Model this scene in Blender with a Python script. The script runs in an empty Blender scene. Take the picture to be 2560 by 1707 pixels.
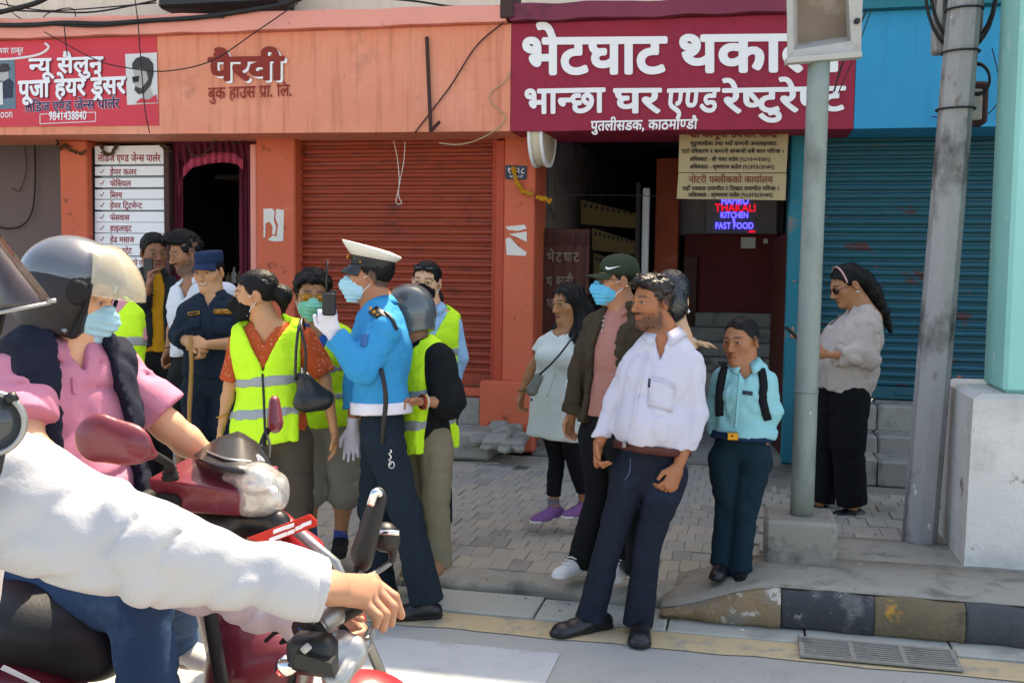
import bpy, bmesh, math, random, re
import numpy as np
import openvdb
from mathutils import Vector, Matrix
from mathutils.bvhtree import BVHTree
R = math.radians
random.seed(7); rng = np.random.default_rng(7)
scene = bpy.context.scene; col = scene.collection
# ---------------------------------------------------------------- camera, sky, sun, exposure
F, CX, CY, CAMH = 2600., 1280., 853.5, 1.65          # focal length in photo pixels (photo 2560 px wide)
TH, PT, RO = R(12.7), math.atan(183.5/2600), 0.013
_h = np.array([-math.sin(TH), math.cos(TH), 0]); _r = np.array([math.cos(TH), math.sin(TH), 0]); ZU = np.array([0, 0, 1.])
fw = _h*math.cos(PT)-ZU*math.sin(PT); _u = ZU*math.cos(PT)+_h*math.sin(PT)
rc = _r*math.cos(RO)+_u*math.sin(RO); uc = _u*math.cos(RO)-_r*math.sin(RO); CAM = np.array([0, 0, CAMH])
cd = bpy.data.cameras.new('camera'); cam = bpy.data.objects.new('camera', cd); col.objects.link(cam)
cam.matrix_world = Matrix(((rc[0], uc[0], -fw[0], 0), (rc[1], uc[1], -fw[1], 0), (rc[2], uc[2], -fw[2], CAMH), (0, 0, 0, 1)))
cd.sensor_width = 36; cd.lens = 36*F/2560; cd.clip_start = .05; cd.clip_end = 400
scene.camera = cam
SUN = np.array([.22, 1.0, 1.75]); SUN /= np.linalg.norm(SUN)      # towards the sun: high, from behind the shops
w = bpy.data.worlds.new('World'); scene.world = w; w.use_nodes = True
nt = w.node_tree; sky = nt.nodes.new('ShaderNodeTexSky'); sky.sky_type = 'NISHITA'; sky.sun_disc = False
sky.sun_elevation = math.asin(SUN[2]); sky.sun_rotation = math.atan2(SUN[0], SUN[1])
sky.air_density = 1.0; sky.dust_density = 5.0; sky.ozone_density = 1.0; sky.altitude = 1300
bg = nt.nodes['Background']; nt.links.new(sky.outputs[0], bg.inputs[0]); bg.inputs[1].default_value = .15
sl = bpy.data.lights.new('sun', 'SUN'); sl.energy = 3.0; sl.angle = R(.53); sl.color = (1, .95, .87)
so = bpy.data.objects.new('sun', sl); col.objects.link(so); so.location = (0, 0, 30)
so.rotation_euler = Vector(SUN).to_track_quat('Z', 'Y').to_euler()
vs = scene.view_settings; vs.view_transform = 'Standard'; vs.look = 'None'; vs.gamma = 1; vs.use_curve_mapping = False
vs.exposure = 1.85
vs.use_white_balance = True; vs.white_balance_temperature = 8100; vs.white_balance_tint = 10
scene.cycles.max_bounces = 6; scene.cycles.transparent_max_bounces = 8
# ---------------------------------------------------------------- pixels of the photo to points in the place
def ray(u, v): return fw+rc*((u-CX)/F)-uc*((v-CY)/F)
def P(u, v, d): return CAM+ray(u, v)*d
def onY(u, v, Y): q = ray(u, v); return CAM+q*(Y/q[1])
def onX(u, v, X): q = ray(u, v); return CAM+q*(X/q[0])
def onZ(u, v, Z): q = ray(u, v); return CAM+q*((Z-CAMH)/q[2])
def N(v): v = np.asarray(v, float); return v/(np.linalg.norm(v)+1e-12)
# ---------------------------------------------------------------- materials
def lin(hx):
    c = [int(hx[i:i+2], 16)/255 for i in (1, 3, 5)]
    return tuple((x/12.92 if x <= .04045 else ((x+.055)/1.055)**2.4) for x in c)
MATS = {}
def mat(name, hx, rough=.8, metal=0., noise=(6, .18), fine=(90, .08), bump=(140, .1), spec=.35, coat=0., emit=None, alpha=None, trans=0., vcol=False, stain=None, streak=None, aniso=None):
    """procedural material: base colour broken by a broad and a fine noise, optional worn patches, bump"""
    if name in MATS: return MATS[name]
    m = bpy.data.materials.new(name); MATS[name] = m; m.use_nodes = True; n = m.node_tree.nodes; L = m.node_tree.links
    b = n['Principled BSDF']; b.inputs['Roughness'].default_value = rough; b.inputs['Metallic'].default_value = metal
    b.inputs['Specular IOR Level'].default_value = spec; b.inputs['Coat Weight'].default_value = coat; b.inputs['Coat Roughness'].default_value = .08
    b.inputs['Transmission Weight'].default_value = trans
    if alpha is not None: b.inputs['Alpha'].default_value = alpha
    c = lin(hx) if isinstance(hx, str) else hx
    geo = n.new('ShaderNodeNewGeometry'); pos = geo.outputs['Position']
    if aniso:
        mp = n.new('ShaderNodeVectorMath'); mp.operation = 'MULTIPLY'; mp.inputs[1].default_value = aniso; L.new(pos, mp.inputs[0]); apos = mp.outputs[0]
    else: apos = pos
    def tex(scale, detail=5, p=None):
        t = n.new('ShaderNodeTexNoise'); t.inputs['Scale'].default_value = scale; t.inputs['Detail'].default_value = detail; t.inputs['Roughness'].default_value = .62
        L.new(pos if p is None else p, t.inputs['Vector']); return t.outputs['Fac']
    def math_(op, a, b_, c_=None):
        t = n.new('ShaderNodeMath'); t.operation = op
        for i, x in enumerate((a, b_, c_)):
            if x is None: continue
            if isinstance(x, (int, float)): t.inputs[i].default_value = x
            else: L.new(x, t.inputs[i])
        return t.outputs[0]
    f = math_('MULTIPLY_ADD', tex(noise[0], 6, apos), 2*noise[1], 1-noise[1])
    f2 = math_('MULTIPLY_ADD', tex(fine[0], 3, apos), 2*fine[1], 1-fine[1])
    f = math_('MULTIPLY', f, f2)
    if vcol:
        at = n.new('ShaderNodeAttribute'); at.attribute_name = 'Col'; base = at.outputs['Color']
    else:
        rg = n.new('ShaderNodeRGB'); rg.outputs[0].default_value = (*c, 1); base = rg.outputs[0]
    def mix(fac, a, b_, mode='MIX'):
        t = n.new('ShaderNodeMix'); t.data_type = 'RGBA'; t.blend_type = mode
        if isinstance(fac, (int, float)): t.inputs[0].default_value = fac
        else: L.new(fac, t.inputs[0])
        for i, x in ((6, a), (7, b_)):
            if isinstance(x, tuple): t.inputs[i].default_value = (*x, 1)
            else: L.new(x, t.inputs[i])
        return t.outputs[2]
    def thr(x, lo, hi):
        t = n.new('ShaderNodeMapRange'); t.inputs[1].default_value = lo; t.inputs[2].default_value = hi; L.new(x, t.inputs[0]); return t.outputs[0]
    if streak:   # (hex, amount): vertical dirt runs
        mp = n.new('ShaderNodeVectorMath'); mp.operation = 'MULTIPLY'; mp.inputs[1].default_value = (9, 9, .55); L.new(pos, mp.inputs[0])
        base = mix(math_('MULTIPLY', thr(tex(1.6, 6, mp.outputs[0]), .5, .75), streak[1]), base, lin(streak[0]))
    if stain:    # list of (hex, noise scale, lo, hi)
        for k, (h2, s2, lo, hi) in enumerate(stain):
            mp = n.new('ShaderNodeVectorMath'); mp.operation = 'ADD'; mp.inputs[1].default_value = (3.1*k+.7, 1.7*k, 5.3*k); L.new(apos, mp.inputs[0])
            base = mix(thr(tex(s2, 7, mp.outputs[0]), lo, hi), base, lin(h2))
    cc = n.new('ShaderNodeVectorMath'); cc.operation = 'SCALE'; L.new(base, cc.inputs[0]); L.new(f, cc.inputs['Scale'])
    L.new(cc.outputs[0], b.inputs['Base Color'])
    if emit:
        b.inputs['Emission Color'].default_value = (*lin(emit[0]), 1); b.inputs['Emission Strength'].default_value = emit[1]
    if bump and bump[1] > 0:
        bp = n.new('ShaderNodeBump'); bp.inputs['Strength'].default_value = min(1, bump[1]); bp.inputs['Distance'].default_value = bump[2] if len(bump) > 2 else .004
        L.new(tex(bump[0], 5, apos), bp.inputs['Height']); L.new(bp.outputs[0], b.inputs['Normal'])
    rr = math_('MULTIPLY_ADD', tex(noise[0]*2.3, 4), .3*rough, rough*.85); L.new(rr, b.inputs['Roughness'])
    return m
def cloth(name, hx, rough=.9, folds=.55, weave=True, noise=(9, .1)):
    return mat('cloth_'+name, hx, rough, noise=noise, fine=(260, .07), bump=(60, folds*.6, .006), spec=.2)
# ---------------------------------------------------------------- objects
WL = {}
def place(o, world, parent):
    w0 = np.zeros(3) if parent is None else WL[parent.name]
    o.location = Vector(np.asarray(world)-w0); WL[o.name] = np.asarray(world, float)
    if parent is not None: o.parent = parent
def meta(o, label=None, cat=None, group=None, kind=None):
    for k, v in (('label', label), ('category', cat), ('group', group), ('kind', kind)):
        if v: o[k] = v
    return o
def thing(name, label, cat, loc, group=None):
    o = bpy.data.objects.new(name, None); o.empty_display_size = .1; col.objects.link(o); place(o, loc, None); return meta(o, label, cat, group)
def obj(name, vf, m, parent=None, smooth=True, colors=None, **kw):
    v = np.asarray(vf[0], float).reshape(-1, 3); f = vf[1]
    c = (v.max(0)+v.min(0))/2 if len(v) else np.zeros(3)
    if parent is None: c = c.copy(); c[2] = v[:, 2].min()
    me = bpy.data.meshes.new(name); me.from_pydata((v-c).tolist(), [], [tuple(map(int, q)) for q in f] if not isinstance(f, np.ndarray) else f.tolist())
    if smooth: me.shade_smooth()
    if isinstance(m, (list, tuple)):
        for x in m: me.materials.append(x)
        if len(vf) > 2: me.polygons.foreach_set('material_index', np.asarray(vf[2], np.int32))
    elif m: me.materials.append(m)
    if colors is not None:
        a = me.color_attributes.new('Col', 'FLOAT_COLOR', 'POINT'); a.data.foreach_set('color', np.c_[colors, np.ones(len(colors))].astype(np.float32).ravel())
    o = bpy.data.objects.new(name, me); col.objects.link(o); place(o, c, parent); return meta(o, **kw)
def dup(src, world, parent, **kw):
    o = src.copy(); col.objects.link(o); place(o, world, parent); return meta(o, **kw)
class MB:
    def __init__(s): s.v = []; s.f = []; s.m = []; s.mi = 0
    def add(s, v, f):
        k = len(s.v); s.v += [tuple(map(float, x)) for x in v]; s.f += [tuple(int(i)+k for i in q) for q in f]; s.m += [s.mi]*len(f); return s
    def hexa(s, p): return s.add(p, [(0, 3, 2, 1), (4, 5, 6, 7), (0, 1, 5, 4), (1, 2, 6, 5), (2, 3, 7, 6), (3, 0, 4, 7)])
    def box(s, a, b):
        (x0, y0, z0), (x1, y1, z1) = np.minimum(a, b), np.maximum(a, b)
        return s.hexa([(x0, y0, z0), (x1, y0, z0), (x1, y1, z0), (x0, y1, z0), (x0, y0, z1), (x1, y0, z1), (x1, y1, z1), (x0, y1, z1)])
    def bbox(s, a, b, r=.008):                      # box with bevelled edges
        bm = bmesh.new(); bmesh.ops.create_cube(bm, size=1)
        a, b = np.minimum(a, b), np.maximum(a, b)
        for v in bm.verts: v.co = Vector((a+b)/2+np.array(v.co)*(b-a))
        bmesh.ops.bevel(bm, geom=bm.edges[:], offset=min(r, .45*float((b-a).min())), segments=1, affect='EDGES', profile=.5)
        bm.verts.index_update(); s.add([v.co for v in bm.verts], [[v.index for v in q.verts] for q in bm.faces]); bm.free(); return s
    def quadbox(s, q, n, t):                        # slab: quad q (4 pts) pushed t along n
        q = np.asarray(q, float); n = np.asarray(n, float)*t; return s.hexa(list(q)+list(q+n))
    def tube(s, pts, r, seg=8, caps=True):
        pts = [np.asarray(p, float) for p in pts]; n = len(pts); rr = r if hasattr(r, '__len__') else [r]*n
        up = np.array([.13, .21, .97]); V = []; prev = None
        for i, p in enumerate(pts):
            t = N(pts[min(i+1, n-1)]-pts[max(i-1, 0)])
            if prev is None: a = N(np.cross(t, up if abs(t@up) < .95 else np.array([1, 0, 0])))
            else: a = N(prev-t*(prev@t))
            prev = a; b = np.cross(t, a)
            V += [p+rr[i]*(math.cos(2*math.pi*k/seg)*a+math.sin(2*math.pi*k/seg)*b) for k in range(seg)]
        Fc = [(i*seg+k, i*seg+(k+1) % seg, (i+1)*seg+(k+1) % seg, (i+1)*seg+k) for i in range(n-1) for k in range(seg)]
        if caps: Fc += [tuple(range(seg))[::-1], tuple((n-1)*seg+k for k in range(seg))]
        return s.add(V, Fc)
    def loft(s, rings, caps=True, closed=True):     # rings: equal-length point lists
        m = len(rings[0]); V = [p for q in rings for p in q]; e = m if closed else m-1
        Fc = [(i*m+k, i*m+(k+1) % m, (i+1)*m+(k+1) % m, (i+1)*m+k) for i in range(len(rings)-1) for k in range(e)]
        if caps and closed: Fc += [tuple(range(m))[::-1], tuple((len(rings)-1)*m+k for k in range(m))]
        return s.add(V, Fc)
    def lathe(s, c, ax, prof, seg=24, caps=True):   # prof: (radius, height along ax)
        ax = N(ax); a = N(np.cross(ax, [0.3, .8, .1] if abs(ax[2]) > .5 else [0, 0, 1])); b = np.cross(ax, a); c = np.asarray(c, float)
        return s.loft([[c+ax*h+r*(math.cos(2*math.pi*k/seg)*a+math.sin(2*math.pi*k/seg)*b) for k in range(seg)] for r, h in prof], caps)
    def sheet(s, g, t, nrm=None):                   # grid of points g[i][j] given a thickness t
        g = np.asarray(g, float); a, b = g.shape[:2]
        if nrm is None:
            du = np.gradient(g, axis=0); dv = np.gradient(g, axis=1); n_ = np.cross(du, dv); n_ /= np.linalg.norm(n_, axis=2, keepdims=True)+1e-9
        else: n_ = np.broadcast_to(np.asarray(nrm, float), g.shape)
        V = np.concatenate([g.reshape(-1, 3), (g+n_*t).reshape(-1, 3)]); o = a*b; Fc = []
        for i in range(a-1):
            for j in range(b-1):
                q = (i*b+j, i*b+j+1, (i+1)*b+j+1, (i+1)*b+j); Fc.append(q[::-1]); Fc.append(tuple(x+o for x in q))
        bd = [(0, j) for j in range(b)]+[(i, b-1) for i in range(1, a)]+[(a-1, j) for j in range(b-2, -1, -1)]+[(i, 0) for i in range(a-2, 0, -1)]
        id_ = [i*b+j for i, j in bd]
        for k in range(len(id_)): p, q = id_[k], id_[(k+1) % len(id_)]; Fc.append((p, q, q+o, p+o))
        return s.add(V, Fc)
    def flat(s, pts, n, t):                         # polygon prism
        pts = np.asarray(pts, float); n = np.asarray(n, float)*t; k = len(pts); s.add(list(pts)+list(pts+n), [tuple(range(k))[::-1], tuple(range(k, 2*k))]+[(i, (i+1) % k, (i+1) % k+k, i+k) for i in range(k)]); return s
    def out(s): return (s.v, s.f, s.m)
def smooth_path(pts, n=8):
    pts = np.asarray(pts, float); out = []
    for i in range(len(pts)-1):
        p0, p1, p2, p3 = pts[max(i-1, 0)], pts[i], pts[i+1], pts[min(i+2, len(pts)-1)]
        for k in range(n):
            t = k/n; out.append(.5*((2*p1)+(-p0+p2)*t+(2*p0-5*p1+4*p2-p3)*t*t+(-p0+3*p1-3*p2+p3)*t**3))
    return out+[pts[-1]]
# ---------------------------------------------------------------- Devanagari lettering
GL = {}
def raw_glyph(s, bold):
    c = bpy.data.curves.new('g', 'FONT'); c.body = s; c.resolution_u = 3; c.size = 1
    o = bpy.data.objects.new('g', c); col.objects.link(o); bpy.context.view_layer.update()
    me = o.evaluated_get(bpy.context.evaluated_depsgraph_get()).to_mesh()
    v = np.array([x.co[:2] for x in me.vertices]).reshape(-1, 2); f = [tuple(p.vertices) for p in me.polygons]
    bpy.data.objects.remove(o); bpy.data.curves.remove(c); return v, f
def glyph(ch, bold=0.):
    k = (ch, bold)
    if k not in GL:
        b0 = raw_glyph('|', 0)[0]; bx = raw_glyph(ch+'|', 0)[0]
        adv = bx[:, 0].max()-b0[:, 0].max() if ch != 'ि' else .259; v, f = raw_glyph(ch, bold); GL[k] = (v, f, adv)
    return GL[k]
def clip_right(v, f, x):
    bm = bmesh.new(); vv = [bm.verts.new((a, b, 0)) for a, b in v]
    for q in f:
        try: bm.faces.new([vv[i] for i in q])
        except ValueError: pass
    bmesh.ops.bisect_plane(bm, geom=bm.verts[:]+bm.edges[:]+bm.faces[:], plane_co=(x, 0, 0), plane_no=(1, 0, 0), clear_outer=True)
    bm.verts.index_update(); r = (np.array([p.co[:2] for p in bm.verts]).reshape(-1, 2), [tuple(p.index for p in q.verts) for q in bm.faces]); bm.free(); return r
CONS = ''.join(chr(i) for i in range(0x915, 0x93a))
def shape(s, bold=0.):
    """visual-order layout: list of (verts2d, faces, x offset) and total width"""
    out = []; x = 0.; i = 0
    sl_ = lambda a, b, t: (np.array([a, (a[0]+t, a[1]), (b[0]+t, b[1]), b]), [(0, 1, 2, 3)])
    while i < len(s):
        m = re.match('((?:[%s]्)*)([%s])([ािीुूृेैोौंँ]*)' % (CONS, CONS), s[i:])
        if not m:
            if s[i] == ' ': x += .3
            else: v, f, a = glyph(s[i], bold); out.append((v, f, x)); x += a
            i += 1; continue
        i += m.end(); pre = m.group(1)[::2]; c = m.group(2); mt = m.group(3); reph = False; rak = False
        if pre and pre[0] == 'र': reph = True; pre = pre[1:]
        if c == 'र' and pre: rak = True; c = pre[-1]; pre = pre[:-1]
        if 'ि' in mt: v, f, a = glyph('ि', bold); out.append((v, f, x)); x += a
        below = None
        for h in pre:
            v, f, a = glyph(h, bold)
            if h in 'दटडठढ' : below = c; c = h; continue
            lo = v[v[:, 1] < .15]; st = lo[:, 0].max() if len(lo) else a
            cut = st-.088-bold if h not in 'कफ' else a*.8
            v2, f2 = clip_right(v, f, cut); out.append((v2, f2, x)); x += cut
        v, f, a = glyph(c, bold); out.append((v, f, x)); x0 = x; x += a
        lo = v[v[:, 1] < .2]; st = lo[:, 0].max() if len(lo) else a
        w_ = .07+bold
        if below: v, f, a2 = glyph(below, bold*.6); out.append((v*np.array([.6, .5])+np.array([0, -.22]), f, x0+.12))
        if rak:
            if c in 'टडठढ': out += [sl_((x0+.28, -.02), (x0+.12, -.2), w_) + (0,), sl_((x0+.28, -.02), (x0+.44, -.2), w_) + (0,)]
            else: out.append(sl_((x0+st-w_, .25), (x0+st-.38, .02), w_*1.2) + (0,))
        for q in mt:
            if q == 'ि': continue
            v, f, a = glyph(q, bold); out.append((v, f, x)); x += a
        if reph: out += [sl_((x-.12, .64), (x-.22, .85), w_) + (0,), sl_((x-.22, .85), (x-.02, .82), w_) + (0,)]
    return out, x
def text(s, q, fn, bold=.0, off=0., slant=0.):
    """lettering laid in the picture box q=(u_left, v_headline_left, u_right, v_headline_right, height in px of headline-to-base); fn maps (u,v,lift) to the wall"""
    gl, W = shape(s, bold); u0, v0, u1, v1, h = q; mb = MB()
    n = 10 if bold >= .03 else 6
    sh_ = [(0, 0)]+([(bold*math.cos(a), bold*math.sin(a)) for a in np.arange(n)*2*math.pi/n] if bold else [])      # brush width: the glyph laid again round itself
    c00, c10, c01, c11 = fn(u0, v0, 0), fn(u1, v1, 0), fn(u0, v0+h, 0), fn(u1, v1+h, 0); nn = fn(u0, v0, 1)-fn(u0, v0, 0)
    for k, (v, f, x) in enumerate(gl):
        v = np.asarray(v, float)
        for i, (dx, dy) in enumerate(sh_):
            b = v[:, 1]+dy; t = ((v[:, 0]+dx+x+slant*b)/W)[:, None]; hh = ((.62-b)/.62)[:, None]
            mb.add((c00+(c10-c00)*t)*(1-hh)+(c01+(c11-c01)*t)*hh+nn*(off+.00025*i+.00006*(k % 4)), f)
    return mb
# ---------------------------------------------------------------- distance-field modelling for bodies and clothes
_LT = rng.random((32, 32, 32)).astype(np.float32)
def vnoise(p):
    i = np.floor(p).astype(np.int64); f = (p-i).astype(np.float32); f = f*f*(3-2*f); i &= 31; j = (i+1) & 31
    x, y, z = f.T; a, b, c = i.T; d, e, g = j.T
    q = lambda A, B, Cc: _LT[A, B, Cc]
    return ((q(a, b, c)*(1-x)+q(d, b, c)*x)*(1-y)+(q(a, e, c)*(1-x)+q(d, e, c)*x)*y)*(1-z)+((q(a, b, g)*(1-x)+q(d, b, g)*x)*(1-y)+(q(a, e, g)*(1-x)+q(d, e, g)*x)*y)*z-.5
def cone(a, b, ra, rb, fl=None, k=.02, cap=''): return ('c', np.asarray(a, float), np.asarray(b, float), ra, rb, fl, k, cap)
def ball(c, r, k=.02, sub=False, rot=None):
    r = np.asarray([r, r, r] if np.isscalar(r) else r, float); return ('e', np.asarray(c, float), r, sub, k, rot)
def ev(pr, X):
    if pr[0] == 'c':
        _, a, b, ra, rb, fl, k, cap = pr; ba = b-a; L2 = ba@ba+1e-12; q = X-a; h = (q@ba)/L2; hc = np.clip(h, 0, 1); c = q-hc[..., None]*ba
        r = ra+(rb-ra)*hc
        if fl is None: d = np.sqrt((c*c).sum(-1))-r
        else:
            n, s = fl; cn = c@n; l0 = np.sqrt((c*c).sum(-1)); l1 = np.sqrt(np.maximum(l0*l0+cn*cn*(1/(s*s)-1), 1e-12)); d = (l1-r)*(l0+1e-6)/(l1+1e-6)
        L = math.sqrt(L2)
        if 'b' in cap: d = np.maximum(d, (h-1)*L)
        if 'a' in cap: d = np.maximum(d, -h*L)
        return d
    _, c, r, sub, k, rot = pr; q = X-c
    if rot is not None: q = q@rot
    k0 = np.sqrt(((q/r)**2).sum(-1)); k1 = np.sqrt(((q/r**2)**2).sum(-1))+1e-9; return k0*(k0-1)/k1
def bounds(pr):
    if pr[0] == 'c': m = max(pr[3], pr[4]); return np.minimum(pr[1], pr[2])-m, np.maximum(pr[1], pr[2])+m
    m = pr[2].max() if pr[5] is not None else pr[2]; return pr[1]-m, pr[1]+m
class Field:
    def __init__(s, prims, vox, pad=.03):
        B = [bounds(p) for p in prims if not (p[0] == 'e' and p[3])]; s.lo = np.min([b[0] for b in B], 0)-pad; hi = np.max([b[1] for b in B], 0)+pad
        s.n = np.ceil((hi-s.lo)/vox).astype(int)+1; s.vox = vox; s.v = np.full(s.n, .2, np.float32); s.ax = [s.lo[i]+np.arange(s.n[i])*vox for i in range(3)]
        for p in prims: s.add(p)
    def add(s, p):
        k = p[6] if p[0] == 'c' else p[4]; lo, hi = bounds(p); m = k+2.5*s.vox+.02
        i0 = np.clip(np.floor((lo-m-s.lo)/s.vox).astype(int), 0, s.n); i1 = np.clip(np.ceil((hi+m-s.lo)/s.vox).astype(int)+1, 0, s.n)
        if (i1 <= i0).any(): return s
        sl_ = tuple(slice(a, b) for a, b in zip(i0, i1)); g = np.stack(np.meshgrid(*[s.ax[i][sl_[i]] for i in range(3)], indexing='ij'), -1)
        d = ev(p, g); f = s.v[sl_]
        if p[0] == 'e' and p[3]: h = np.maximum(k-np.abs(f+d), 0)/k; s.v[sl_] = np.maximum(f, -d)+h*h*k*.25
        else: h = np.maximum(k-np.abs(f-d), 0)/k; s.v[sl_] = np.minimum(f, d)-h*h*k*.25
        return s
    def grid(s): return np.stack(np.meshgrid(*s.ax, indexing='ij'), -1)
    def noise(s, amps, mask=.035):
        """amps: (frequency xyz, amplitude) pairs, added near the surface"""
        i = np.nonzero(np.abs(s.v) < mask); p = np.stack([s.ax[k][i[k]] for k in range(3)], -1)
        for fr, am in amps: fr = np.asarray(fr); n_ = vnoise((p@fr if fr.ndim == 2 else p*fr)+17.3); s.v[i] += am*2*n_ if am > 0 else -am*(1.6*np.exp(-(n_/(.13 if am < -.012 else .07))**2)-.4+1.1*n_)
        return s
    def cut(s, fn): s.v = np.maximum(s.v, fn(s.grid()).astype(np.float32)); return s
    def mesh(s, iso=0.):
        g = openvdb.FloatGrid(.2); v = np.pad(s.v, 1, constant_values=.2); g.copyFromArray(np.clip(v, -.2, .2)); pts, q = g.convertToQuads(isovalue=iso)
        return (pts-1)*s.vox+s.lo, q[:, ::-1]
def join(*ms):
    V, Fc, k = [], [], 0
    for v, f in ms: V.append(np.asarray(v)); Fc += [tuple(int(i)+k for i in q) for q in f]; k += len(v)
    return np.concatenate(V), Fc
def hand_prims(wr, d, n, t, curl=.35, s=1., spread=1., thumb=.5):
    """palm, four unequal bent fingers, thumb from the side; d along the hand, n where the palm faces, t towards the thumb"""
    d = N(d); n = N(n-d*(n@d)); t = N(t-d*(t@d)-n*(t@n)); pr = [cone(wr, wr+d*.03*s, .026*s, .03*s, (n, .7), .012), cone(wr+d*.03*s, wr+d*.078*s, .036*s, .040*s, (n, .40), .012)]
    for o, L, c in ((.029, .070, 1.), (.010, .080, 1.05), (-.010, .074, 1.15), (-.028, .058, 1.3)):
        a = wr+d*.082*s+t*o*s; ang = curl*c; q = N(d+t*o*3*spread); e1 = N(q*math.cos(ang)+n*math.sin(ang)); e2 = N(q*math.cos(ang*2.4)+n*math.sin(ang*2.4))
        b = a+e1*L*.52*s; pr += [cone(a, b, .0095*s, .0085*s, None, .006), cone(b, b+e2*L*.52*s, .0085*s, .0068*s, None, .004)]
    a = wr+d*.028*s+t*.026*s; b = a+N(d*.75+t*(.9-thumb*.5)+n*.25)*.042*s; pr += [cone(a, b, .015*s, .0105*s, None, .012), cone(b, b+N(d+t*(.25-thumb*.4)+n*.35)*.034*s, .0105*s, .008*s, None, .004)]
    return pr
# ---- heads, in head axes: x to the person's left, y forward, z up
def head_prims(fem=False, wide=1., neck=None, nr=.056):
    j = .9 if fem else 1.; w_ = wide
    pr = [ball((0, -.012, .035), (.076*w_, .096, .084), .03), ball((0, .03, -.03), (.062*w_, .062, .085), .03)]
    for x in (-1, 1):
        pr += [cone((x*.050*w_, -.005, -.050), (x*.012, .066, -.096*j-.006), .028*j, .022*j, None, .025), ball((x*.045*w_, .05, -.024), .026, .025), cone((x*.034, .076, .022), (0, .086, .018), .012, .012, None, .016)]
    pr += [ball((0, .074, -.100), .020*j, .02), cone((0, .087, .012), (0, .111, -.034), .008, .0125, None, .012), ball((.012, .099, -.040), .009, .008), ball((-.012, .099, -.040), .009, .008)]
    pr += [cone((-.02, .083, -.066), (0, .093, -.063), .006, .0075, None, .006), cone((.02, .083, -.066), (0, .093, -.063), .006, .0075, None, .006), cone((-.017, .083, -.073), (.017, .083, -.073), .007, .007, None, .008), ball((0, .087, -.074), .0085, .008)]
    for x in (-1, 1):
        pr += [ball((x*.033, .098, -.001), (.017, .018, .0115), .010, True), ball((x*.033, .074, -.001), .0150, .003), cone((x*.018, .090, .008), (x*.048, .080, .007), .0055, .005, None, .006), cone((x*.020, .088, -.010), (x*.046, .080, -.009), .004, .004, None, .006)]
        pr += [ball((x*.080*w_, -.012, -.006), (.0105, .021, .033), .008, False, np.array(Matrix.Rotation(R(-18*1), 3, 'X').to_3x3() @ Matrix.Rotation(R(x*-22), 3, 'Z'))), ball((x*.091*w_, -.006, -.002), (.008, .009, .018), .004, True)]
    nb = np.array([0, -.035, -.19]) if neck is None else neck
    pr += [cone((0, -.022, -.075), nb, nr, nr*1.1, None, .03), cone(nb*.75, nb+np.array([0, -.005, -.05]), nr, nr*1.7, None, .05)]
    return pr
def head_colors(V, skin, lips, brow=.8, stubble=0., hairc=(.012, .009, .008), scalp=0., gaze=(0, 0), fem=False, smile=0.):
    s = np.array(skin); x, y, z = V.T; ax = np.abs(x); C = np.tile(s, (len(V), 1))
    def bl(m, c): m = np.clip(m, 0, 1); C[:] = C*(1-m[:, None])+np.array(c)*m[:, None]
    sm = lambda v, a, b: np.clip((v-a)/(b-a), 0, 1)
    warm = np.exp(-((ax-.045)**2+(z+.03)**2)/.0006)*(y > .03)+np.exp(-((x)**2+(z+.035)**2)/.0003)*(y > .09)+(ax > .076)*.8
    bl(np.clip(warm, 0, 1)*.25, s*np.array([1.08, .78, .72]))
    if stubble: bl((.7+.5*rng.random(len(V)))*np.minimum(.72, .76*stubble*sm(-z, .035, .075))*sm(y, -.02, .015)*(1-np.exp(-((ax/.026)**2+((z+.068)/.011)**2)**2))*sm(z, -.16, -.12)+stubble*.9*np.exp(-((ax/.03)**2+((z+.051)/.006)**2))*(y > .07)+stubble*.35*sm(-np.abs(y-.014), -.016, -.004)*sm(-z, -.01, .03)*sm(z, -.10, -.06)*(ax > .05), np.array(hairc)*1.3+s*.07)
    if scalp: bl(scalp*sm(z-np.interp(y, [-.1, -.03, .0, .04, .07, .09], [-.06, -.05, -.01, .03, .07, .09]), 0, .012), np.array(hairc)*1.5)
    bl(np.clip(brow*np.exp(-(((z-.027+((ax-.03)**2)*9)/.0055)**2))*sm(ax, .010, .016)*sm(-ax, -.056, -.046)*(y > .04), 0, 1), hairc)
    bl(np.exp(-((ax/.025)**4+((z+.069)/.0105)**4))*(y > .076)*.8, lips); bl(np.exp(-((ax/.023)**4+((z+.0695)/.0022)**2))*(y > .076)*.75, s*.25)
    if smile: bl(smile*np.exp(-((ax/.020)**4+((z+.0685-ax*ax*14)/.0045)**4))*(y > .076), (.72, .68, .62))
    e = np.sqrt((ax-.033)**2+(y-.074)**2+(z+.001)**2); lid = (np.abs(z+.001) < .0047*np.sqrt(np.clip(1-((ax-.033)/.0145)**2, 0, 1))+.0004)
    on = (e < .0172)*(y > .078)
    bl((on*lid)*.95, (.30, .26, .24)); bl((on*lid*(np.hypot(x-np.sign(x)*.033-gaze[0], z+.001-gaze[1]) < .0068))*1., (.022, .012, .008))
    bl(np.exp(-((ax-.033)/.017)**4)*np.exp(-((z-.0065+((ax-.033)**2)*9)/.0022)**2)*(y > .07)*(.9 if fem else .7), np.array(hairc)); bl(np.exp(-((ax-.033)/.02)**4)*np.exp(-((z+.010)/.004)**2)*(y > .06)*.3, s*.5)
    bl(((ax > .088)*(np.abs(z+.004) < .014))*.4, s*.5)
    return np.clip(C, 0, 1)
ZC = ([-.13, -.09, -.045, -.02, .005, .022, .045, .065, .085, .11], [-.075, -.075, -.05, -.03, -.018, -.008, .045, .068, .083, .09])
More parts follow.
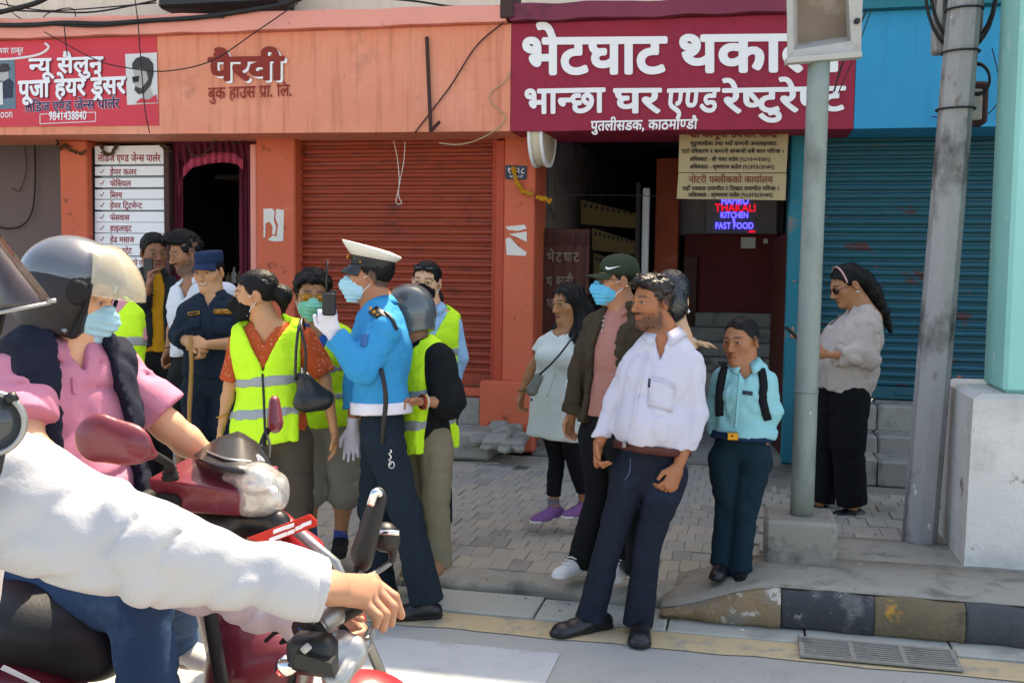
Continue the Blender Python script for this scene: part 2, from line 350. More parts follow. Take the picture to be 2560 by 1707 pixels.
def hair_mesh(style, vox=.0045, amp=1.):
    """returns (verts, faces) of the hair in head axes"""
    cap = ball((0, -.014, .040), (.083, .103, .087), .02); pr = [cap]; zc = ZC; nz = [((75, 75, 22), .004), ((170, 170, 40), .0025)]; st = (1800, .012, .3)
    if style == 'short': pr += [ball((0, .012, .085), (.064, .075, .046), .03)]; st = (2200, .014, .9)
    elif style == 'crop': pr = [ball((0, -.014, .038), (.080, .100, .085), .02)]; nz = [((150, 150, 150), .002)]; st = (1500, .007, 1.)
    elif style == 'fade': pr = [ball((0, -.014, .037), (.0775, .098, .084), .02), ball((0, .004, .078), (.073, .098, .054), .02), ball((0, .058, .088), (.058, .042, .034), .02)]; nz = [((45, 45, 60), .010), ((120, 60, 140), .005)]; st = (2600, .022, .7)
    elif style == 'quiff': pr = [ball((0, -.014, .038), (.079, .099, .085), .02), ball((0, .03, .092), (.070, .085, .058), .02), ball((0, .085, .098), (.055, .035, .035), .02)]; nz = [((40, 40, 50), .010), ((110, 110, 60), .005)]; st = (2600, .024, .8)
    elif style == 'mop': pr = [ball((0, -.014, .048), (.096, .112, .092), .02), ball((.03, .07, .068), (.05, .035, .03), .02), ball((-.045, .06, .06), (.03, .035, .03), .02)]; nz = [((50, 50, 30), .010), ((130, 130, 60), .004)]; st = (2400, .02, .6); zc = (ZC[0], [-.09, -.09, -.07, -.05, -.03, -.015, .045, .06, .07, .08])
    elif style in ('bun', 'pony', 'long', 'side', 'wet'):
        pr = [ball((0, -.014, .038), (.082, .102, .087), .02)]; zc = (ZC[0], [-.085, -.085, -.07, -.04, -.012, .0, .04, .062, .075, .08]); nz = [((60, 25, 60), .003), ((160, 50, 160), .0018)]; st = (1500, .02, .12)
        if style == 'bun': pr += [ball((0, -.128, -.008), (.052, .046, .050), .02), cone((0, -.13, -.05), (.0, -.12, -.105), .02, .006)]
        if style == 'pony': pr += [cone((0, -.10, .0), (0, -.125, -.10), .055, .05), cone((0, -.125, -.10), (.0, -.145, -.23), .05, .035), cone((0, -.145, -.23), (0, -.15, -.35), .035, .012)]
        if style == 'side': pr += [cone((0, -.10, .0), (.06, -.06, -.10), .04, .03), cone((.06, -.06, -.10), (.085, .03, -.21), .03, .028), cone((.085, .03, -.21), (.08, .06, -.36), .028, .006)]
        if style == 'wet': pr += [ball((0, -.09, -.03), (.075, .07, .09), .03), ball((0, -.03, .06), (.09, .10, .085), .02)]
        if style == 'long':
            pr += [ball((0, -.035, .0), (.095, .085, .12), .03)]
            for x in (-1, 1): pr += [cone((x*.066, -.02, .02), (x*.09, -.03, -.14), .034, .042), cone((x*.09, -.02, -.12), (x*.10, .075, -.21), .04, .036), cone((x*.10, .075, -.21), (x*.075, .125, -.33), .036, .010), cone((x*.05, -.08, -.05), (x*.06, -.10, -.30), .055, .03)]
            nz = [((40, 40, 9), .008), ((120, 120, 16), .004)]; st = (1800, .05, .02)
    f = Field(pr, vox, .02)
    g = f.grid(); zz = np.interp(g[..., 1], *zc)
    if style in ('pony', 'side', 'long', 'bun', 'wet'): zz = np.where((g[..., 1] < (-.05 if style not in ('long', 'side') else .075)) & (g[..., 2] < .02), -9, zz)
    if style in ('long', 'side'): zz = np.where((np.abs(g[..., 0]) > .058) & (g[..., 1] < .09), -9, zz)
    zz = zz+(.006 if style in ('pony', 'side', 'long', 'bun') else .014)*2*vnoise(g.reshape(-1, 3)*np.array([55, 55, 25])+9.1).reshape(zz.shape); f.v = np.maximum(f.v, (zz-g[..., 2]).astype(np.float32)); f.noise(nz, .02); V, Q = f.mesh()
    # loose tapered locks lying on the surface
    n_, L, out = st; n_ = int(n_*1.4); out = out*1.15+.05; mb = MB(); idx = rng.integers(0, len(V), n_); c = np.array([0, -.014, .04])
    e1 = V[Q[:, 2]]-V[Q[:, 0]]; e2 = V[Q[:, 3]]-V[Q[:, 1]]; fn = np.cross(e1, e2); vn = np.zeros_like(V)
    for k in range(4): np.add.at(vn, Q[:, k], fn)
    vn /= np.linalg.norm(vn, axis=1, keepdims=True)+1e-9
    for i in idx:
        p = V[i]; nn = vn[i]; fl = np.array([0, .5, .25]) if style in ('fade', 'quiff', 'short', 'mop', 'crop') and p[2] > .05 else np.array([0, -.25, -1.])
        fl = fl+rng.normal(0, .35, 3); fl = N(fl-nn*(fl@nn)); d = N(fl+nn*out*rng.random()); s_ = N(np.cross(d, nn)); l = L*(.5+rng.random()); w_ = .0011+.0005*rng.random()
        a = p-nn*.002; b = a+d*l*.5+nn*.002; e = a+d*l-nn*out*.003+np.array([0, 0, -.15*l])
        mb.add([a-s_*w_, a+s_*w_, b+s_*w_, b-s_*w_, e], [(0, 1, 2, 3), (3, 2, 4)])
    return join((V, Q), (np.array(mb.v), mb.f))
def ring(c, rx, ry, tilt=0., n=36, tiltx=0.):
    a = np.arange(n)*2*math.pi/n; q = np.stack([rx*np.cos(a), ry*np.sin(a), np.zeros(n)], -1); q[:, 2] += q[:, 1]*math.tan(tilt)+q[:, 0]*math.tan(tiltx); return q+np.asarray(c)
def visor(y0, rx, ry, z0, ln, drop, span=62, t=.004, cy=-.01, arch=.018):
    g = []
    for i in range(7):
        k = i/6; row = []
        for j in range(15):
            a = R(90-span+2*span*j/14); ex = math.sin(a)
            row.append((rx*math.cos(a)*(1+.05*k), cy+ry*math.sin(a)+ln*k*max(0, ex)**1.4, z0-drop*k-arch*(math.cos(a)**2)*k*1.2))
        g.append(row)
    return MB().sheet(g, t, (0, 0, -1))
# ---- the person
HAIRBLACK = (.011, .009, .009)
def skinmat(): return mat('skin', '#ffffff', .55, noise=(14, .07), fine=(300, .06), bump=(420, .12, .002), spec=.4, vcol=True)
class Person:
    def __init__(p, label, group, d, phi, J, skin='#9c6a4c', height=1.65, head=(0, 0, 0), hs=1., fem=False, lips=None, stubble=0., brow=.85, scalp=0., wide=1., gaze=(0, 0), smile=0.):
        p.d = d; p.h = height; ph = R(phi); p.F = N(-_h*math.cos(ph)+_r*math.sin(ph)); p.L = N(np.cross(ZU, p.F)); p.hs = hs; k = height/1.65; p.k = k; p.fem = fem
        Ld, Fd = p.L@fw, p.F@fw
        W = {'hc': 0, 'nb': 0, 'hip': 0, 'sl': .175*k, 'sr': -.175*k, 'el': .2*k, 'er': -.2*k, 'wl': .2*k, 'wr': -.2*k, 'kl': .1*k, 'kr': -.1*k, 'al': .1*k, 'ar': -.1*k}
        p.J = {}
        for n_, w_ in W.items():
            if n_ in J: q = J[n_]; p.J[n_] = P(q[0], q[1], d+w_*Ld+(q[2] if len(q) > 2 else 0))
        j = p.J; j.setdefault('hip', j['nb']-ZU*.50*k); p.U = N(j['nb']-j['hip'])
        for s, n_ in ((1, 'l'), (-1, 'r')):
            j.setdefault('s'+n_, j['nb']+p.L*s*.165*k-ZU*.055*k); j.setdefault('h'+n_, j['hip']+p.L*s*.085*k-p.U*.05)
            j['s'+n_] = j['s'+n_]-ZU*.038*k+N(j['nb']-j['s'+n_])*.022
            j.setdefault('e'+n_, j['s'+n_]-ZU*.28*k+p.L*s*.04); j.setdefault('w'+n_, j['e'+n_]-ZU*.24*k+p.F*.05)
            j.setdefault('k'+n_, j['h'+n_]-ZU*.40*k+p.F*.02); j.setdefault('a'+n_, j['k'+n_]-ZU*.40*k)
        hy, hp, hr = (R(a) for a in head); hd = hy
        f0 = -_h*math.cos(hd)+_r*math.sin(hd); f0 = N(f0*math.cos(hp)+ZU*math.sin(hp)); l0 = N(np.cross(ZU, f0)); u0 = N(np.cross(f0, l0)); l1 = N(l0*math.cos(hr)+u0*math.sin(hr)); u1 = N(np.cross(f0, l1))
        p.HM = np.stack([l1, f0, u1], 1)*hs; base = (j['hip']+(j['al']+j['ar'])/2)/2; base = np.array([j['hip'][0], j['hip'][1], min(j['al'][2], j['ar'][2])-.08])
        p.root = thing('person', label, 'person', base, group); p.skin = np.minimum(np.array(lin(skin))*np.array([1.3, 1.42, 1.5]), .75); p.lips = p.skin*np.array([.95, .6, .6]) if lips is None else np.array(lin(lips)); p.o = {}
        p.hd = dict(stubble=stubble, brow=brow, scalp=scalp, gaze=gaze, fem=fem, smile=smile); p.wide = wide; p.arms = {}; p.hands = {}; p.shins = []
    def H(p, v): return np.asarray(v)@p.HM.T+p.J['hc']
    def Hi(p, x): return (np.asarray(x)-p.J['hc'])@np.linalg.inv(p.HM).T
    def put(p, name, vf, m, parent=None, **kw): o = obj(name, vf, m, parent or p.root, **kw); p.o.setdefault(name, o); return o
    def hput(p, name, mb_or_vf, m, parent=None, **kw):
        vf = mb_or_vf.out() if isinstance(mb_or_vf, MB) else mb_or_vf; return p.put(name, (p.H(np.asarray(vf[0], float)),)+tuple(vf[1:]), m, parent, **kw)
    def limb(p, s): return [p.J[c+s] for c in 'sew']
    def body(p, arms='lr', bare_legs=False, nr=.054, hands=True, armr=1., vox=.011):
        j = p.J; k = p.k; f = Field(head_prims(p.fem, p.wide, p.Hi(j['nb']), nr), .0042, .02); V, Q = f.mesh(); parts = [(p.H(V), Q)]
        C = [head_colors(V, p.skin, p.lips, **p.hd)]; p.beard(V, Q); fl = (p.F, .65)
        pr = [cone(j['nb']-p.U*.06, j['hip']+p.U*.05, .12*k, .115*k, fl), cone(j['sl']*.9+j['nb']*.1-p.U*.02, j['sr']*.9+j['nb']*.1-p.U*.02, .045, .045, fl, .05)]
        for s in 'lr':
            a, b, c = p.limb(s); q = armr*(.86 if p.fem else 1.)*min(1, k)**1.3
            pr += [cone(a, b, .046*q, .038*q), cone(b, b+(c-b)*.35, .036*q, .037*q, None, .02), cone(b+(c-b)*.35, c, .037*q, .0255*q)]
            hh, kk, aa = j['h'+s], j['k'+s], j['a'+s]; pr += ([cone(kk-(aa-kk)*.1, kk+(aa-kk)*.35, .043*k, .046*k, None, .03), cone(kk+(aa-kk)*.35, aa, .046*k, .033)] if bare_legs else [cone(hh, kk, .050*k, .034*k), cone(kk, aa, .034*k, .032)])+[cone(aa, aa-ZU*.05, .033, .03)]+([cone(hh, kk, .066*k, .044*k)] if bare_legs else [])
        V, Q = Field(pr, vox).mesh(); parts.append((V, Q)); C.append(np.tile(p.skin, (len(V), 1)))
        for s in p.hands:
            hpz = p.hands[s]
            V, Q = Field(hpz, .0042, .012).mesh(); parts.append((V, Q)); cc = np.tile(p.skin, (len(V), 1)); C.append(cc*(.94+.12*rng.random((len(V), 1))))
        o = p.put('body', join(*parts), skinmat(), colors=np.concatenate(C)); return o
    def hand(p, s, d=None, n=None, t=None, curl=.4, sc=1., spread=1., thumb=.5, gloves=None):
        a, b, c = p.limb(s); d = N(c-b) if d is None else N(d); n = p.L*(-1 if s == 'l' else 1) if n is None else np.asarray(n, float); t = p.F if t is None else np.asarray(t, float)
        pr = hand_prims(c, d, n, t, curl, sc*p.k*(.9 if p.fem else 1.)*.98, spread, thumb)
        if gloves: p.put('glove', Field(pr+[cone(c-d*.05, c, .032, .029, None, .01, 'a')], .004, .012).mesh(), gloves)
        else: p.hands[s] = pr
    # clothes
    def torso(p, infl=0., belly=0., flat=.66, shrug=0., hipw=1., chest=0.):
        j = p.J; k = p.k; U, Fw, Lf = p.U, p.F, p.L; H_ = j['hip']; nb = j['nb']; fl = (Fw, flat); L = np.linalg.norm(nb-H_)
        wa = H_+U*L*.30; ch = H_+U*L*.68; g = infl; m = .93 if p.fem else 1.
        pr = [cone(H_-U*.10, H_+U*.02, .128*k*hipw+g, .138*k*hipw+g, fl, .05), cone(H_, wa, .140*k*hipw+g, .130*k*m+belly*.6+g, fl, .05), cone(wa, ch, .130*k*m+belly*.6+g, .152*k*m+g, fl, .05),
              cone(ch, nb-U*.09, .152*k*m+g, .100*k+g, fl, .06), cone(j['sl'], nb-U*.035, .048*k+g, .055*k+g, (Fw, .85), .05), cone(j['sr'], nb-U*.035, .048*k+g, .055*k+g, (Fw, .85), .05)]
        if belly: pr.append(ball(wa+Fw*(.03+belly*.5)+U*.02, .12*k+belly*.4+g, .06))
        if chest:
            for s in (-1, 1): pr.append(ball(ch+Fw*.075+Lf*s*.065-U*.02, .062*chest+g, .05))
        return pr
    def sleeve(p, s, length=2., r=(.060, .050, .048, .040), k_=.016):
        a, b, c = p.limb(s); pr = []; q = p.k
        if length <= 1: e = a+(b-a)*length; return [cone(a, e, r[0]*q, (r[0]+(r[1]-r[0])*length)*q, None, k_, 'b')]
        e = b+(c-b)*(length-1); return [cone(a, b, r[0]*q, r[1]*q, None, k_), cone(b, e, r[2]*q, (r[2]+(r[3]-r[2])*(length-1))*q, None, .02, 'b')]
    def garment(p, name, prims, m, hem=None, top=None, neck=.066, vneck=None, extra=None, amp=.006, vox=.0105, iso=0., parent=None, nz=None, open_=None, armhole=None, **kw):
        """hem/top: points cut across the spine; vneck: depth of a V; open_: half width of an open front"""
        j = p.J; f = Field(prims, vox); g = f.grid(); U = p.U; v = f.v
        if hem is not None: v = np.maximum(v, ((hem-g)@U))
        if top is not None: v = np.maximum(v, ((g-top)@U))
        q = g-j['nb']; lx = q@p.L; fy = q@p.F; uz = q@U
        if neck: ax = p.J['hc']-j['nb']; ax = N(ax+U*.1); r_ = q-(q@ax)[..., None]*ax; v = np.maximum(v, np.where((q@ax) > -.035, neck-np.sqrt((r_*r_).sum(-1)), -1))
        if vneck: v = np.maximum(v, np.where(fy > 0, (uz+vneck[0])*vneck[1]-np.abs(lx), -1))
        if open_ is not None: v = np.maximum(v, np.where(fy > -.02, np.interp(uz, open_[0], open_[1])-np.abs(lx-(open_[2] if len(open_) > 2 else 0)), -1))
        if armhole: v = np.maximum(v, np.abs(lx)-armhole)
        f.v = v.astype(np.float32)
        if amp: f.noise(nz or [((7, 7, 4.5), -amp*.9), ((12, 12, 15), -amp*.55)])
        return p.put(name, f.mesh(iso), m, parent, **kw)
    def legs(p, r=(.098, .072, .066, .058), ends=(1., 1.), k_=.010, cap='b'):
        j = p.J; q = p.k; pr = [cone(j['hl']+p.U*.03, j['hr']+p.U*.03, .090*q, .090*q, (p.F, .95), .03), cone(j['hip']+p.U*.03, j['hip']+p.U*.10, .142*q, .138*q, (p.F, .68), .04)]
        for s, e in zip('lr', ends):
            a, b, c = j['h'+s], j['k'+s], j['a'+s]
            if e <= .5: pr += [cone(a, a+(b-a)*e*2, r[0]*q, (r[0]+(r[1]-r[0])*e*2)*q, None, k_, cap)]
            else: pr += [cone(a, b, r[0]*q, r[1]*q, None, k_), cone(b, b+(c-b)*(e*2-1), r[2]*q, (r[2]+(r[3]-r[2])*(e*2-1))*q, None, k_, cap)]
        return pr
    def trousers(p, m, r=(.088, .064, .061, .058), ends=(1.11, 1.11), top=None, amp=.007, name='trousers', **kw):
        return p.garment(name, p.legs(r, ends), m, top=p.J['hip']+p.U*.09*p.k if top is None else top, neck=None, amp=amp, nz=[((6, 6, 8), -amp*.5), ((9, 9, 17), -amp*.32)], **kw)
    def belt(p, m, at=.09, w_=.036, infl=.012, belly=0., flat=.66, name='belt', parent=None):
        c = p.J['hip']+p.U*at*p.k; return p.garment(name, p.torso(infl, belly, flat), m, hem=c-p.U*w_/2, top=c+p.U*w_/2, neck=None, amp=0, vox=.009, parent=parent)
    def shoe(p, s, yaw, m, gz=None, L=.255, sole=None, wid=.046, low=.0, heel=None, pitch=0., lab=None, mouth=True):
        a = p.J['a'+s]; y = R(yaw); d = N(-_h*math.cos(y)+_r*math.sin(y)); gz = a[2]-.085 if gz is None else gz; o = np.array([a[0], a[1], gz]); up = ZU
        if pitch: d2 = N(d*math.cos(R(pitch))+ZU*math.sin(R(pitch))); up = N(ZU*math.cos(R(pitch))-d*math.sin(R(pitch))); d = d2
        B = o-d*.055; q = L/.255; sd0 = N(np.cross(up, d)); pr = [cone(B+up*.034, B+d*.08*q+up*.034, .034*q, .035*q, None, .02), cone(B+d*.08*q+up*.036, B+d*.14*q+up*.026, .036*q, .036*q, None, .025), cone(B+d*.13*q+up*.020, B+d*.195*q+up*.016, .041*q, (wid-.005)*q, (up, .80), .02), cone(B+d*.19*q+up*.016, B+d*.212*q+up*.015, .037*q, .032*q, (up, .85), .015), cone(o+up*.05-d*.008, o+up*(.105-low)-d*.008, .034*q, .036*q, None, .03, 'b')]
        sd = N(np.cross(up, d)); f = Field(pr, .007); g = f.grid(); f.v = np.maximum(f.v, ((o-g)@up)+.004).astype(np.float32)
        o1 = p.put('shoe', f.mesh(), m, label=lab)
        sp = [cone(B+up*.012, B+d*.10*q+up*.012, .036*q, .037*q, (up, .4), .02), cone(B+d*.10*q+up*.012, B+d*.200*q+up*.010, .037*q, (wid-.003)*q, (up, .3), .02), ball(B+d*.215*q+up*.010, (.032*q, .032*q, .011), .02)]
        f = Field(sp, .006); g = f.grid(); f.v = np.maximum(f.v, ((o-g)@up)).astype(np.float32); obj('sole', f.mesh(), sole or M_SOLE, o1); return o1
    def beard(p, V, Q):
        if p.hd['stubble'] < .6: return
        x, y, z = V.T; ax = np.abs(x); lip = np.exp(-((ax/.027)**2+((z+.069)/.0105)**2)**2)
        m = ((z < -.050) & (z > -.128) & (y > .0) & (lip < .35) & (y > .012+(z+.05)*.5)) | ((np.abs(z+.052) < .006) & (ax < .030) & (y > .08)) | ((np.abs(y-.014) < .010) & (z < -.005) & (z > -.06) & (ax > .055))
        m &= ~((z < -.115) & (y < .02)); ids = np.nonzero(m)[0]; ids = rng.choice(ids, min(750, len(ids))); mb = MB(); cc = np.array([0, -.01, -.03])
        for i in ids:
            q = V[i]+rng.normal(0, .0015, 3); n_ = N(q-cc); d = N(np.array([0, .15, -1.])+rng.normal(0, .35, 3)+n_*.45); s_ = N(np.cross(d, n_))*.0011; L_ = .003+.0035*rng.random(); mb.add([q-s_-n_*.001, q+s_-n_*.001, q+d*L_+n_*.002], [(0, 1, 2)])
        p.hput('beard', mb, M_HAIR)
    def hair(p, style, m=None, name='hair', vox=.0045): return p.hput(name, hair_mesh(style, vox), m or M_HAIR)
    def mask(p, m, drop=0.):
        pr = [ball((0, .034, -.050), (.064*p.wide, .064, .074), .02), cone((0, .094, -.012), (0, .116, -.045), .014, .016, None, .03), cone((0, .105, -.05), (0, .080, -.108), .02, .022, None, .04), cone((-.05, .04, -.055), (.05, .04, -.055), .03, .03, None, .03)]
        f = Field(pr, .0045, .02); g = f.grid(); x, y, z = g[..., 0], g[..., 1], g[..., 2]; f.v = f.v-.003
        f.v = np.maximum.reduce([f.v, .022-y+np.abs(z+.06)*.25, z+.006+np.abs(x)*.35-.004, -.122-z, np.abs(x)-.068]).astype(np.float32)
        f.v += (.0022*np.sin(z*2*math.pi/.020)*(np.abs(x) < .055)).astype(np.float32); o = p.hput('mask', f.mesh(), m)
        for s in (-1, 1):
            for z0, z1 in ((-.022, .012), (-.098, -.028)): p.hput('ear_loop', MB().tube([(s*.058, .044, z0), (s*.073, .020, (z0+z1)/2), (s*.083, -.012, z1)], .0022, 5), M_WHITECLOTH, o)
        return o
    def glasses(p, lens, frame=None, z=0., y=0., tint=True):
        mb = MB(); fr = frame or M_BLACK
        o = None
        for s in (-1, 1):
            c = np.array([s*.033, .101+y, -.002+z]); pts = [c+np.array([.026*math.cos(a), -.010*abs(math.cos(a)) if s*math.cos(a) > 0 else 0, .019*math.sin(a)]) for a in np.arange(0, 6.3, .35)]; mb.tube(pts+[pts[0]], .0018, 5)
            mb.tube([(s*.058, .092+y, .006+z), (s*.079, .04+y, .006+z), (s*.084, -.012+y, .004+z)], .0018, 5)
        mb.tube([(-.008, .105+y, z), (.008, .105+y, z)], .0018, 5); o = p.hput('glasses', mb, fr)
        for s in (-1, 1): c = np.array([s*.033, .100+y, -.002+z]); p.hput('lens', MB().flat([c+np.array([.025*math.cos(a), -.009*abs(math.cos(a)) if s*math.cos(a) > 0 else 0, .018*math.sin(a)]) for a in np.arange(0, 6.28, .35)], (0, 1, 0), .0015), lens, o)
        return o
    def collar(p, m, r=.063, h=.038, fold=.03, point=.05, openw=28, name='collar', parent=None, dz=.012):
        j = p.J; ax = N(p.U*.8+N(j['hc']-j['nb'])*.4); f_ = N(p.F-ax*(p.F@ax)); l_ = N(np.cross(ax, f_)); c = j['nb']-ax*.004+ax*dz; rows = [[], [], []]
        for i in range(27):
            a = R(openw/2+(360-openw)*i/26); e = l_*math.sin(a)+f_*math.cos(a); fr = max(0, math.cos(a)); b = fr**3
            rows[0].append(c+e*(r*.98+.004)+ax*(.008-.012*b)); rows[1].append(c+e*(r+.004)+ax*(h-.030*b)); rows[2].append(c+e*(r+fold+.008*b)+ax*(h-.040-.034*b*point/.05)+l_*math.sin(a)*.03*b)
        return p.put(name, MB().sheet(rows, .003).out(), m, parent)
    def on(p, name, u, v, lift=.003):
        """point on one of the person's garments seen at pixel (u, v)"""
        o = p.o[name]; key = name+'_bvh'
        if key not in p.o: me = o.data; p.o[key] = BVHTree.FromPolygons([x.co.copy() for x in me.vertices], [tuple(q.vertices) for q in me.polygons])
        org = Vector(CAM-WL[o.name]); r = Vector(N(ray(u, v))); h = p.o[key].ray_cast(org, r)
        if h[0] is None: h = p.o[key].find_nearest(Vector(P(u, v, p.d)-WL[o.name]))
        n_ = np.array(h[1]); n_ = n_ if n_@np.array(r) < 0 else -n_; return np.array(h[0])+WL[o.name]+n_*lift, n_
    def line(p, gname, name, uv, r, m, lift=.002, n=5, parent=None, **kw):
        pts = [p.on(gname, a, b, lift)[0] for a, b in (smooth_path(uv, n) if len(uv) > 2 else [np.array(uv[0])+(np.array(uv[1])-np.array(uv[0]))*t for t in np.linspace(0, 1, 9)]) for a, b in [(a, b)]]
        return p.put(name, MB().tube(pts, r, 6).out(), m, parent or p.o[gname], **kw)
    def patch(p, gname, name, quad, m, lift=.003, n=5, parent=None, t=.003):
        q = np.asarray(quad, float); g = [[p.on(gname, *((q[0]*(1-a)+q[1]*a)*(1-b)+(q[3]*(1-a)+q[2]*a)*b), lift)[0] for a in np.linspace(0, 1, n)] for b in np.linspace(0, 1, n)]
        g = np.array(g); nn = N(CAM-g.mean((0, 1))); return p.put(name, MB().sheet(g, t, nn).out(), m, parent or p.o[gname])
    def strap(p, pts, w_, t, m, name='strap', parent=None, nrm=None):
        pts = np.asarray(smooth_path(pts, 6)); nn = p.F if nrm is None else nrm; g = []
        for i, q in enumerate(pts): tg = N(pts[min(i+1, len(pts)-1)]-pts[max(i-1, 0)]); s = N(np.cross(tg, nn)); g.append([q-s*w_/2, q+s*w_/2])
        return p.put(name, MB().sheet(g, t).out(), m, parent)
    def vest(p, hem, belly=0., infl=.034, flat=.68, vn=(.22, .5), strips=(), hipw=1.05, zip_=True, armhole=.185, neck=.085):
        pr = p.torso(infl, belly, flat, hipw=hipw)
        a = p.J['hip']-p.U*.2; pr.append(cone(p.J['hip'], a, .16*p.k*hipw+infl, .165*p.k*hipw+infl, (p.F, flat), .05))
        o = p.garment('safety_vest', pr, M_HIVIS, hem=hem, neck=neck, vneck=vn, armhole=armhole*p.k, amp=.005)
        for s0 in strips:
            p.garment('reflective_strip', p.torso(infl+.004, belly, flat, hipw=hipw)+[cone(p.J['hip'], a, .16*p.k*hipw+infl+.004, .165*p.k*hipw+infl+.004, (p.F, flat), .05)], M_REFL, hem=s0-p.U*.022, top=s0+p.U*.022, neck=None, vneck=vn, armhole=(armhole+.002)*p.k, amp=.005, parent=o, vox=.009)
        return o
# ---------------------------------------------------------------- palette
M_ORANGE = mat('orange_paint', '#df8a6c', .75, noise=(1.6, .10), fine=(30, .05), bump=(60, .25), streak=('#9c5238', .55), stain=[('#efa68c', 1.2, .5, .9), ('#8f5f4c', 2.6, .62, .85), ('#5f4038', 34, .74, .76)])
M_PILLAR = mat('orange_pillar_paint', '#c96042', .7, noise=(3, .14), fine=(40, .06), bump=(70, .3), stain=[('#8a4632', 7, .62, .70), ('#6d5248', 20, .68, .72), ('#e58a6a', 2.2, .6, .8)])
M_PINK = mat('faded_pink_paint', '#e29484', .8, noise=(3, .12), bump=(60, .3), stain=[('#6b5a52', 9, .68, .75)])
M_MAROON = mat('maroon_paint', '#96213a', .7, noise=(2, .12), fine=(30, .06), bump=(60, .2), streak=('#5c1826', .3), stain=[('#4a2a2e', 14, .74, .78)])
M_MAROONDK = mat('maroon_ledge_paint', '#7c3346', .8, noise=(3, .2), bump=(60, .3), stain=[('#4d2c36', 4, .55, .75)])
M_BLUE = mat('blue_paint', '#0d8ab4', .7, noise=(3, .09), fine=(60, .06), bump=(80, .25), streak=('#075f86', .3), stain=[('#0b4f68', 12, .72, .77)])
M_TEAL = mat('teal_wall_paint', '#0d6b7a', .75, noise=(4, .16), bump=(60, .35), stain=[('#6d6c66', 3.5, .62, .68), ('#0a4552', 9, .68, .74)])
M_CREAM = mat('cream_plaster', '#e2d3bd', .85, noise=(2.5, .08), bump=(50, .25), streak=('#b49f88', .35))
M_REDSHUT = mat('red_shutter_paint', '#97391f', .5, noise=(5, .2), fine=(40, .1), bump=(120, .15), spec=.45, stain=[('#5e2a1a', 4, .55, .72), ('#7a5a48', 14, .70, .74)], aniso=(1, 1, 2.5))
M_REDFRAME = mat('red_frame_paint', '#b5472f', .65, noise=(5, .2), bump=(60, .25))
M_BLUESHUT = mat('blue_shutter_paint', '#0b505e', .5, noise=(5, .2), fine=(40, .1), bump=(120, .15), spec=.45, stain=[('#50302e', 2.6, .645, .655), ('#b9503c', 5.5, .69, .70), ('#b9c0bb', 7, .735, .74)], aniso=(1, 1, 2.2))
M_DARKGREY = mat('mauve_grey_plaster', '#70605e', .9, noise=(2, .1), bump=(40, .3))
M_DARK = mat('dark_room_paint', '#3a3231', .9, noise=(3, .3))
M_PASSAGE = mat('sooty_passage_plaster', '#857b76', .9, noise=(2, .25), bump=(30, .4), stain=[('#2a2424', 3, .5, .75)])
M_MINT = mat('mint_paint', '#86c4bb', .75, noise=(4, .08), bump=(50, .35), stain=[('#4f7f7c', 14, .70, .74), ('#b9d8d0', 4, .6, .75)])
M_PLINTH = mat('whitewashed_plaster', '#cdcac4', .85, noise=(5, .12), bump=(30, .6, .01), stain=[('#8d867d', 5, .60, .64), ('#a58e84', 9, .66, .70), ('#a29c92', 2.2, .5, .8)])
M_CONC = mat('weathered_concrete', '#938f84', .9, noise=(5, .18), fine=(120, .12), bump=(50, .5, .006), stain=[('#6b6860', 6, .52, .70), ('#5d5a52', 26, .64, .70), ('#b3aea2', 15, .66, .70)])
M_CONCDK = mat('dark_concrete', '#8b877e', .9, noise=(5, .22), fine=(120, .14), bump=(40, .6, .008), stain=[('#4e4b46', 5, .55, .7), ('#9d9a92', 9, .66, .72)])
M_POLE = mat('painted_steel_pole', '#7f8983', .55, noise=(7, .12), fine=(60, .06), bump=(90, .2), spec=.45, stain=[('#c4c6c2', 14, .67, .69), ('#4e5651', 4, .55, .8)], aniso=(1, 1, .45))
M_CPOLE = mat('concrete_pole', '#929190', .85, noise=(5, .2), fine=(90, .12), bump=(50, .6, .008), stain=[('#4e4c4a', 4, .5, .64), ('#c8c4be', 13, .66, .69), ('#6a5c52', 8, .6, .68)], aniso=(1, 1, .5))
M_ASPH = mat('asphalt', '#9c9b95', .9, noise=(1.2, .08), fine=(170, .22), bump=(190, .5, .004), stain=[('#83817a', 2, .55, .8), ('#55544f', 60, .63, .68)])
M_GUTTER = mat('gutter_concrete', '#a3a49a', .9, noise=(2, .1), fine=(120, .1), bump=(90, .35), stain=[('#76766f', 3, .55, .8)])
M_YLINE = mat('faded_yellow_line', '#b5a380', .85, noise=(3, .12), fine=(90, .15), bump=(150, .3), stain=[('#8d8a80', 8, .52, .66)])
M_ZEBRA = mat('worn_white_road_paint', '#adb0af', .8, noise=(2, .06), fine=(150, .1), bump=(160, .3), stain=[('#8b8c8a', 60, .66, .7), ('#8f9290', 5, .52, .75)])
M_WHITE = mat('white_sign_paint', '#e8e4e2', .7, noise=(5, .04), bump=(60, .1), stain=[('#6c3c44', 30, .80, .82)])
M_WHITEP = mat('white_print', '#e6e6e8', .6, noise=(5, .03), bump=None)
M_DKRED = mat('dark_red_lettering', '#8a2a1e', .7, noise=(5, .08), bump=None)
M_NAVY = mat('navy_print', '#2b2358', .6, noise=(5, .05), bump=None)
M_SHADOW = mat('dark_print_shadow', '#6e1f2e', .6, noise=(5, .05), bump=None)
M_BLACKP = mat('black_print', '#26211d', .7, noise=(5, .1), bump=None)
M_BANNER = mat('red_flex_banner', '#cf3a48', .6, noise=(1.2, .08), fine=(50, .03), bump=(25, .12))
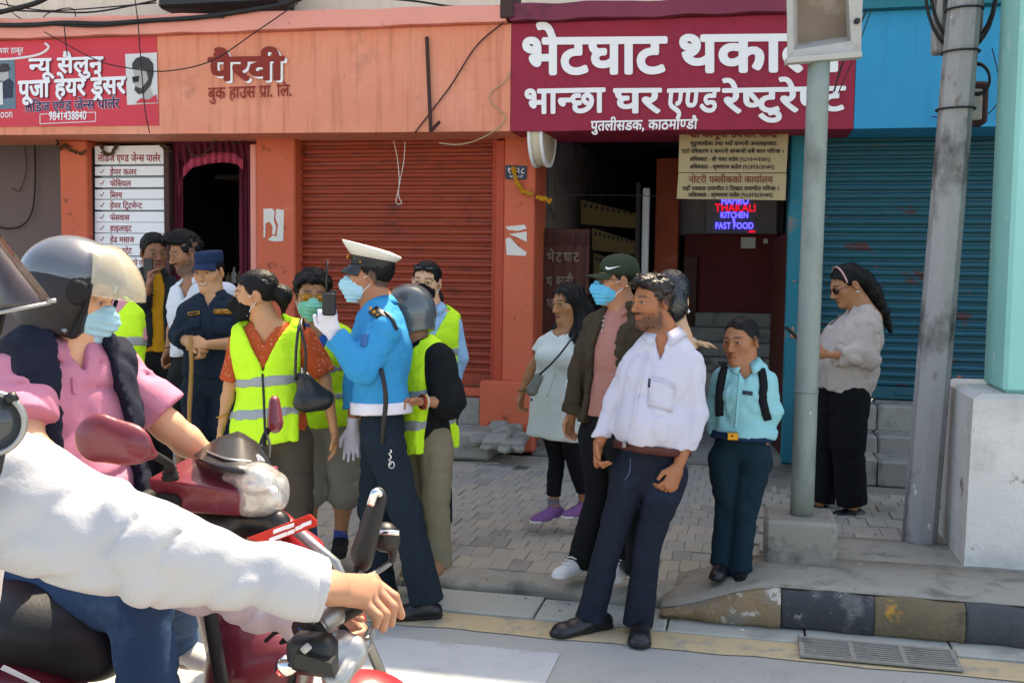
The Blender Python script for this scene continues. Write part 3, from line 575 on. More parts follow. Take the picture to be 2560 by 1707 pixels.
M_TAN = mat('tan_sign_sheet', '#a8946e', .65, noise=(3, .12), fine=(40, .06), bump=(30, .12), stain=[('#6d5a3c', 5, .62, .78)])
M_BLACK = mat('black_plastic', '#131314', .45, noise=(8, .12), bump=(90, .08), spec=.45)
M_CABLE = mat('black_cable', '#1b1a1a', .6, noise=(20, .2), bump=None)
M_STEEL = mat('dull_steel', '#8a8a88', .4, 1., noise=(9, .1), bump=(60, .08))
M_RUST = mat('rusted_steel', '#4a3230', .7, .3, noise=(9, .2), bump=(60, .3))
M_CHROME = mat('chrome', '#d8d8d8', .12, 1., noise=(5, .02), bump=None)
M_WOODRED = mat('red_door_paint', '#4a1d12', .6, noise=(4, .2), bump=(50, .25), stain=[('#3a1a14', 5, .6, .75)])
M_INRED = mat('inner_dark_red_paint', '#5e0f12', .7, noise=(3, .15), bump=(50, .2))
M_PAPER = mat('torn_paper', '#d6cfc6', .9, noise=(14, .1), bump=(60, .2), stain=[('#a59c90', 22, .62, .7)])
M_CURTAIN = mat('maroon_curtain', '#5c1026', .8, noise=(12, .2), bump=(30, .5, .01))
M_PINKCLOTH = mat('pink_valance', '#a83a52', .8, noise=(12, .2), bump=(30, .4, .01))
M_GLASS = mat('shop_glass', '#3b4043', .08, noise=(3, .1), bump=None, spec=.6)
M_MARIGOLD = mat('marigold', '#b8801e', .9, noise=(60, .3), bump=(120, .5))
M_DRYFLOWER = mat('dry_flowers', '#4d3b22', .9, noise=(60, .3), bump=(120, .5))
M_GREYBOX = mat('dusty_grey_housing', '#a7a49d', .6, noise=(6, .1), bump=(50, .15), stain=[('#857868', 5, .58, .8)])
M_DUST = mat('brown_dusty_panel', '#7c6c5e', .8, noise=(4, .2), bump=(40, .2), stain=[('#a59a8c', 4, .55, .75)])
M_LEDBLUE = mat('blue_led', '#2a2af0', .5, noise=(5, 0), bump=None, emit=('#3c3cff', 1.6))
M_LEDRED = mat('red_led', '#c01030', .5, noise=(5, 0), bump=None, emit=('#d0102c', .45))
M_LEDPANEL = mat('led_panel_grey', '#8f888c', .5, noise=(4, .06), bump=None)
M_NAVYPLATE = mat('navy_enamel', '#20243a', .4, noise=(8, .15), bump=None)
PAVERS = [mat('paver_%s' % n, h, .92, noise=(9, .12), fine=(140, .14), bump=(90, .5, .005), stain=[('#6f6c66', 4, .6, .8)]) for n, h in (('sand', '#a09a8c'), ('grey', '#9a968c'), ('warm', '#a69c8c'), ('dark', '#8e8a81'))]
YF, YP, YS = 8.2, 8.6, 8.76
def fx(u, v=200, Y=YF): return onY(u, v, Y)[0]
def fz(u, v, Y=YF): return onY(u, v, Y)[2]
# ---------------------------------------------------------------- ground
def sstep(a, b, x): t = np.clip((x-a)/(b-a), 0, 1); return t*t*(3-2*t)
def zs(x, y): return .065+.115*sstep(-.02, .42, x)*sstep(8.2, 6.6, y)
obj('road', MB().add([(-60, -30, 0), (60, -30, 0), (60, 4.72, 0), (-60, 4.72, 0)], [(0, 1, 2, 3)]).out(), M_ASPH, kind='structure', smooth=False)
mb = MB()
for i in range(40):
    x = -9+i*.62; mb.bbox((x+.004, 4.70, -.05), (x+.616, 5.0+.01*math.sin(i*2.3), .012+.004*math.sin(i*1.7)), .006)
gut = obj('gutter', mb.out(), M_GUTTER, kind='structure', smooth=False)
def sheetxy(x0, x1, y0, y1, z, nx, ny, edge=None):
    g = [[(x, (y0+edge(x) if edge and j == 0 else y0+(y1-y0)*j/ny), z) for x in np.linspace(x0, x1, nx)] for j in range(ny+1)]; return MB().sheet(g, .001, (0, 0, 1))
obj('edge_line', sheetxy(-9, 9, 4.475, 4.685, .004, 120, 3, lambda x: .008*math.sin(x*9)+.006*math.sin(x*23)).out(), M_YLINE, kind='structure', smooth=False)
for x0, x1 in ((-1.62, -.74), (-3.6, -2.9), (.55, 1.4)):
    obj('zebra_stripe', sheetxy(x0, x1, 2.0, 4.30, .004, 12, 3, lambda x: .01*math.sin(x*31)).out(), M_ZEBRA, kind='structure', smooth=False)
# pavement: a concrete edge with a broken lip, then the pavers
lip = lambda x: 5.035+.045*vnoise(np.array([[x*4.3, .3, .7]]))[0]*2+.028*vnoise(np.array([[x*15, 4.3, .7]]))[0]*2
xs = np.linspace(-10, 6, 420); g = []
for j in range(9):
    row = []
    for x in xs:
        L_ = lip(x)-.10*sstep(-.35, -.1, x); yy = (L_+.02, L_, L_+.012, L_+.05, L_+.10, L_+.16, L_+.22, 5.40, 9.2)[j] if j < 8 else 9.2
        z = (-.02, .02, .045, .056, .061, .064, .065, .065, .065)[j]; up = zs(x, yy)-.065
        z = z+up*(1 if j > 1 else .3)+(.006*vnoise(np.array([[x*5, yy*5, .1]]))[0]*2 if 0 < j < 7 else 0); row.append((x, yy, z-(.004 if j >= 7 else 0)))
    g.append(row)
pave = obj('pavement', MB().sheet(g, -.02, (0, 0, 1)).out(), M_CONC, kind='structure')
slots = []
for r_ in range(20):
    y = 5.345+r_*.205
    for c_ in range(-75, 45):
        x = c_*.104+(.052 if r_ % 2 else 0)
        if x > .15 and y < 5.9: continue
        if y > (8.5 if x < .3 else 7.75): continue
        q = (np.array([x, y, .1])-CAM); d = q@fw; u = CX+F*(q@rc)/d; v = CY-F*(q@uc)/d; slots.append((0 if 1040 < u < 2440 else 1, d, x, y))
slots.sort(); rest = MB(); protos = []
for k in range(12):
    b = MB().bbox((-.0508, -.1012, -.03), (.0508, .1012, 0), .003); protos.append(obj('paver', b.out(), PAVERS[k % 4], pave, smooth=False))
def tilt(): return (rng.normal(0, .012), rng.normal(0, .010), rng.normal(0, .012))
for n_, (far, d, x, y) in enumerate(slots):
    z = zs(x, y)+.003+rng.normal(0, .0025); big = .5+.5*vnoise(np.array([[x*1.3, y*1.3, 3.]]))[0]*2
    k = int(rng.choice([0, 1, 2, 3], p=[.35, .30, .22, .13])) if x < .3 else int(rng.choice([1, 3, 0], p=[.6, .25, .15]))
    if n_ < 300:
        src = protos[k+4*(n_ % 3)]; o = dup(src, (x, y, z-.015), pave); o.rotation_euler = tilt(); o.scale = (1+rng.normal(0, .008), 1, 1)
    else: rest.mi = k; rest.bbox((x-.0508, y-.1012, z-.03), (x+.0508, y+.1012, z), .003)
for o in protos: bpy.data.objects.remove(o)
obj('far_paver', rest.out(), PAVERS, pave, smooth=False, kind='stuff')
# painted kerb on the right, with the slotted drain below it
MK = [mat('kerb_worn_orange', '#887358', .9, noise=(5, .25), fine=(90, .2), bump=(45, .9, .015), stain=[('#7d7a70', 5, .48, .6), ('#b9b2a8', 14, .56, .62)]), mat('kerb_black', '#3e4144', .85, noise=(6, .25), fine=(90, .2), bump=(45, .9, .015), stain=[('#6d6e6c', 7, .52, .66), ('#8c8b86', 22, .62, .67)]),
      mat('kerb_orange_black', '#70644f', .9, noise=(6, .25), fine=(90, .2), bump=(45, .9, .015), stain=[('#bd8a3e', 6, .60, .66), ('#3a3b3b', 4, .54, .64)]), mat('kerb_dark_grey', '#4b4d4f', .9, noise=(6, .2), fine=(90, .2), bump=(45, .9, .015))]
kerb = thing('kerb', None, None, (.4, 4.85, 0)); kerb['kind'] = 'structure'
kx = [onY(u, 1500, 4.82)[0] for u in (1650, 1955, 2190, 2420, 2700)]
for i in range(4):
    x0, x1 = kx[i], kx[i+1]-.004; rows = []; n = 26
    for x in np.linspace(x0, x1, n):
        hh = .045+.145*sstep(kx[0]-.05, kx[0]+.55, x) if i == 0 else .19+.006*math.sin(x*19); j = .012*vnoise(np.array([[x*14, 1., i]]))[0]*2; wv = .008*vnoise(np.array([[x*30, 2., i]]))[0]
        rows.append([(x, 4.87+j, .0), (x, 4.835+j+wv, .03), (x, 4.83+j-wv, hh*.6), (x, 4.845+j, hh-.015), (x, 4.875, hh+.002), (x, 5.12, hh-.004), (x, 5.16, .0)])
    obj('kerb_block', MB().loft(rows).out(), MK[i], kerb)
obj('kerb_top', MB().sheet([[(x, y, .045+.145*sstep(kx[0]-.05, kx[0]+.55, x)+.004-.002*(y > 5.2)*1) for x in np.linspace(kx[0], 4, 50)] for y in (4.878, 5.0, 5.2, 5.45)], .006, (0, 0, 1)).out(), M_CONC, kerb)
obj('pavement_slab', MB().sheet([[(x, y, zs(x, y)+.004+.004*vnoise(np.array([[x*4, y*4, 8.]]))[0]) for x in np.linspace(.16, 4, 30)] for y in np.linspace(5.3, 5.95, 8)], .006, (0, 0, 1)).out(), M_CONC, kerb)
gr = thing('drain_grate', 'rusty slotted steel drain grate under the black and orange kerb', 'drain grate', (.6, 4.62, .01))
g0, g1 = onZ(2000, 1640, .01)[0], onZ(2410, 1680, .01)[0]
fm = MB().box((g0, 4.50, .013), (g1, 4.52, .022)).box((g0, 4.72, .013), (g1, 4.74, .022))
for x in np.linspace(g0, g1-.02, 4): fm.box((x, 4.521, .013), (x+.02, 4.719, .0215))
obj('grate_frame', fm.out(), M_CONCDK, gr, smooth=False); bar = None
for k in range(7):
    y = 4.535+k*.026; c = np.array([(g0+g1)/2, y+.006, .0165])
    if bar is None: bar = obj('bar', MB().box((g0+.003, y, .013), (g1-.003, y+.012, .020)).out(), M_CONCDK, gr, smooth=False)
    else: dup(bar, c, gr)
obj('drain_pit', MB().box((g0, 4.5, .0125), (g1, 4.74, .0129)).out(), M_BLACK, gr, smooth=False)  # flat black sheet under the bars stands in for the drain's shade
# ---------------------------------------------------------------- the shop row
XA, XB = fx(1277), fx(2138)
XM = fx(1277, 600, YP)
zb = lambda x: np.interp(x, [-7, .8], [fz(0, 337), fz(2138, 322)])            # underside of the beam
zc = lambda x: np.interp(x, [-7, .8], [fz(0, 102), fz(1960, 35)])             # underside of the ledge
zt = lambda x: np.interp(x, [-7, .8], [fz(0, 60)+.03, fz(1960, 5)+.02])
shopA = thing('shop_building', 'orange shop front with a red roller shutter and a salon under a pink ledge', 'shop', (-4.5, YP, .1))
shopB = thing('shop_building', 'maroon restaurant front with white lettering over a dark open passage', 'shop', (-.6, YP, .1))
shopC = thing('shop_building', 'blue shop front with a peeling blue roller shutter above stone steps', 'shop', (1.6, YP, .1))
upper = thing('upper_storey', 'cream plastered upper floors set back above the shop beams', 'building', (-2, 8.9, 3.9))
def beam(x0, x1, y0, y1, za, zb_, seg=1, wav=0):
    rows = []
    for x in np.linspace(x0, x1, seg+1): w0 = wav*vnoise(np.array([[x*4, 0, 1.]]))[0]; rows.append([(x, y0+w0*.3, za(x)+w0), (x, y1, za(x)), (x, y1, zb_(x)), (x, y0+.012, zb_(x)+w0), (x, y0+w0*.3, zb_(x)-.012)])
    return MB().loft(rows)
obj('wall', MB().bbox((-12, 8.9, 3.6), (8, 16, 7.4), .02).out(), M_CREAM, upper, smooth=False)
for x0, x1 in ((-5.6, -4.4), (-1.2, .2), (2.2, 3.4)):
    wn = obj('window', MB().bbox((x0, 8.86, 4.75), (x1, 8.95, 6.1), .01).out(), M_GLASS, upper, smooth=False); obj('frame', MB().box((x0-.06, 8.84, 4.69), (x1+.06, 8.87, 4.75)).box((x0-.06, 8.84, 6.1), (x1+.06, 8.87, 6.16)).box(((x0+x1)/2-.03, 8.835, 4.752), ((x0+x1)/2+.03, 8.859, 6.098)).out(), M_BLACK, wn, smooth=False)
obj('parapet', MB().bbox((-12, 8.35, 7.4), (8, 8.95, 7.75), .02).out(), M_CREAM, upper, smooth=False)
for sh, x0, x1, m, m2 in ((shopA, -10, XA-.002, M_ORANGE, M_PINK), (shopB, XA+.002, XB-.002, M_MAROON, M_MAROONDK), (shopC, XB+.002, 6, M_BLUE, M_TEAL)):
    b_ = obj('beam', beam(x0, x1, YF, 8.95, zb, zc, 40, .004).out(), m, sh, smooth=False)
    obj('ledge', beam(x0, x1 if sh is not shopA else x1-.03, YF-.07, 8.95, lambda x: zc(x)+.001, zt, 60, .02).out(), m2, sh, smooth=False)
    if sh is shopA: beamA = b_
    if sh is shopB: beamB = b_
obj('drain_spout', MB().bbox((XA-.075, YF-.09, zc(XA)+.02), (XA+.035, YF+.2, zt(XA)+.1), .01).out(), M_RUST, shopA, smooth=False)
def pillar(u0, u1, sh, m=M_PILLAR, v=500, y0=YP, zlow=.1): return obj('pillar', MB().bbox((fx(u0, v, y0), y0, zlow), (fx(u1, v, y0), 9.1, zb(0)+.05), .012).out(), m, sh, smooth=False)
pillar(150, 218, shopA); pillar(640, 737, shopA); pillar(1260, 1337, shopA); pillar(1972, 2040, shopC, M_TEAL)
obj('pillar', MB().bbox((fx(625, 500, YP+.06), YP+.06, .1), (fx(641, 500, YP+.06), 9.1, zb(0)), .008).out(), M_PINK, shopA, smooth=False)
obj('side_wall', MB().box((-12, 9.35, 0), (fx(160, 500, YP), 9.5, 3.6)).out(), M_DARKGREY, shopA, smooth=False)
obj('plinth_base', MB().bbox((fx(1205, 1000, YP), YP-.10, .1), (fx(1337, 1000, YP)+.02, YP+.02, fz(1300, 955, YP-.1)), .02).out(), M_PILLAR, shopA, smooth=False)
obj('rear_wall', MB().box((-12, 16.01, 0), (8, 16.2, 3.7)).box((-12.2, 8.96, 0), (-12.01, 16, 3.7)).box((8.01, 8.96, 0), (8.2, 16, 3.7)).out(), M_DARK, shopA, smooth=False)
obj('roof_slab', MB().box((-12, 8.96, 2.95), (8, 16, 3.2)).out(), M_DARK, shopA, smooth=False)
# roller shutters, slat by slat
def shutter(sh, u0, u1, v0, v1, m, pitch=.0705, lock=True):
    x0, x1 = fx(u0, 600, YS), fx(u1, 600, YS); z0 = fz((u0+u1)/2, v1, YS); ztop = zb(x0)+.06
    s = obj('shutter', MB().bbox((x0, YS-.015, z0), (x1, YS+.03, z0+.105), .008).out(), m, sh, smooth=False)
    pr = [(.006, .0), (-.010, .003), (-.021, .012), (-.026, .026), (-.022, .040), (-.010, .050), (.008, .054), (.008, .076), (.016, .076), (.016, .0)]
    b = MB().loft([[(x, YS+a, z0+.107+h) for a, h in pr] for x in (x0, x1)]); first = obj('slat', b.out(), m, s); c0 = WL[first.name]; n = int((ztop-z0-.107)/pitch)
    first.data.shade_flat()
    for i in range(1, n): q = dup(first, c0+np.array([rng.normal(0, .002), rng.normal(0, .002), i*pitch]), s); q.rotation_euler = (rng.normal(0, .05)+(.12 if rng.random() < .12 else 0), rng.normal(0, .0015), rng.normal(0, .003))
    obj('handle', MB().bbox(((x0+x1)/2-.09, YS-.035, z0+.04), ((x0+x1)/2+.09, YS-.016, z0+.065), .005).out(), m, s, smooth=False)
    for x in (x0-.045, x1+.002): obj('guide_rail', MB().bbox((x, YS-.06, z0-.02), (x+.043, YS+.05, ztop), .006).out(), M_REDFRAME if sh is shopA else m, s, smooth=False)
    return s, x0, x1, z0
sA, ax0, ax1, az0 = shutter(shopA, 740, 1233, 340, 955, M_REDSHUT)
obj('door_jamb', MB().bbox((ax1+.047, YP+.02, .2), (fx(1259, 600, YP), YS+.1, zb(0)), .01).out(), M_REDFRAME, shopA, smooth=False)
obj('sill', MB().bbox((ax0-.1, YP+.01, fz(1000, 985, YP)), (fx(1206, 1000, YP), YS+.1, az0-.012), .012).out(), M_PILLAR, shopA, smooth=False)
obj('step', MB().bbox((ax0-.1, YP-.06, .3), (fx(1206, 1000, YP), YS+.1, fz(1000, 985, YP)-.004), .015).out(), M_CONCDK, shopA, smooth=False)
obj('platform', MB().bbox((-6.4, 8.12, .08), (fx(1240, 1050, 8.3), 8.7, .31), .025).out(), M_CONC, shopA, smooth=False)
sC, cx0, cx1, cz0 = shutter(shopC, 2052, 2520, 330, 1000, M_BLUESHUT, .0675)
rb_ = thing('rubble', 'broken concrete rubble at the foot of the orange pillar', 'rubble', onY(1245, 1120, 8.2))
for k, (u, v, r_, Y_) in enumerate(((1200, 1100, .06, 8.1), (1240, 1104, .08, 8.1), (1280, 1112, .08, 8.1), (1225, 1085, .06, 8.25), (1262, 1082, .09, 8.3), (1298, 1094, .07, 8.3), (1215, 1118, .04, 8.02), (1262, 1124, .05, 8.0), (1180, 1094, .04, 8.15), (1296, 1122, .04, 8.0), (1245, 1066, .06, 8.45), (1285, 1070, .06, 8.45))):
    c = onY(u, v, Y_); q = Matrix.Rotation(rng.uniform(0, 6), 3, 'Z') @ Matrix.Rotation(rng.uniform(-.5, .5), 3, 'X'); m3 = np.array(q); f = MB().bbox((-r_*1.3, -r_, -r_*.6), (r_*1.3, r_, r_*.6), .02); vv = np.array(f.v); vv = vv*(1+.25*vnoise(vv*9+k)[:, None]*2); obj('chunk', ((vv@m3.T)+c, f.f), (M_CONCDK, M_CONC)[k % 2], rb_, smooth=False)
obj('side_wall', MB().box((cx1+.06, YP+.08, 0), (8, YP+.2, zb(0)+.05)).out(), M_TEAL, shopC, smooth=False)
# stone steps under the blue shutter
bx0, bx1 = fx(2030, 1100, 8.0), 5.
for k, (y0, z0, z1) in enumerate(((8.42, .42, cz0-.012), (8.16, .28, .435), (7.86, .1, .295))):
    x = bx0-.02*k
    while x < bx1: l = .34+.2*rng.random(); dz = rng.normal(0, .006); obj('step_stone', MB().bbox((x+.003, y0+rng.normal(0, .008), z0), (x+l-.003, YS+.12, z1+dz), .018).out(), (M_CONC, M_CONCDK)[int(rng.random() < .45)], shopC, smooth=False); x += l
# passage of the restaurant
pl = fx(1340, 700, YP+.1); prr = fx(1972, 700, YP+.05)
obj('passage_floor', MB().box((pl, YP+.03, .06), (prr+.3, 15, .15)).out(), M_CONCDK, shopB, smooth=False)
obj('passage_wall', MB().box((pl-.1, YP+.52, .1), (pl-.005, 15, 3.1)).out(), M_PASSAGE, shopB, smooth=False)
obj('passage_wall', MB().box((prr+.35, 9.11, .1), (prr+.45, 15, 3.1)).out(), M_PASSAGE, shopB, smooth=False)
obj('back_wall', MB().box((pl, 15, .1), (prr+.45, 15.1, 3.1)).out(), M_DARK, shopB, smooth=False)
def slab(name, u0, v0, u1, v1, Y, t, m, par, r=.01, **kw): a, b = onY(u0, v1, Y), onY(u1, v0, Y); return obj(name, MB().bbox((a[0], Y, a[2]), (b[0], Y+t, b[2]), r).out(), m, par, smooth=False, **kw)
slab('inner_pillar', 1628, 395, 1700, 1000, 11.2, .3, M_PILLAR, shopB); slab('inner_wall', 1700, 640, 1745, 1000, 10.9, .2, M_WOODRED, shopB)
slab('inner_wall', 1672, 450, 1962, 588, 11.6, .1, M_LEDPANEL, shopB); slab('inner_wall', 1706, 586, 1945, 830, 11.0, .15, M_INRED, shopB)
slab('inner_wall', 1640, 1000, 1962, 1010, 11.5, .1, M_INRED, shopB)
for k in range(5):
    Y = 10.9-.27*k; v0 = 785+38*k; a, b = onY(1712-4*k, v0+40, Y), onY(1950, v0, Y)
    st = obj('stair', MB().bbox((a[0], Y, .1), (b[0]+.1, 11.0+.001*k, b[2]), .012).out(), M_CONCDK, shopB, smooth=False)
    t_ = ('', 'NEW DIFER', '', '', '')[k]
    if t_: obj('lettering', text(t_, (1722, v0+12, 1722+19*len(t_), v0+12, 16), lambda u, v, o, Y=Y: onY(u, v, Y-.003-o)).out(), M_CONC, st, smooth=False)
slab('white_post', 1602, 470, 1624, 700, 9.9, .08, M_WHITEP, shopB); slab('dark_post', 1585, 455, 1601, 720, 9.7, .08, M_DARK, shopB)
lf = thing('open_door', 'red wooden door leaf with painted letters folded against the left side of the passage', 'door', (pl+.05, YP+.3, .15))
dq = [onX(u, v, pl+.02) for u, v in ((1350, 560), (1350, 1080))]
y0, y1 = YP+.04, YP+.10
def dfn(u, v, o): return onY(u, v, YP+.42-o)
dx0, dx1 = fx(1347, 700, YP+.43), fx(1472, 700, YP+.43)
obj('leaf', MB().bbox((dx0, YP+.43, .16), (dx1, YP+.47, fz(1400, 572, YP+.43)), .006).out(), M_WOODRED, lf, smooth=False)
for k in range(5):
    x = dx0+(dx1-dx0)*(k+.5)/5; obj('slat', MB().bbox((x-.008, YP+.415, .2), (x+.008, YP+.429, fz(1400, 580, YP+.42)), .003).out(), M_WOODRED, lf, smooth=False)
    obj('scroll', MB().tube(smooth_path([dfn(1362+24*k, 612, .02), dfn(1372+24*k, 606, .03), dfn(1374+24*k, 592, .03), dfn(1370+24*k, 584, .02)], 4), .008, 6).out(), M_RUST, lf)
for s, u, v in (('भे', 1366, 632), ('ट', 1390, 632), ('घा', 1410, 632), ('ट', 1434, 632), ('थ', 1366, 692), ('का', 1390, 692), ('ली', 1412, 692), ('भा', 1366, 748)): obj('lettering', text(s, (u, v, u+(20 if len(s) > 1 else 14), v, 22), dfn, .02, .016).out(), M_DUST, lf, smooth=False)
lf2 = thing('open_door', 'dark red door standing open by the blue pillar', 'door', (prr, YP+.2, .15))
q0, q1 = onY(1968, 580, YP+.1), onY(1932, 600, 9.5); obj('leaf', MB().quadbox([(q0[0], YP+.1, .16), (q1[0], 9.5, .16), (q1[0], 9.5, q1[2]), (q0[0], YP+.1, q0[2])], (1, .1, 0), .04).out(), M_WOODRED, lf2, smooth=False)
obj('bolt', MB().tube([onY(1960, 704, YP+.06), onY(1992, 703, YP-.02)], .008).out(), M_STEEL, lf2)
# salon: signed glass front, curtained doorway
gx0, gx1 = fx(222, 500, YP+.05), fx(425, 500, YP+.05); Yg = YP+.12
sf = thing('salon_window', 'dark framed salon window stuck with white strips of red lettering', 'shop window', ((gx0+gx1)/2, Yg, .3))
obj('glass', MB().box((gx0+.04, Yg, .3), (gx1-.04, Yg+.01, zb(0))).out(), M_GLASS, sf, smooth=False)
for u0, u1 in ((219, 238), (416, 430)): obj('frame', MB().bbox((fx(u0, 500, Yg), Yg-.05, .3), (fx(u1, 500, Yg), Yg+.05, zb(0)), .008).out(), M_RUST, sf, smooth=False)
gfn = lambda u, v, o: onY(u, v, Yg-.022-o)
rows = [(364, 412, '', 'लेडिज एण्ड जेन्स पार्लर')]+[(v, v+(24 if i < 3 else 25), '✓', s) for i, (v, s) in enumerate(((416, 'हेयर कलर'), (445, 'फेसियल'), (474, 'ब्लिच'), (500, 'हेयर ट्रिटमेन्ट'), (530, 'फेसवास'), (557, 'हाइलाइट'), (585, 'हेड मसाज'), (613, 'हेयर स्ट्रेट'), (643, 'को पनि')))]
M_REDP = mat('red_print', '#9a2430', .6, noise=(6, .08), bump=None)
for v0, v1, c, s in rows:
    a, b = onY(241, v1, Yg), onY(414, v0, Yg); st = obj('strip', MB().box((a[0], Yg-.02, a[2]), (b[0], Yg-.002, b[2])).out(), M_WHITEP, sf, smooth=False); hh = 13 if c else 16
    u0, wd = (275, {'हेयर कलर': 66, 'फेसियल': 52, 'ब्लिच': 30, 'हेयर ट्रिटमेन्ट': 80, 'फेसवास': 48, 'हाइलाइट': 54, 'हेड मसाज': 60, 'हेयर स्ट्रेट': 54, 'को पनि': 40}.get(s, 60)) if c else (245, 156)
    if s == 'को पनि': u0 = 328
    obj('lettering', text(s, (u0, v0+(8 if c else 24), u0+wd, v0+(8 if c else 24), hh), gfn, .022).out(), M_REDP, st, smooth=False)
    if c and s != 'को पनि': obj('tick_mark', MB().tube([gfn(250, v0+13, .001), gfn(254, v0+17, .001), gfn(260, v0+7, .001)], .004, 4).out(), M_REDP, st, smooth=False)
dw0, dw1 = fx(432, 500, YP+.1), fx(626, 500, YP+.1)
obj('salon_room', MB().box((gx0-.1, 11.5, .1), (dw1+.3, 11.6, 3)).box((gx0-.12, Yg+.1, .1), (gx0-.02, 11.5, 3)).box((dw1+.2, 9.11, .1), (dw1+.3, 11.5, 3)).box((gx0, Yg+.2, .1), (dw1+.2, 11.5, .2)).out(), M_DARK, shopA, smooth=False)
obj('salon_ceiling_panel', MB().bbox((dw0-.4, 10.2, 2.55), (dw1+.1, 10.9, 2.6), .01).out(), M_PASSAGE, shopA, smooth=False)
cv = thing('curtain', 'maroon curtain with a pink scalloped edge hung in the salon doorway', 'curtain', ((dw0+dw1)/2, YP+.2, 1))
def drape(u, v, y): return onY(u, v, YP+.15+y)
top_ = [(u, 345) for u in np.linspace(432, 628, 40)]
bot = [np.interp(u, [432, 440, 455, 480, 520, 560, 590, 610, 628], [700, 520, 430, 402, 392, 388, 392, 410, 640]) for u in np.linspace(432, 628, 40)]
obj('valance', MB().sheet([[drape(u, 345+(bot[i]-345)*k/6, .02*math.sin(u*.35)+.012*math.sin(u*.9+k)) for i, (u, _) in enumerate(top_)] for k in range(7)], .004).out(), M_CURTAIN, cv)
obj('valance_trim', MB().sheet([[drape(u, bot[i]+d_-8, -.016+.02*math.sin(u*.35)) for i, (u, _) in enumerate(top_) if 445 < u < 612] for d_ in (0, 12, 26+0)], .004).out(), M_PINKCLOTH, cv)
for u0, u1, u2 in ((598, 628, 606), (436, 458, 432)): obj('drape', MB().sheet([[drape(u0+(u1-u0)*k/9+((u2-u0)*.5)*(j/8)**2, 400+j*55, .03*math.sin(k*2.2+j*.2)) for k in range(10)] for j in range(9)], .004).out(), M_CURTAIN, cv)
ct = thing('salon_counter', 'dark shelf with small white bottles inside the salon doorway', 'counter', (fx(560, 700, 10.2), 10.2, .2)); obj('counter_top', MB().bbox((dw0, 10, 1.40), (dw1+.1, 10.5, 1.45), .01).box((dw0, 10.05, .2), (dw1+.1, 10.45, 1.398)).out(), M_DARK, ct, smooth=False)
for k, (u, hgt) in enumerate(((585, .17), (598, .13), (606, .2), (570, .11))):
    c = onY(u, 655, 10.15); tb = obj('bottle', MB().lathe((c[0], 10.15, 1.451), ZU, [(.001, 0), (.03, 0), (.032, .01), (.032, hgt*.6), (.012, hgt*.75), (.012, hgt), (.001, hgt)], 12).out(), (M_WHITEP, M_TAN)[k % 2], None, label=['tall white bottle second from the right on the salon shelf', 'short tan bottle in the middle of the salon shelf', 'tallest white bottle at the right end of the salon shelf', 'smallest tan bottle at the left end of the salon shelf'][k], cat='bottle', group='bottles on the salon shelf')
# ---------------------------------------------------------------- signs and lettering
wfn = lambda u, v, o: onY(u, v, YF-.008-o)
bn = thing('salon_banner', 'red salon banner with white lettering and two portraits on the orange beam', 'sign', (fx(190), YF, fz(190, 300)))
q = [onY(*a, YF-.004) for a in ((-60, 318), (398, 314), (391, 92), (-60, 106))]; obj('banner_sheet', MB().quadbox(q, (0, -1, 0), .004).out(), M_BANNER, bn, smooth=False)
def sign(par, s, q, m, bold=0., off=.004, shadow=None, so=(3, 3), fn=wfn, slant=0.):
    if shadow: obj('lettering_shadow', text(s, (q[0]+so[0], q[1]+so[1], q[2]+so[0], q[3]+so[1], q[4]), fn, bold, off, slant).out(), shadow, par, smooth=False); off += .003
    return obj('lettering', text(s, q, fn, bold, off, slant).out(), m, par, smooth=False)
sign(bn, 'न्यू सैलुन', (73, 149, 256, 143, 36), M_WHITEP, .03, shadow=M_SHADOW)
sign(bn, 'पूजा हेयर ड्रेसर', (46, 205, 312, 193, 40), M_WHITEP, .035, shadow=M_SHADOW)
sign(bn, 'लेडिज एण्ड जेन्स पार्लर', (62, 259, 298, 248, 22), M_NAVY, .02, shadow=None); sign(bn, 'लेडिज एण्ड जेन्स पार्लर', (62, 259, 298, 248, 22), M_WHITEP, .04, off=.0)
sign(bn, '9841438840', (122, 282, 216, 280, 19), M_WHITEP, .02); sign(bn, 'loon', (-4, 276, 32, 275, 19), M_WHITEP, .0); sign(bn, 'म ईश्वर ठाकुर', (-22, 122, 58, 120, 13), M_WHITEP, .01)
fr = MB()
for a, b in (((100, 286), (239, 281)), ((239, 281), (239, 304)), ((239, 304), (100, 310)), ((100, 310), (100, 286))): fr.tube([wfn(*a, .002), wfn(*b, .002)], .004, 4)
obj('phone_frame', fr.out(), M_WHITEP, bn, smooth=False)
obj('swoosh_line', MB().tube(smooth_path([wfn(u, v, .002) for u, v in ((-40, 150), (30, 148), (95, 138), (122, 120), (112, 108))], 6), [.012]*24+[.006], 5).out(), M_WHITEP, bn)
M_PHOTO = mat('photo_grey', '#cfcdcb', .5, noise=(3, .05), bump=None); M_SKINP = mat('printed_grey_skin', '#aaa6a2', .6, noise=(6, .1), bump=None); M_HAIRP = mat('printed_dark_hair', '#3c3434', .6, noise=(16, .25), bump=None); M_BLUEP = mat('printed_blue_grey', '#5c7482', .6, noise=(6, .3), bump=None)
def poly(par, name, pts, m, off, fn=wfn): obj(name, MB().flat([fn(u, v, off) for u, v in pts], (0, -1, 0), .001).out(), m, par, smooth=False)
poly(bn, 'photo_panel', [(313, 136), (392, 132), (395, 259), (318, 263)], M_PHOTO, .002)
poly(bn, 'printed_face', [(332, 168), (370, 160), (374, 200), (378, 228), (384, 240), (388, 256), (350, 258), (356, 238), (345, 234), (336, 226), (338, 214), (331, 206), (336, 194)], M_SKINP, .004)
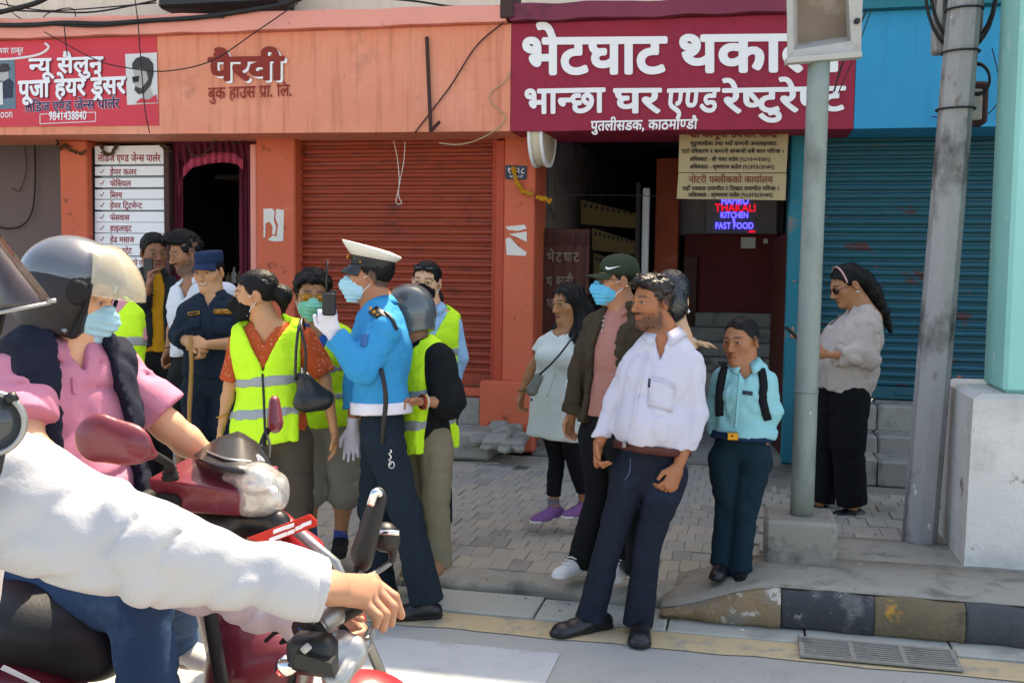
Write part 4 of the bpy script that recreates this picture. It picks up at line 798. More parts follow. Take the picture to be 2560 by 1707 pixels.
poly(bn, 'printed_hair', [(331, 174), (330, 160), (340, 146), (356, 141), (372, 146), (383, 160), (384, 184), (377, 214), (370, 196), (366, 178), (352, 172)], M_HAIRP, .006)
poly(bn, 'printed_beard', [(336, 226), (338, 216), (352, 222), (366, 206), (371, 198), (376, 214), (360, 234), (346, 236)], M_HAIRP, .0075); poly(bn, 'printed_glasses', [(330, 193), (348, 190), (346, 205), (333, 206)], M_BLACKP, .009); poly(bn, 'printed_shirt', [(338, 258), (352, 246), (372, 250), (390, 236), (394, 257)], M_BANNER, .0095)
poly(bn, 'photo_panel', [(-40, 154), (37, 151), (40, 272), (-40, 276)], M_BLUEP, .002); poly(bn, 'printed_face', [(-2, 172), (20, 168), (22, 196), (10, 204), (-2, 200)], M_SKINP, .004); poly(bn, 'printed_hair', [(-8, 176), (4, 160), (20, 160), (26, 174), (18, 180), (-4, 182)], M_HAIRP, .006); poly(bn, 'printed_coat', [(6, 206), (22, 196), (34, 206), (32, 244), (8, 248)], M_NAVYPLATE, .004); poly(bn, 'printed_shirt', [(-20, 214), (6, 206), (8, 262), (-20, 264)], M_PHOTO, .006)
sign(beamA, 'पैरवी', (523, 147, 706, 144, 54), M_DKRED, .045, shadow=M_WHITE, so=(6, 5)); sign(beamA, 'बुक हाउस प्रा. लि.', (520, 221, 730, 212, 28), M_DKRED, .012)
sign(beamB, 'भेटघाट', (1304, 99, 1662, 96, 86), M_WHITE, .034); sign(beamB, 'थकाली', (1696, 92, 2104, 88, 88), M_WHITE, .034)
sign(beamB, 'भान्छा', (1310, 226, 1510, 222, 58), M_WHITE, .030); sign(beamB, 'घर', (1536, 224, 1650, 223, 58), M_WHITE, .030); sign(beamB, 'एण्ड', (1664, 224, 1792, 222, 58), M_WHITE, .026, slant=.12); sign(beamB, 'रेष्टुरेण्ट', (1808, 224, 2110, 218, 58), M_WHITE, .03)
sign(beamB, 'पुतलीसडक, काठमाण्डौ', (1476, 304, 1742, 299, 23), M_WHITE, .026, slant=.1)
tn = thing('notice_board', 'tan lawyer and notary sign board hung under the maroon beam', 'sign', onY(1830, 500, YP-.02))
YT = YP-.1; tfn = lambda u, v, o: onY(u, v, YT-.004-o)
for q in (((1699, 322), (1972, 322), (1966, 432), (1696, 431)), ((1696, 433), (1966, 434), (1964, 501), (1692, 497))): obj('board', MB().quadbox([onY(*a, YT) for a in q], (0, 1, 0), .012).out(), M_TAN, tn, smooth=False)
M_BRN = mat('brown_red_print', '#7a3a26', .7, noise=(6, .1), bump=None)
for s, u0, u1, v, h_, m, bd in (('श्री कानूनी उपचार केन्द्र', 1724, 1942, 329, 15, M_BRN, .03), ('मुद्दामामीला तथा नयाँ कम्पनी अनलाइनबाट', 1726, 1942, 355, 9, M_BLACKP, .025), ('दर्ता नविकरण र कम्पनी सम्बन्धी सबै काम गरिन्छ ।', 1704, 1960, 374, 9, M_BLACKP, .025), ('अधिवक्ता - श्री भक्त कडेल (९८५१००३३४५)', 1724, 1926, 394, 9, M_BLACKP, .025), ('अधिवक्ता - कृष्णराज कडेल (९८४१३८४५७१)', 1724, 1936, 413, 9, M_BLACKP, .025), ('नोटरी पब्लीकको कार्यालय', 1722, 1932, 442, 15, M_BRN, .02), ('यहाँ नक्कल प्रमाणीत र लिखत प्रमाणीत गरिन्छ ।', 1706, 1948, 467, 9, M_BLACKP, .025), ('अधिवक्ता - कृष्णराज कडेल (९८४१३८४५७१)', 1720, 1932, 483, 9, M_BLACKP, .025)): sign(tn, s, (u0, v, u1, v, h_), m, bd, .001, fn=tfn)
for u in (1708, 1960): obj('wire', MB().tube([onY(u, 330, YT+.02), onY(u, 322, YT+.02)+np.array([0, 0, .3])], .005, 5).out(), M_RUST, tn)
ld = thing('led_sign', 'lit kitchen sign with blue and red letters deep in the passage', 'sign', onY(1850, 588, 11.4)); YL = 11.4
slab('panel', 1762, 492, 1945, 586, YL, .06, M_LEDPANEL, ld); lfn = lambda u, v, o: onY(u, v, YL-.004-o)
for s, u0, u1, v, h_, m in (('HAMRO', 1803, 1872, 494, 17, M_LEDBLUE), ('THAKALI', 1787, 1890, 512, 17, M_LEDRED), ('KITCHEN', 1801, 1871, 532, 13, M_LEDBLUE), ('&', 1831, 1838, 546, 9, M_LEDBLUE), ('FAST FOOD', 1788, 1884, 558, 14, M_LEDBLUE)): sign(ld, s, (u0, v, u1, v, h_), m, .012, .001, fn=lfn)
obj('arrow_mark', MB().quadbox([lfn(1872, 582, .002), lfn(1888, 581, .002), lfn(1888, 577, .002), lfn(1872, 577, .002)], (0, -1, 0), .004).out(), M_LEDRED, ld, smooth=False)
slab('notice_paper', 1852, 593, 1890, 621, 10.98, .01, M_PAPER, None, label='large white notice on the dark red inner wall', cat='paper notice', group='notices on the inner wall'); slab('notice_paper', 1908, 597, 1920, 609, 10.98, .01, M_PAPER, None, label='tiny white notice right of the larger one on the inner wall', cat='paper notice', group='notices on the inner wall')
for k, (u0, v0, u1, v1) in enumerate(((1452, 500, 1592, 560), (1480, 570, 1590, 625), (1484, 632, 1580, 690))):
    t_ = thing('yellow_poster', ['uppermost', 'middle', 'lowest'][k]+' of three dim yellow posters hanging on the passage wall', 'poster', onY((u0+u1)/2, v1, 10.4-.1*k), 'posters on the passage wall'); q = [onY(*a, 10.4-.1*k) for a in ((u0, v1), (u1, v1+12), (u1, v0+34), (u0, v0))]; obj('sheet', MB().quadbox(q, (0, 1, 0), .006).out(), mat('dim_yellow_poster', '#6f5c38', .8, noise=(4, .25), bump=None), t_, smooth=False)
    tx = MB()
    for i in range(9): a = .06+.1*i; tx.quadbox([onY(u0+(u1-u0)*a, v0+18+22*a, 10.39-.1*k), onY(u0+(u1-u0)*(a+.05), v0+18+22*a, 10.39-.1*k), onY(u0+(u1-u0)*(a+.05), v0+8+25*a, 10.39-.1*k), onY(u0+(u1-u0)*a, v0+8+25*a, 10.39-.1*k)], (0, -1, 0), .002)
    obj('printed_lines', tx.out(), M_BLACKP, t_, smooth=False, kind='stuff')
hn = thing('house_number', 'small navy house number plate on the orange pillar', 'number plate', onY(1290, 448, YP)); q = [onY(*a, YP-.012) for a in ((1263, 448), (1316, 449), (1317, 415), (1263, 413))]; obj('plate', MB().quadbox(q, (0, 1, 0), .01).out(), M_NAVYPLATE, hn, smooth=False)
sign(hn, '१४२८', (1267, 420, 1312, 421, 13), M_WHITEP, .01, .001, fn=lambda u, v, o: onY(u, v, YP-.014-o)); sign(hn, 'काठमाडौँ', (1274, 439, 1306, 440, 5), M_WHITEP, 0, .001, fn=lambda u, v, o: onY(u, v, YP-.014-o))
dl = thing('disc_light_sign', 'round double sided light box hanging edge-on under the maroon beam', 'light sign', onY(1355, 422, 8.5)); c = onY(1356, 338, 8.5)
rad = .255; axd = N([1, -.04, 0]); obj('drum', MB().lathe(c-axd*.06, axd, [(.001, 0), (rad*.9, .004), (rad, .015), (rad, .105), (rad*.9, .116), (.001, .12)], 40).out(), mat('cream_acrylic', '#cbbfa6', .4, noise=(4, .06), bump=None), dl)
for s in (-1, 1): obj('rim', MB().lathe(c+axd*s*.05-axd*.012, axd, [(rad*.94, 0), (rad+.012, 0), (rad+.012, .024), (rad*.94, .024), (rad*.94, 0)], 40, False).out(), M_WHITEP, dl)
obj('bracket', MB().box(c+np.array([-.02, 0, rad]), c+np.array([.02, .04, .45])).out(), M_STEEL, dl, smooth=False)
def torn(u0, v0, u1, v1, pieces, lab):
    t_ = thing('torn_poster', lab, 'torn paper', onY((u0+u1)/2, v1, YP), 'torn posters on the orange pillars')
    for pz in pieces: obj('scrap', MB().flat([onY(u0+(u1-u0)*a, v0+(v1-v0)*b, YP-.003) for a, b in pz], (0, -1, 0), .002).out(), M_PAPER, t_, smooth=False)
torn(659, 521, 710, 604, [[(0, .02), (.42, .0), (.55, .1), (.5, .35), (.62, .55), (.55, .8), (.42, .78), (.45, .55), (.3, .4), (.1, .45), (.08, .85), (0, .9)], [(.62, .02), (1, .05), (.97, .98), (.5, 1), (.2, .95), (.45, .82), (.62, .85), (.72, .5), (.58, .3)]], 'torn white poster on the orange pillar left of the red shutter')
torn(1264, 562, 1317, 640, [[(0, .06), (.9, .0), (1, .12), (.6, .2), (.1, .16)], [(.15, .3), (1, .22), (1, .55), (.6, .42)], [(0, .45), (.2, .4), (.6, .7), (1, .88), (.95, 1), (.05, .97)]], 'torn white poster strips on the orange pillar right of the red shutter')
bl_ = thing('metal_bracket', 'rusty angle iron bar fixed on the orange beam', 'bracket', wfn(1080, 330, .02)); obj('bar', MB().tube([wfn(1067, 93, .02), wfn(1077, 328, .02)], .016, 4).out(), M_RUST, bl_, smooth=False); obj('hook', MB().tube([wfn(1077, 328, .02), wfn(1098, 306, .16)], .016, 4).out(), M_RUST, bl_, smooth=False)
sb = thing('hanging_signboard', 'black bottom edge of a signboard fixed on the cream wall', 'sign', onY(540, 22, 8.0)); obj('panel', MB().bbox(onY(392, 22, 8.3)+np.array([0, 0, 0]), onY(690, 10, 8.3)+np.array([0, .4, .9]), .03).out(), M_BLACK, sb, smooth=False)
# ---------------------------------------------------------------- cables and garlands
def cable(pts, r, lab, Y=YF-.1, name='cable', m=None, grp='cables along the shop row'):
    return obj(name, MB().tube(smooth_path([onY(u, v, Y if len(q) == 0 else q[0]) for u, v, *q in pts], 8), r, 6).out(), m or M_CABLE, label=lab, cat=name.split('_')[-1], group=grp)
cable([(-60, 62), (60, 64), (160, 58), (260, 60), (380, 52), (500, 44), (640, 24), (720, 8), (790, -20)], .020, 'thick black cable bundle lying along the pink ledge')
cable([(-60, 68), (90, 60), (240, 66), (420, 50), (560, 42)], .012, 'second black cable twisted with the bundle along the pink ledge')
cable([(-40, 40), (40, 22), (90, 8), (130, -12)], .022, 'thickest black cable slanting over the top left corner')
cable([(-30, 24), (120, 30), (240, 30), (390, 2)], .008, 'thin black cable sagging over the cream wall top left', 8.6)
cable([(-20, 6), (100, 26), (200, 24), (390, 8)], .006, 'thinner black cable over the cream wall below the corner', 8.62)
cable([(10, -10), (40, 40), (110, 62), (190, 60)], .005, 'loose wire curling down onto the bundle top left', 8.3)
cable([(100, 62), (120, 34), (180, 22), (190, 60)], .005, 'loop of wire sticking up from the bundle', 8.25)
cable([(336, -10), (345, 60), (352, 150), (362, 270), (374, 333)], .005, 'thin wire hanging straight down over the red banner', YF-.12)
cable([(160, 62), (166, 120), (168, 140)], .005, 'short wire hanging onto the banner lettering', YF-.12)
cable([(110, 80), (240, 150), (330, 172), (420, 178), (530, 152), (640, 80), (745, 8)], .005, 'thin wire drooping across the orange beam', YF-.13)
cable([(940, -6), (1040, 4), (1140, 18), (1240, 18)], .009, 'black cable running into the spout at the beam joint', 8.4)
cable([(1262, 55), (1215, 92), (1180, 130), (1130, 210), (1085, 270), (1036, 334)], .006, 'thin red wire running diagonally down the orange beam', YF-.02, m=M_RUST)
cable([(1276, 180), (1262, 205), (1230, 230), (1224, 250), (1240, 270), (1262, 290), (1255, 310), (1225, 335), (1180, 355), (1140, 362), (1098, 358)], .005, 'wire looping off the beam joint and under the beam', YF-.02, m=M_TAN)
cable([(984, 352), (994, 400), (998, 460), (990, 505), (1004, 508), (996, 480), (1010, 400), (1012, 354)], .004, 'tangled string hanging before the red shutter', YP, 'hanging_string', M_PAPER)
cable([(86, 350), (88, 440), (82, 520), (60, 560), (20, 572), (-30, 560)], .008, 'black cable loop on the grey wall left of the salon', 9.3)
cable([(60, 355), (66, 420), (50, 476), (30, 470)], .004, 'thin wire on the grey wall left of the salon', 9.32)
cable([(2480, 120), (2500, 240), (2440, 300), (2330, 292)], .004, 'thin wire hanging over the blue beam', YF-.05); cable([(1390, 486), (1500, 488), (1620, 490), (1700, 500)], .003, 'taut wire crossing the passage', YP+.05); cable([(1368, 420), (1372, 500), (1385, 550)], .004, 'thin wire on the passage wall', 9.15)
cable([(2165, 30), (2110, 150), (2085, 230)], .006, 'black cable passing behind the grey signal box', 7.2); cable([(2180, 20), (2140, 130), (2095, 235)], .004, 'thin cable passing behind the grey signal box', 7.25)
def garland(pts, n, r, m, lab, Y):
    t_ = thing('garland', lab, 'garland', onY(*pts[0], Y), 'flower garlands on the shop fronts'); sp = np.array(smooth_path([onY(u, v, Y) for u, v in pts], 12)); mb = MB()
    for i in np.linspace(0, len(sp)-1, n):
        c = sp[int(i)]+rng.normal(0, r*.25, 3); mb.lathe(c, rng.normal(0, 1, 3), [(.001, -r*.7), (r*.8, -r*.35), (r, 0), (r*.8, r*.35), (.001, r*.7)], 7)
    obj('flowers', mb.out(), m, t_, smooth=False); obj('string', MB().tube(sp, .002, 4).out(), M_TAN, t_)
garland([(1283, 420), (1290, 450), (1305, 475), (1330, 488)], 22, .022, M_MARIGOLD, 'marigold garland slanting over the house number plate', YP-.05); garland([(1345, 494), (1360, 497), (1374, 500)], 12, .022, M_MARIGOLD, 'short piece of marigold garland strung at the passage mouth', YP-.05)
garland([(254, 362), (256, 376), (266, 386), (278, 384), (286, 374), (290, 364)], 26, .016, M_DRYFLOWER, 'dry brown garland looped over the salon header strip', Yg-.05)
garland([(140, 348), (150, 372), (160, 362), (172, 370), (190, 382), (212, 380)], 24, .018, M_DRYFLOWER, 'dry brown garland hanging on the leftmost orange pillar', YP-.04); garland([(400, 360), (412, 374), (424, 380)], 10, .016, M_DRYFLOWER, 'stub of dry garland at the right corner of the salon window', Yg-.05)
garland([(462, 352), (480, 384), (500, 390), (522, 374), (540, 352)], 26, .010, M_RUST, 'thin bead garland on the curtain valance', YP+.1); garland([(570, 350), (585, 360), (600, 356), (612, 350)], 14, .010, M_RUST, 'short bead garland at the right of the valance', YP+.1)
# ---------------------------------------------------------------- poles and right pillar
po = thing('signal_pole', 'grey steel pole on a concrete block beside the schoolboy', 'pole', onZ(2003, 1400, .18)); d1 = 5.34
pb, pt = P(2004, 1290, d1), P(2049, 157, d1); pt = np.array([pb[0]+.012, pb[1]+.01, pt[2]]); sp = [pb+(pt-pb)*t for t in np.linspace(0, 1, 12)]
pr_ = [.0595-.006*t for t in np.linspace(0, 1, 12)]
obj('shaft', MB().tube(sp, pr_, 28).out(), M_POLE, po); obj('band', MB().tube([pb+(pt-pb)*.275, pb+(pt-pb)*.281], .0605, 28).out(), M_POLE, po)
obj('base_block', MB().bbox((pb[0]-.185, pb[1]-.17, .1), (pb[0]+.165, pb[1]+.17, pb[2]+.01), .018).out(), M_CONCDK, po, smooth=False)
obj('paint_mark', MB().quadbox([P(2056, 269, d1-.062), P(2074, 271, d1-.062), P(2074, 265, d1-.062), P(2056, 264, d1-.062)], -fw, .002).out(), M_WHITEP, po, smooth=False)
bx = thing('signal_box', 'dusty grey signal housing with a recessed brown panel on the steel pole', 'signal box', P(2063, 155, d1-.12)); D = d1-.2
def fb(u, v, d): return P(u, v, d)
hd = MB(); outer = [(1966, -90), (2160, -90), (2152, 140), (1970, 156)]; inner = [(1982, 0-60), (2118, -60), (2128, 104), (1984, 126)]
for i in range(4): a, b, c_, d_ = outer[i], outer[(i+1) % 4], inner[(i+1) % 4], inner[i]; hd.add([fb(*a, D), fb(*b, D), fb(*c_, D+.02), fb(*d_, D+.02)], [(0, 1, 2, 3)]); hd.add([fb(*d_, D+.02), fb(*c_, D+.02), fb(c_[0]*.85+2055*.15, c_[1]*.85+20*.15, D+.13), fb(d_[0]*.85+2055*.15, d_[1]*.85+20*.15, D+.13)], [(0, 1, 2, 3)]); hd.add([fb(*a, D), fb(*b, D), fb(*b, D+.26), fb(*a, D+.26)], [(0, 1, 2, 3)])
obj('housing', hd.out(), M_GREYBOX, bx, smooth=False); obj('panel', MB().quadbox([fb(u*.85+2055*.15, v*.85+20*.15, D+.13) for u, v in inner], fw, .02).out(), M_DUST, bx, smooth=False)
obj('back', MB().quadbox([fb(*a, D+.255) for a in outer], fw, .01).out(), M_GREYBOX, bx, smooth=False)
obj('lower_lip', MB().quadbox([fb(1968, 158, D-.02), fb(2156, 142, D-.02), fb(2154, 128, D-.02), fb(1968, 144, D-.02)], fw, .05).out(), M_GREYBOX, bx, smooth=False); obj('bolt', MB().lathe(fb(2144, 52, D-.012), fw, [(.001, 0), (.014, 0), (.014, .02), (.001, .02)], 8).out(), M_BLACK, bx)
p2 = thing('utility_pole', 'weathered eight sided concrete pole in front of the blue shutter', 'utility pole', onZ(2297, 1362, .18)); b0, t0 = onZ(2297, 1358, .17), P(2392, -40, 5.80); t0[1] = b0[1]+.05; e = (t0-b0)/(t0[2]-b0[2]); rows = []
for k in range(14):
    c = b0+e*(k/13*(t0[2]+.8-b0[2])); rr = .092-.008*k/13; rows.append([c+rr*np.array([math.cos(R(45*i+22.5+12)), math.sin(R(45*i+22.5+12)), 0]) for i in range(8)])
obj('shaft', MB().loft(rows).out(), M_CPOLE, p2, smooth=False)
for v, r in ((290, .098), (155, .096), (55, .095)): k = (P(2340, v, 5.8)[2]-b0[2]); c = b0+e*k; obj('cable_tie', MB().tube([c+r*np.array([math.cos(a), math.sin(a), .03*math.sin(a+1)]) for a in np.arange(0, 6.4, .2)], .006, 5).out(), M_CABLE, p2)
obj('lead', MB().tube(smooth_path([P(2360, -20, 5.68), P(2390, 60, 5.68), P(2405, 140, 5.68), P(2400, 180, 5.7)], 6), .006, 6).out(), M_CABLE, p2)
def coil(u, v, ru, rv, d, turns, r, lab):
    t_ = thing('cable_coil', lab, 'cable coil', P(u, v+rv, d), 'cable coils on the concrete pole'); pts = []
    for i in range(turns*28+1): a = i/28*2*math.pi; k = 1+.08*math.sin(a*.37+i*.03); pts.append(P(u+ru*k*math.cos(a), v+rv*k*math.sin(a), d+.03*math.sin(a*1.7+i*.01)))
    obj('loops', MB().tube(pts, r, 6).out(), M_CABLE, t_)
coil(2405, -30, 85, 150, 5.62, 5, .009, 'large black cable coil wrapped over the top of the concrete pole'); coil(2442, 198, 32, 38, 5.6, 7, .007, 'small black cable coil on the right of the concrete pole')
jb = thing('junction_box', 'grey cable junction box strapped behind the small coil', 'junction box', P(2440, 315, 5.75)); obj('box', MB().bbox(P(2415, 310, 5.78), P(2458, 215, 5.9), .015).out(), M_RUST, jb, smooth=False); obj('lid', MB().bbox(P(2420, 300, 5.765), P(2454, 225, 5.778), .008).out(), M_GREYBOX, jb, smooth=False)
for k, (u0, u1, d_) in enumerate(((2335, 2362, 5.66), (2420, 2452, 5.72))): jb = thing('junction_box', ['grey junction box high on the left of the concrete pole', 'black finned junction box high on the right of the concrete pole'][k], 'junction box', P(u0, 60, d_)); obj('box', MB().bbox(P(u0, 110 if k else 130, d_), P(u1, -60, d_+.08), .01).out(), (M_CPOLE, M_BLACK)[k], jb, smooth=False); obj('lid', MB().bbox(P(u0+4, 90, d_-.012), P(u1-4, -40, d_-.002), .006).out(), M_GREYBOX, jb, smooth=False)
mp_ = thing('mint_pillar', 'mint green column on a whitewashed plinth at the right edge', 'pillar', (1.45, 5.8, .18)); px0 = onZ(2402, 1432, .17); yq = 5.52; zt_ = onY(2440, 985, yq)[2]
x0 = onY(2420, 1300, yq)[0]; x1 = x0+.95; rows = []
for z, i, dx in ((.12, 0, .03), (.2, 0, .012), (zt_-.06, 0, 0), (zt_-.025, .0, 0), (zt_, .05, 0)): rows.append([(x0+i-dx, yq+i-dx, z), (x1, yq+i-dx, z), (x1, yq+.8, z), (x0+i-dx, yq+.8, z)])
obj('plinth', MB().loft(rows).out(), M_PLINTH, mp_, smooth=False)
c0 = onY(2512, 900, yq+.09)[0]; obj('shaft', MB().bbox((c0, yq+.09, zt_), (c0+.42, yq+.55, 5.5), .02).out(), M_MINT, mp_, smooth=False)

gm = MB(); pts = [(x, 4.95+.10*rng.random()**2) for x in rng.uniform(-3, 2, 220)]+[(x, rng.uniform(4.72, 4.95)) for x in rng.uniform(-3, 2, 90)]+[(rng.uniform(-2.4, 1.2), rng.uniform(5.2, 7.8)) for _ in range(150)]
for x, y in pts:
    r_ = rng.choice([.003, .005, .008, .013], p=[.4, .35, .2, .05]); z = .014 if y < 5.03 else zs(x, y)+.006; v_ = np.array([(1, 0, 0), (-1, 0, 0), (0, 1, 0), (0, -1, 0), (0, 0, .7), (0, 0, -.5)])*r_*rng.uniform(.6, 1.3, (6, 3)); gm.mi = int(rng.random() < .25); gm.add(v_+np.array([x, y, z]), [(0, 2, 4), (2, 1, 4), (1, 3, 4), (3, 0, 4), (2, 0, 5), (1, 2, 5), (3, 1, 5), (0, 3, 5)])
obj('grit', gm.out(), [M_CONCDK, M_PAPER], kind='stuff', label='grit and paper scraps along the kerb and pavement', smooth=False)
# ---------------------------------------------------------------- people: shared materials
M_HAIR = mat('black_hair', '#0e0b0a', .55, noise=(30, .35), fine=(200, .2), bump=(150, .4, .003), spec=.25)
M_HAIRBR = mat('brown_black_hair', '#1c130f', .42, noise=(30, .4), fine=(200, .25), bump=(150, .4, .003), spec=.4)
M_SOLE = mat('dark_rubber_sole', '#1c1b1b', .7, noise=(20, .1), bump=None); M_WHITESOLE = mat('white_rubber_sole', '#d8d6d2', .7, noise=(20, .06), bump=None)
M_WHITECLOTH = cloth('white_strap', '#dcdcd8'); M_HIVIS = mat('hi_vis_fabric', '#c0f034', .75, noise=(8, .07), fine=(300, .05), bump=(20, .6, .018), spec=.2); M_REFL = mat('reflective_tape', '#8f9496', .45, noise=(20, .08), bump=(200, .15), spec=.6)
M_SURG = cloth('surgical_blue', '#9fcbd8', folds=.3); M_SURGGREEN = cloth('surgical_green', '#7fcbb4', folds=.3); M_BLACKMASK = cloth('black_mask', '#141416', folds=.3)
M_LENSDK = mat('dark_lens', '#161414', .1, noise=(3, .05), bump=None, spec=.7); M_LENSYEL = mat('amber_lens', '#c07a12', .12, noise=(3, .1), bump=None, spec=.7); M_LENSCL = mat('clear_lens', '#5c4c44', .1, noise=(3, .05), bump=None, alpha=.35)
M_GOLD = mat('gold_trim', '#b8862e', .35, .8, noise=(10, .1), bump=None); M_WOODSTICK = mat('bamboo_stick', '#a87b42', .6, noise=(12, .2), bump=(60, .3), aniso=(1, 1, .3)); M_LEATHER = mat('black_leather', '#17171a', .38, noise=(20, .15), fine=(200, .1), bump=(160, .3, .003), spec=.5); M_BRLEATHER = mat('brown_leather', '#4c2420', .45, noise=(12, .2), bump=(120, .2)); M_WHITEGLOVE = cloth('white_glove', '#d4d2dc', folds=.4)
M_WHITEBELT = mat('white_belt_leather', '#dcd6de', .5, noise=(8, .04), bump=(80, .1)); M_NAVYPOL = cloth('police_navy', '#1c2836', folds=.8); M_BUTTON = mat('button', '#c9c2bb', .4, noise=(5, .05), bump=None)
# ---- man talking on a phone, at the back
p = Person('young man on the phone in an open dark jacket over a mustard tee', 'people standing on the pavement', 7.0, 25, dict(hc=(384, 630), nb=(382, 690), sr=(340, 708), er=(346, 778), wr=(372, 722, -.12), sl=(424, 706), el=(438, 785), wl=(424, 862), hip=(386, 892), kr=(366, 1045), kl=(408, 1045), ar=(366, 1185), al=(408, 1185)), skin='#7a4c34', head=(38, -8, 4), hs=.98, scalp=.5, height=1.7)
p.hand('r', d=P(374, 676, 6.84)-P(372, 722, 6.84), n=p.L, t=p.F, curl=.5); p.body(); p.hair('short')
p.garment('tee_shirt', p.torso(.012), cloth('mustard', '#b8801c'), hem=P(386, 880, 7), neck=.06); p.garment('jacket', p.torso(.030)+p.sleeve('l', 1.95, (.068, .06, .056, .045))+p.sleeve('r', 1.85, (.068, .06, .056, .045)), cloth('charcoal_jacket', '#23272a', folds=.8), hem=P(386, 868, 7), neck=.072, open_=([-.5, -.1, .1], [.035, .032, .045], .02), amp=.008)
p.collar(cloth('charcoal_jacket', '#23272a'), .072, .05, .03, .05, 70); p.trousers(cloth('black_trousers', '#17181a'))
for s in 'lr': p.shoe(s, 25, M_LEATHER)
ph = thing('mobile_phone', 'black phone held to the ear by the young man in the dark jacket', 'phone', P(371, 672, 6.84)); obj('case', MB().bbox(P(371, 672, 6.83)+np.array([-.035, -.005, -.07]), P(371, 672, 6.83)+np.array([.035, .006, .07]), .005).out(), M_BLACK, ph, smooth=False)
# ---- bearded man in a white printed shirt
p = Person('bearded man with a tall quiff in a white printed shirt looking down', 'people standing on the pavement', 6.5, -20, dict(hc=(466, 630), nb=(486, 706), sr=(448, 722), er=(438, 800), wr=(422, 876), sl=(572, 722), el=(586, 815), wl=(570, 890), hip=(490, 925), kr=(455, 1070), ar=(450, 1225), kl=(505, 1070), al=(505, 1225)), skin='#8a5a3e', head=(-55, -18, 0), hs=1., stubble=.85, scalp=.6, height=1.72)
p.hand('r', curl=1.0); p.body(); p.hair('quiff')
MW = mat('cloth_white_print', '#cfd2d8', .9, noise=(8, .06), fine=(260, .05), bump=(60, 0.35, 0.0060), spec=.2, stain=[('#4a4e5a', 26, .69, .70)])
p.garment('shirt', p.torso(.018)+p.sleeve('r', .62, (.07, .072))+p.sleeve('l', .62, (.07, .072)), MW, hem=P(490, 890, 6.5), neck=.062, vneck=(.12, .5)); p.collar(MW, .064, .035, .028, .05, 50); p.trousers(cloth('black_shorts', '#1b1c1e'), ends=(.62, .62), r=(.10, .085, .08, .08))
p.put('bracelet', MB().tube([P(423, 868, 6.5)+.031*np.array([math.cos(a), math.sin(a), .2*math.cos(a)]) for a in np.arange(0, 6.5, .5)], .004, 5).out(), M_BRLEATHER)
for s in 'lr': p.shoe(s, -20, M_LEATHER)
# ---- smiling policeman with a stick
p = Person('smiling policeman in dark navy with a soft cap holding a bamboo stick', 'police officers', 6.0, -4, dict(hc=(523, 680), nb=(534, 748), sr=(466, 770), er=(452, 838), wr=(478, 862, -.2), sl=(600, 762), el=(606, 858), wl=(514, 862, -.22), hip=(532, 958), kr=(502, 1115), kl=(566, 1115), ar=(498, 1268), al=(570, 1268)), skin='#b07a56', head=(-12, -4, 3), hs=.94, height=1.68, lips='#9c5a4c', smile=.9)
p.hand('r', d=P(492, 858, 5.78)-P(474, 850, 5.8), n=(-fw*.2-ZU), t=-fw, curl=1.0); p.hand('l', d=P(480, 858, 5.76)-P(512, 864, 5.76), n=-ZU*.6+fw*.6, t=ZU, curl=.9); p.body()
p.hair('crop')
p.garment('shirt', p.torso(.022)+p.sleeve('r', 1.5, (.068, .062, .058, .056))+p.sleeve('l', 1.15, (.068, .062, .060, .060)), M_NAVYPOL, hem=P(532, 940, 6), neck=.06, vneck=(.06, .5), amp=.008); p.collar(M_NAVYPOL, .06, .042, .034, .07, 60)
p.trousers(M_NAVYPOL, r=(.098, .078, .075, .072), amp=.010)
for nm, q in (('name_tag', [(470, 781), (499, 777), (500, 786), (471, 790)]), ('police_tag', [(534, 772), (581, 775), (580, 787), (534, 784)])):
    t_ = p.patch('shirt', nm, q, M_GOLD, .004); p.patch('shirt', nm+'_field', [(q[0][0]+2, q[0][1]+2), (q[1][0]-2, q[1][1]+2), (q[2][0]-2, q[2][1]-2), (q[3][0]+2, q[3][1]-2)], mat('maroon_tag', '#3a1820', .6, bump=None), .008, parent=t_)
    w_ = 'NEPAL POLICE' if 'pol' in nm else 'KIRAMA'; o0, n0 = p.on('shirt', q[0][0], q[0][1]); dd = (o0-CAM)@fw-.016
    obj('lettering', text(w_, (q[0][0]+4, q[0][1]+3, q[1][0]-4, q[1][1]+3, 5), lambda u, v, o, dd=dd: P(u, v, dd-o), .02).out(), M_GOLD, t_, smooth=False)
for q in ([(474, 795), (500, 792), (502, 818), (478, 824)], [(536, 792), (584, 794), (584, 840), (534, 838)]): p.patch('shirt', 'pocket', q, M_NAVYPOL, .004, t=.006)
capb = MB().loft([ring((0, -.010, .050), .081, .099, -.05), ring((0, -.010, .075), .083, .101, -.05), ring((0, -.010, .112), .084, .102, -.06), ring((0, -.008, .124), .080, .097, -.06), ring((0, -.008, .129), .05, .06, -.06), ring((0, -.008, .129), .001, .001, -.06)]); MCAP = cloth('navy_cap', '#1d2f4c', folds=.3); cp = p.hput('police_cap', capb, MCAP); p.hput('cap_visor', visor(0, .082, .100, .060, .062, .034), MCAP, cp)
for s in 'lr': p.shoe(s, -5, M_LEATHER)
st = thing('bamboo_stick', 'brown bamboo stick held upright by the smiling policeman', 'stick', P(480, 1240, 5.72)); obj('rod', MB().tube([P(476+3*math.sin(k*.9), v, 5.74) for k, v in enumerate(range(838, 1250, 40))], [.013-.0001*k+.0015*math.sin(k*2.1) for k in range(11)], 8).out(), M_WOODSTICK, st)
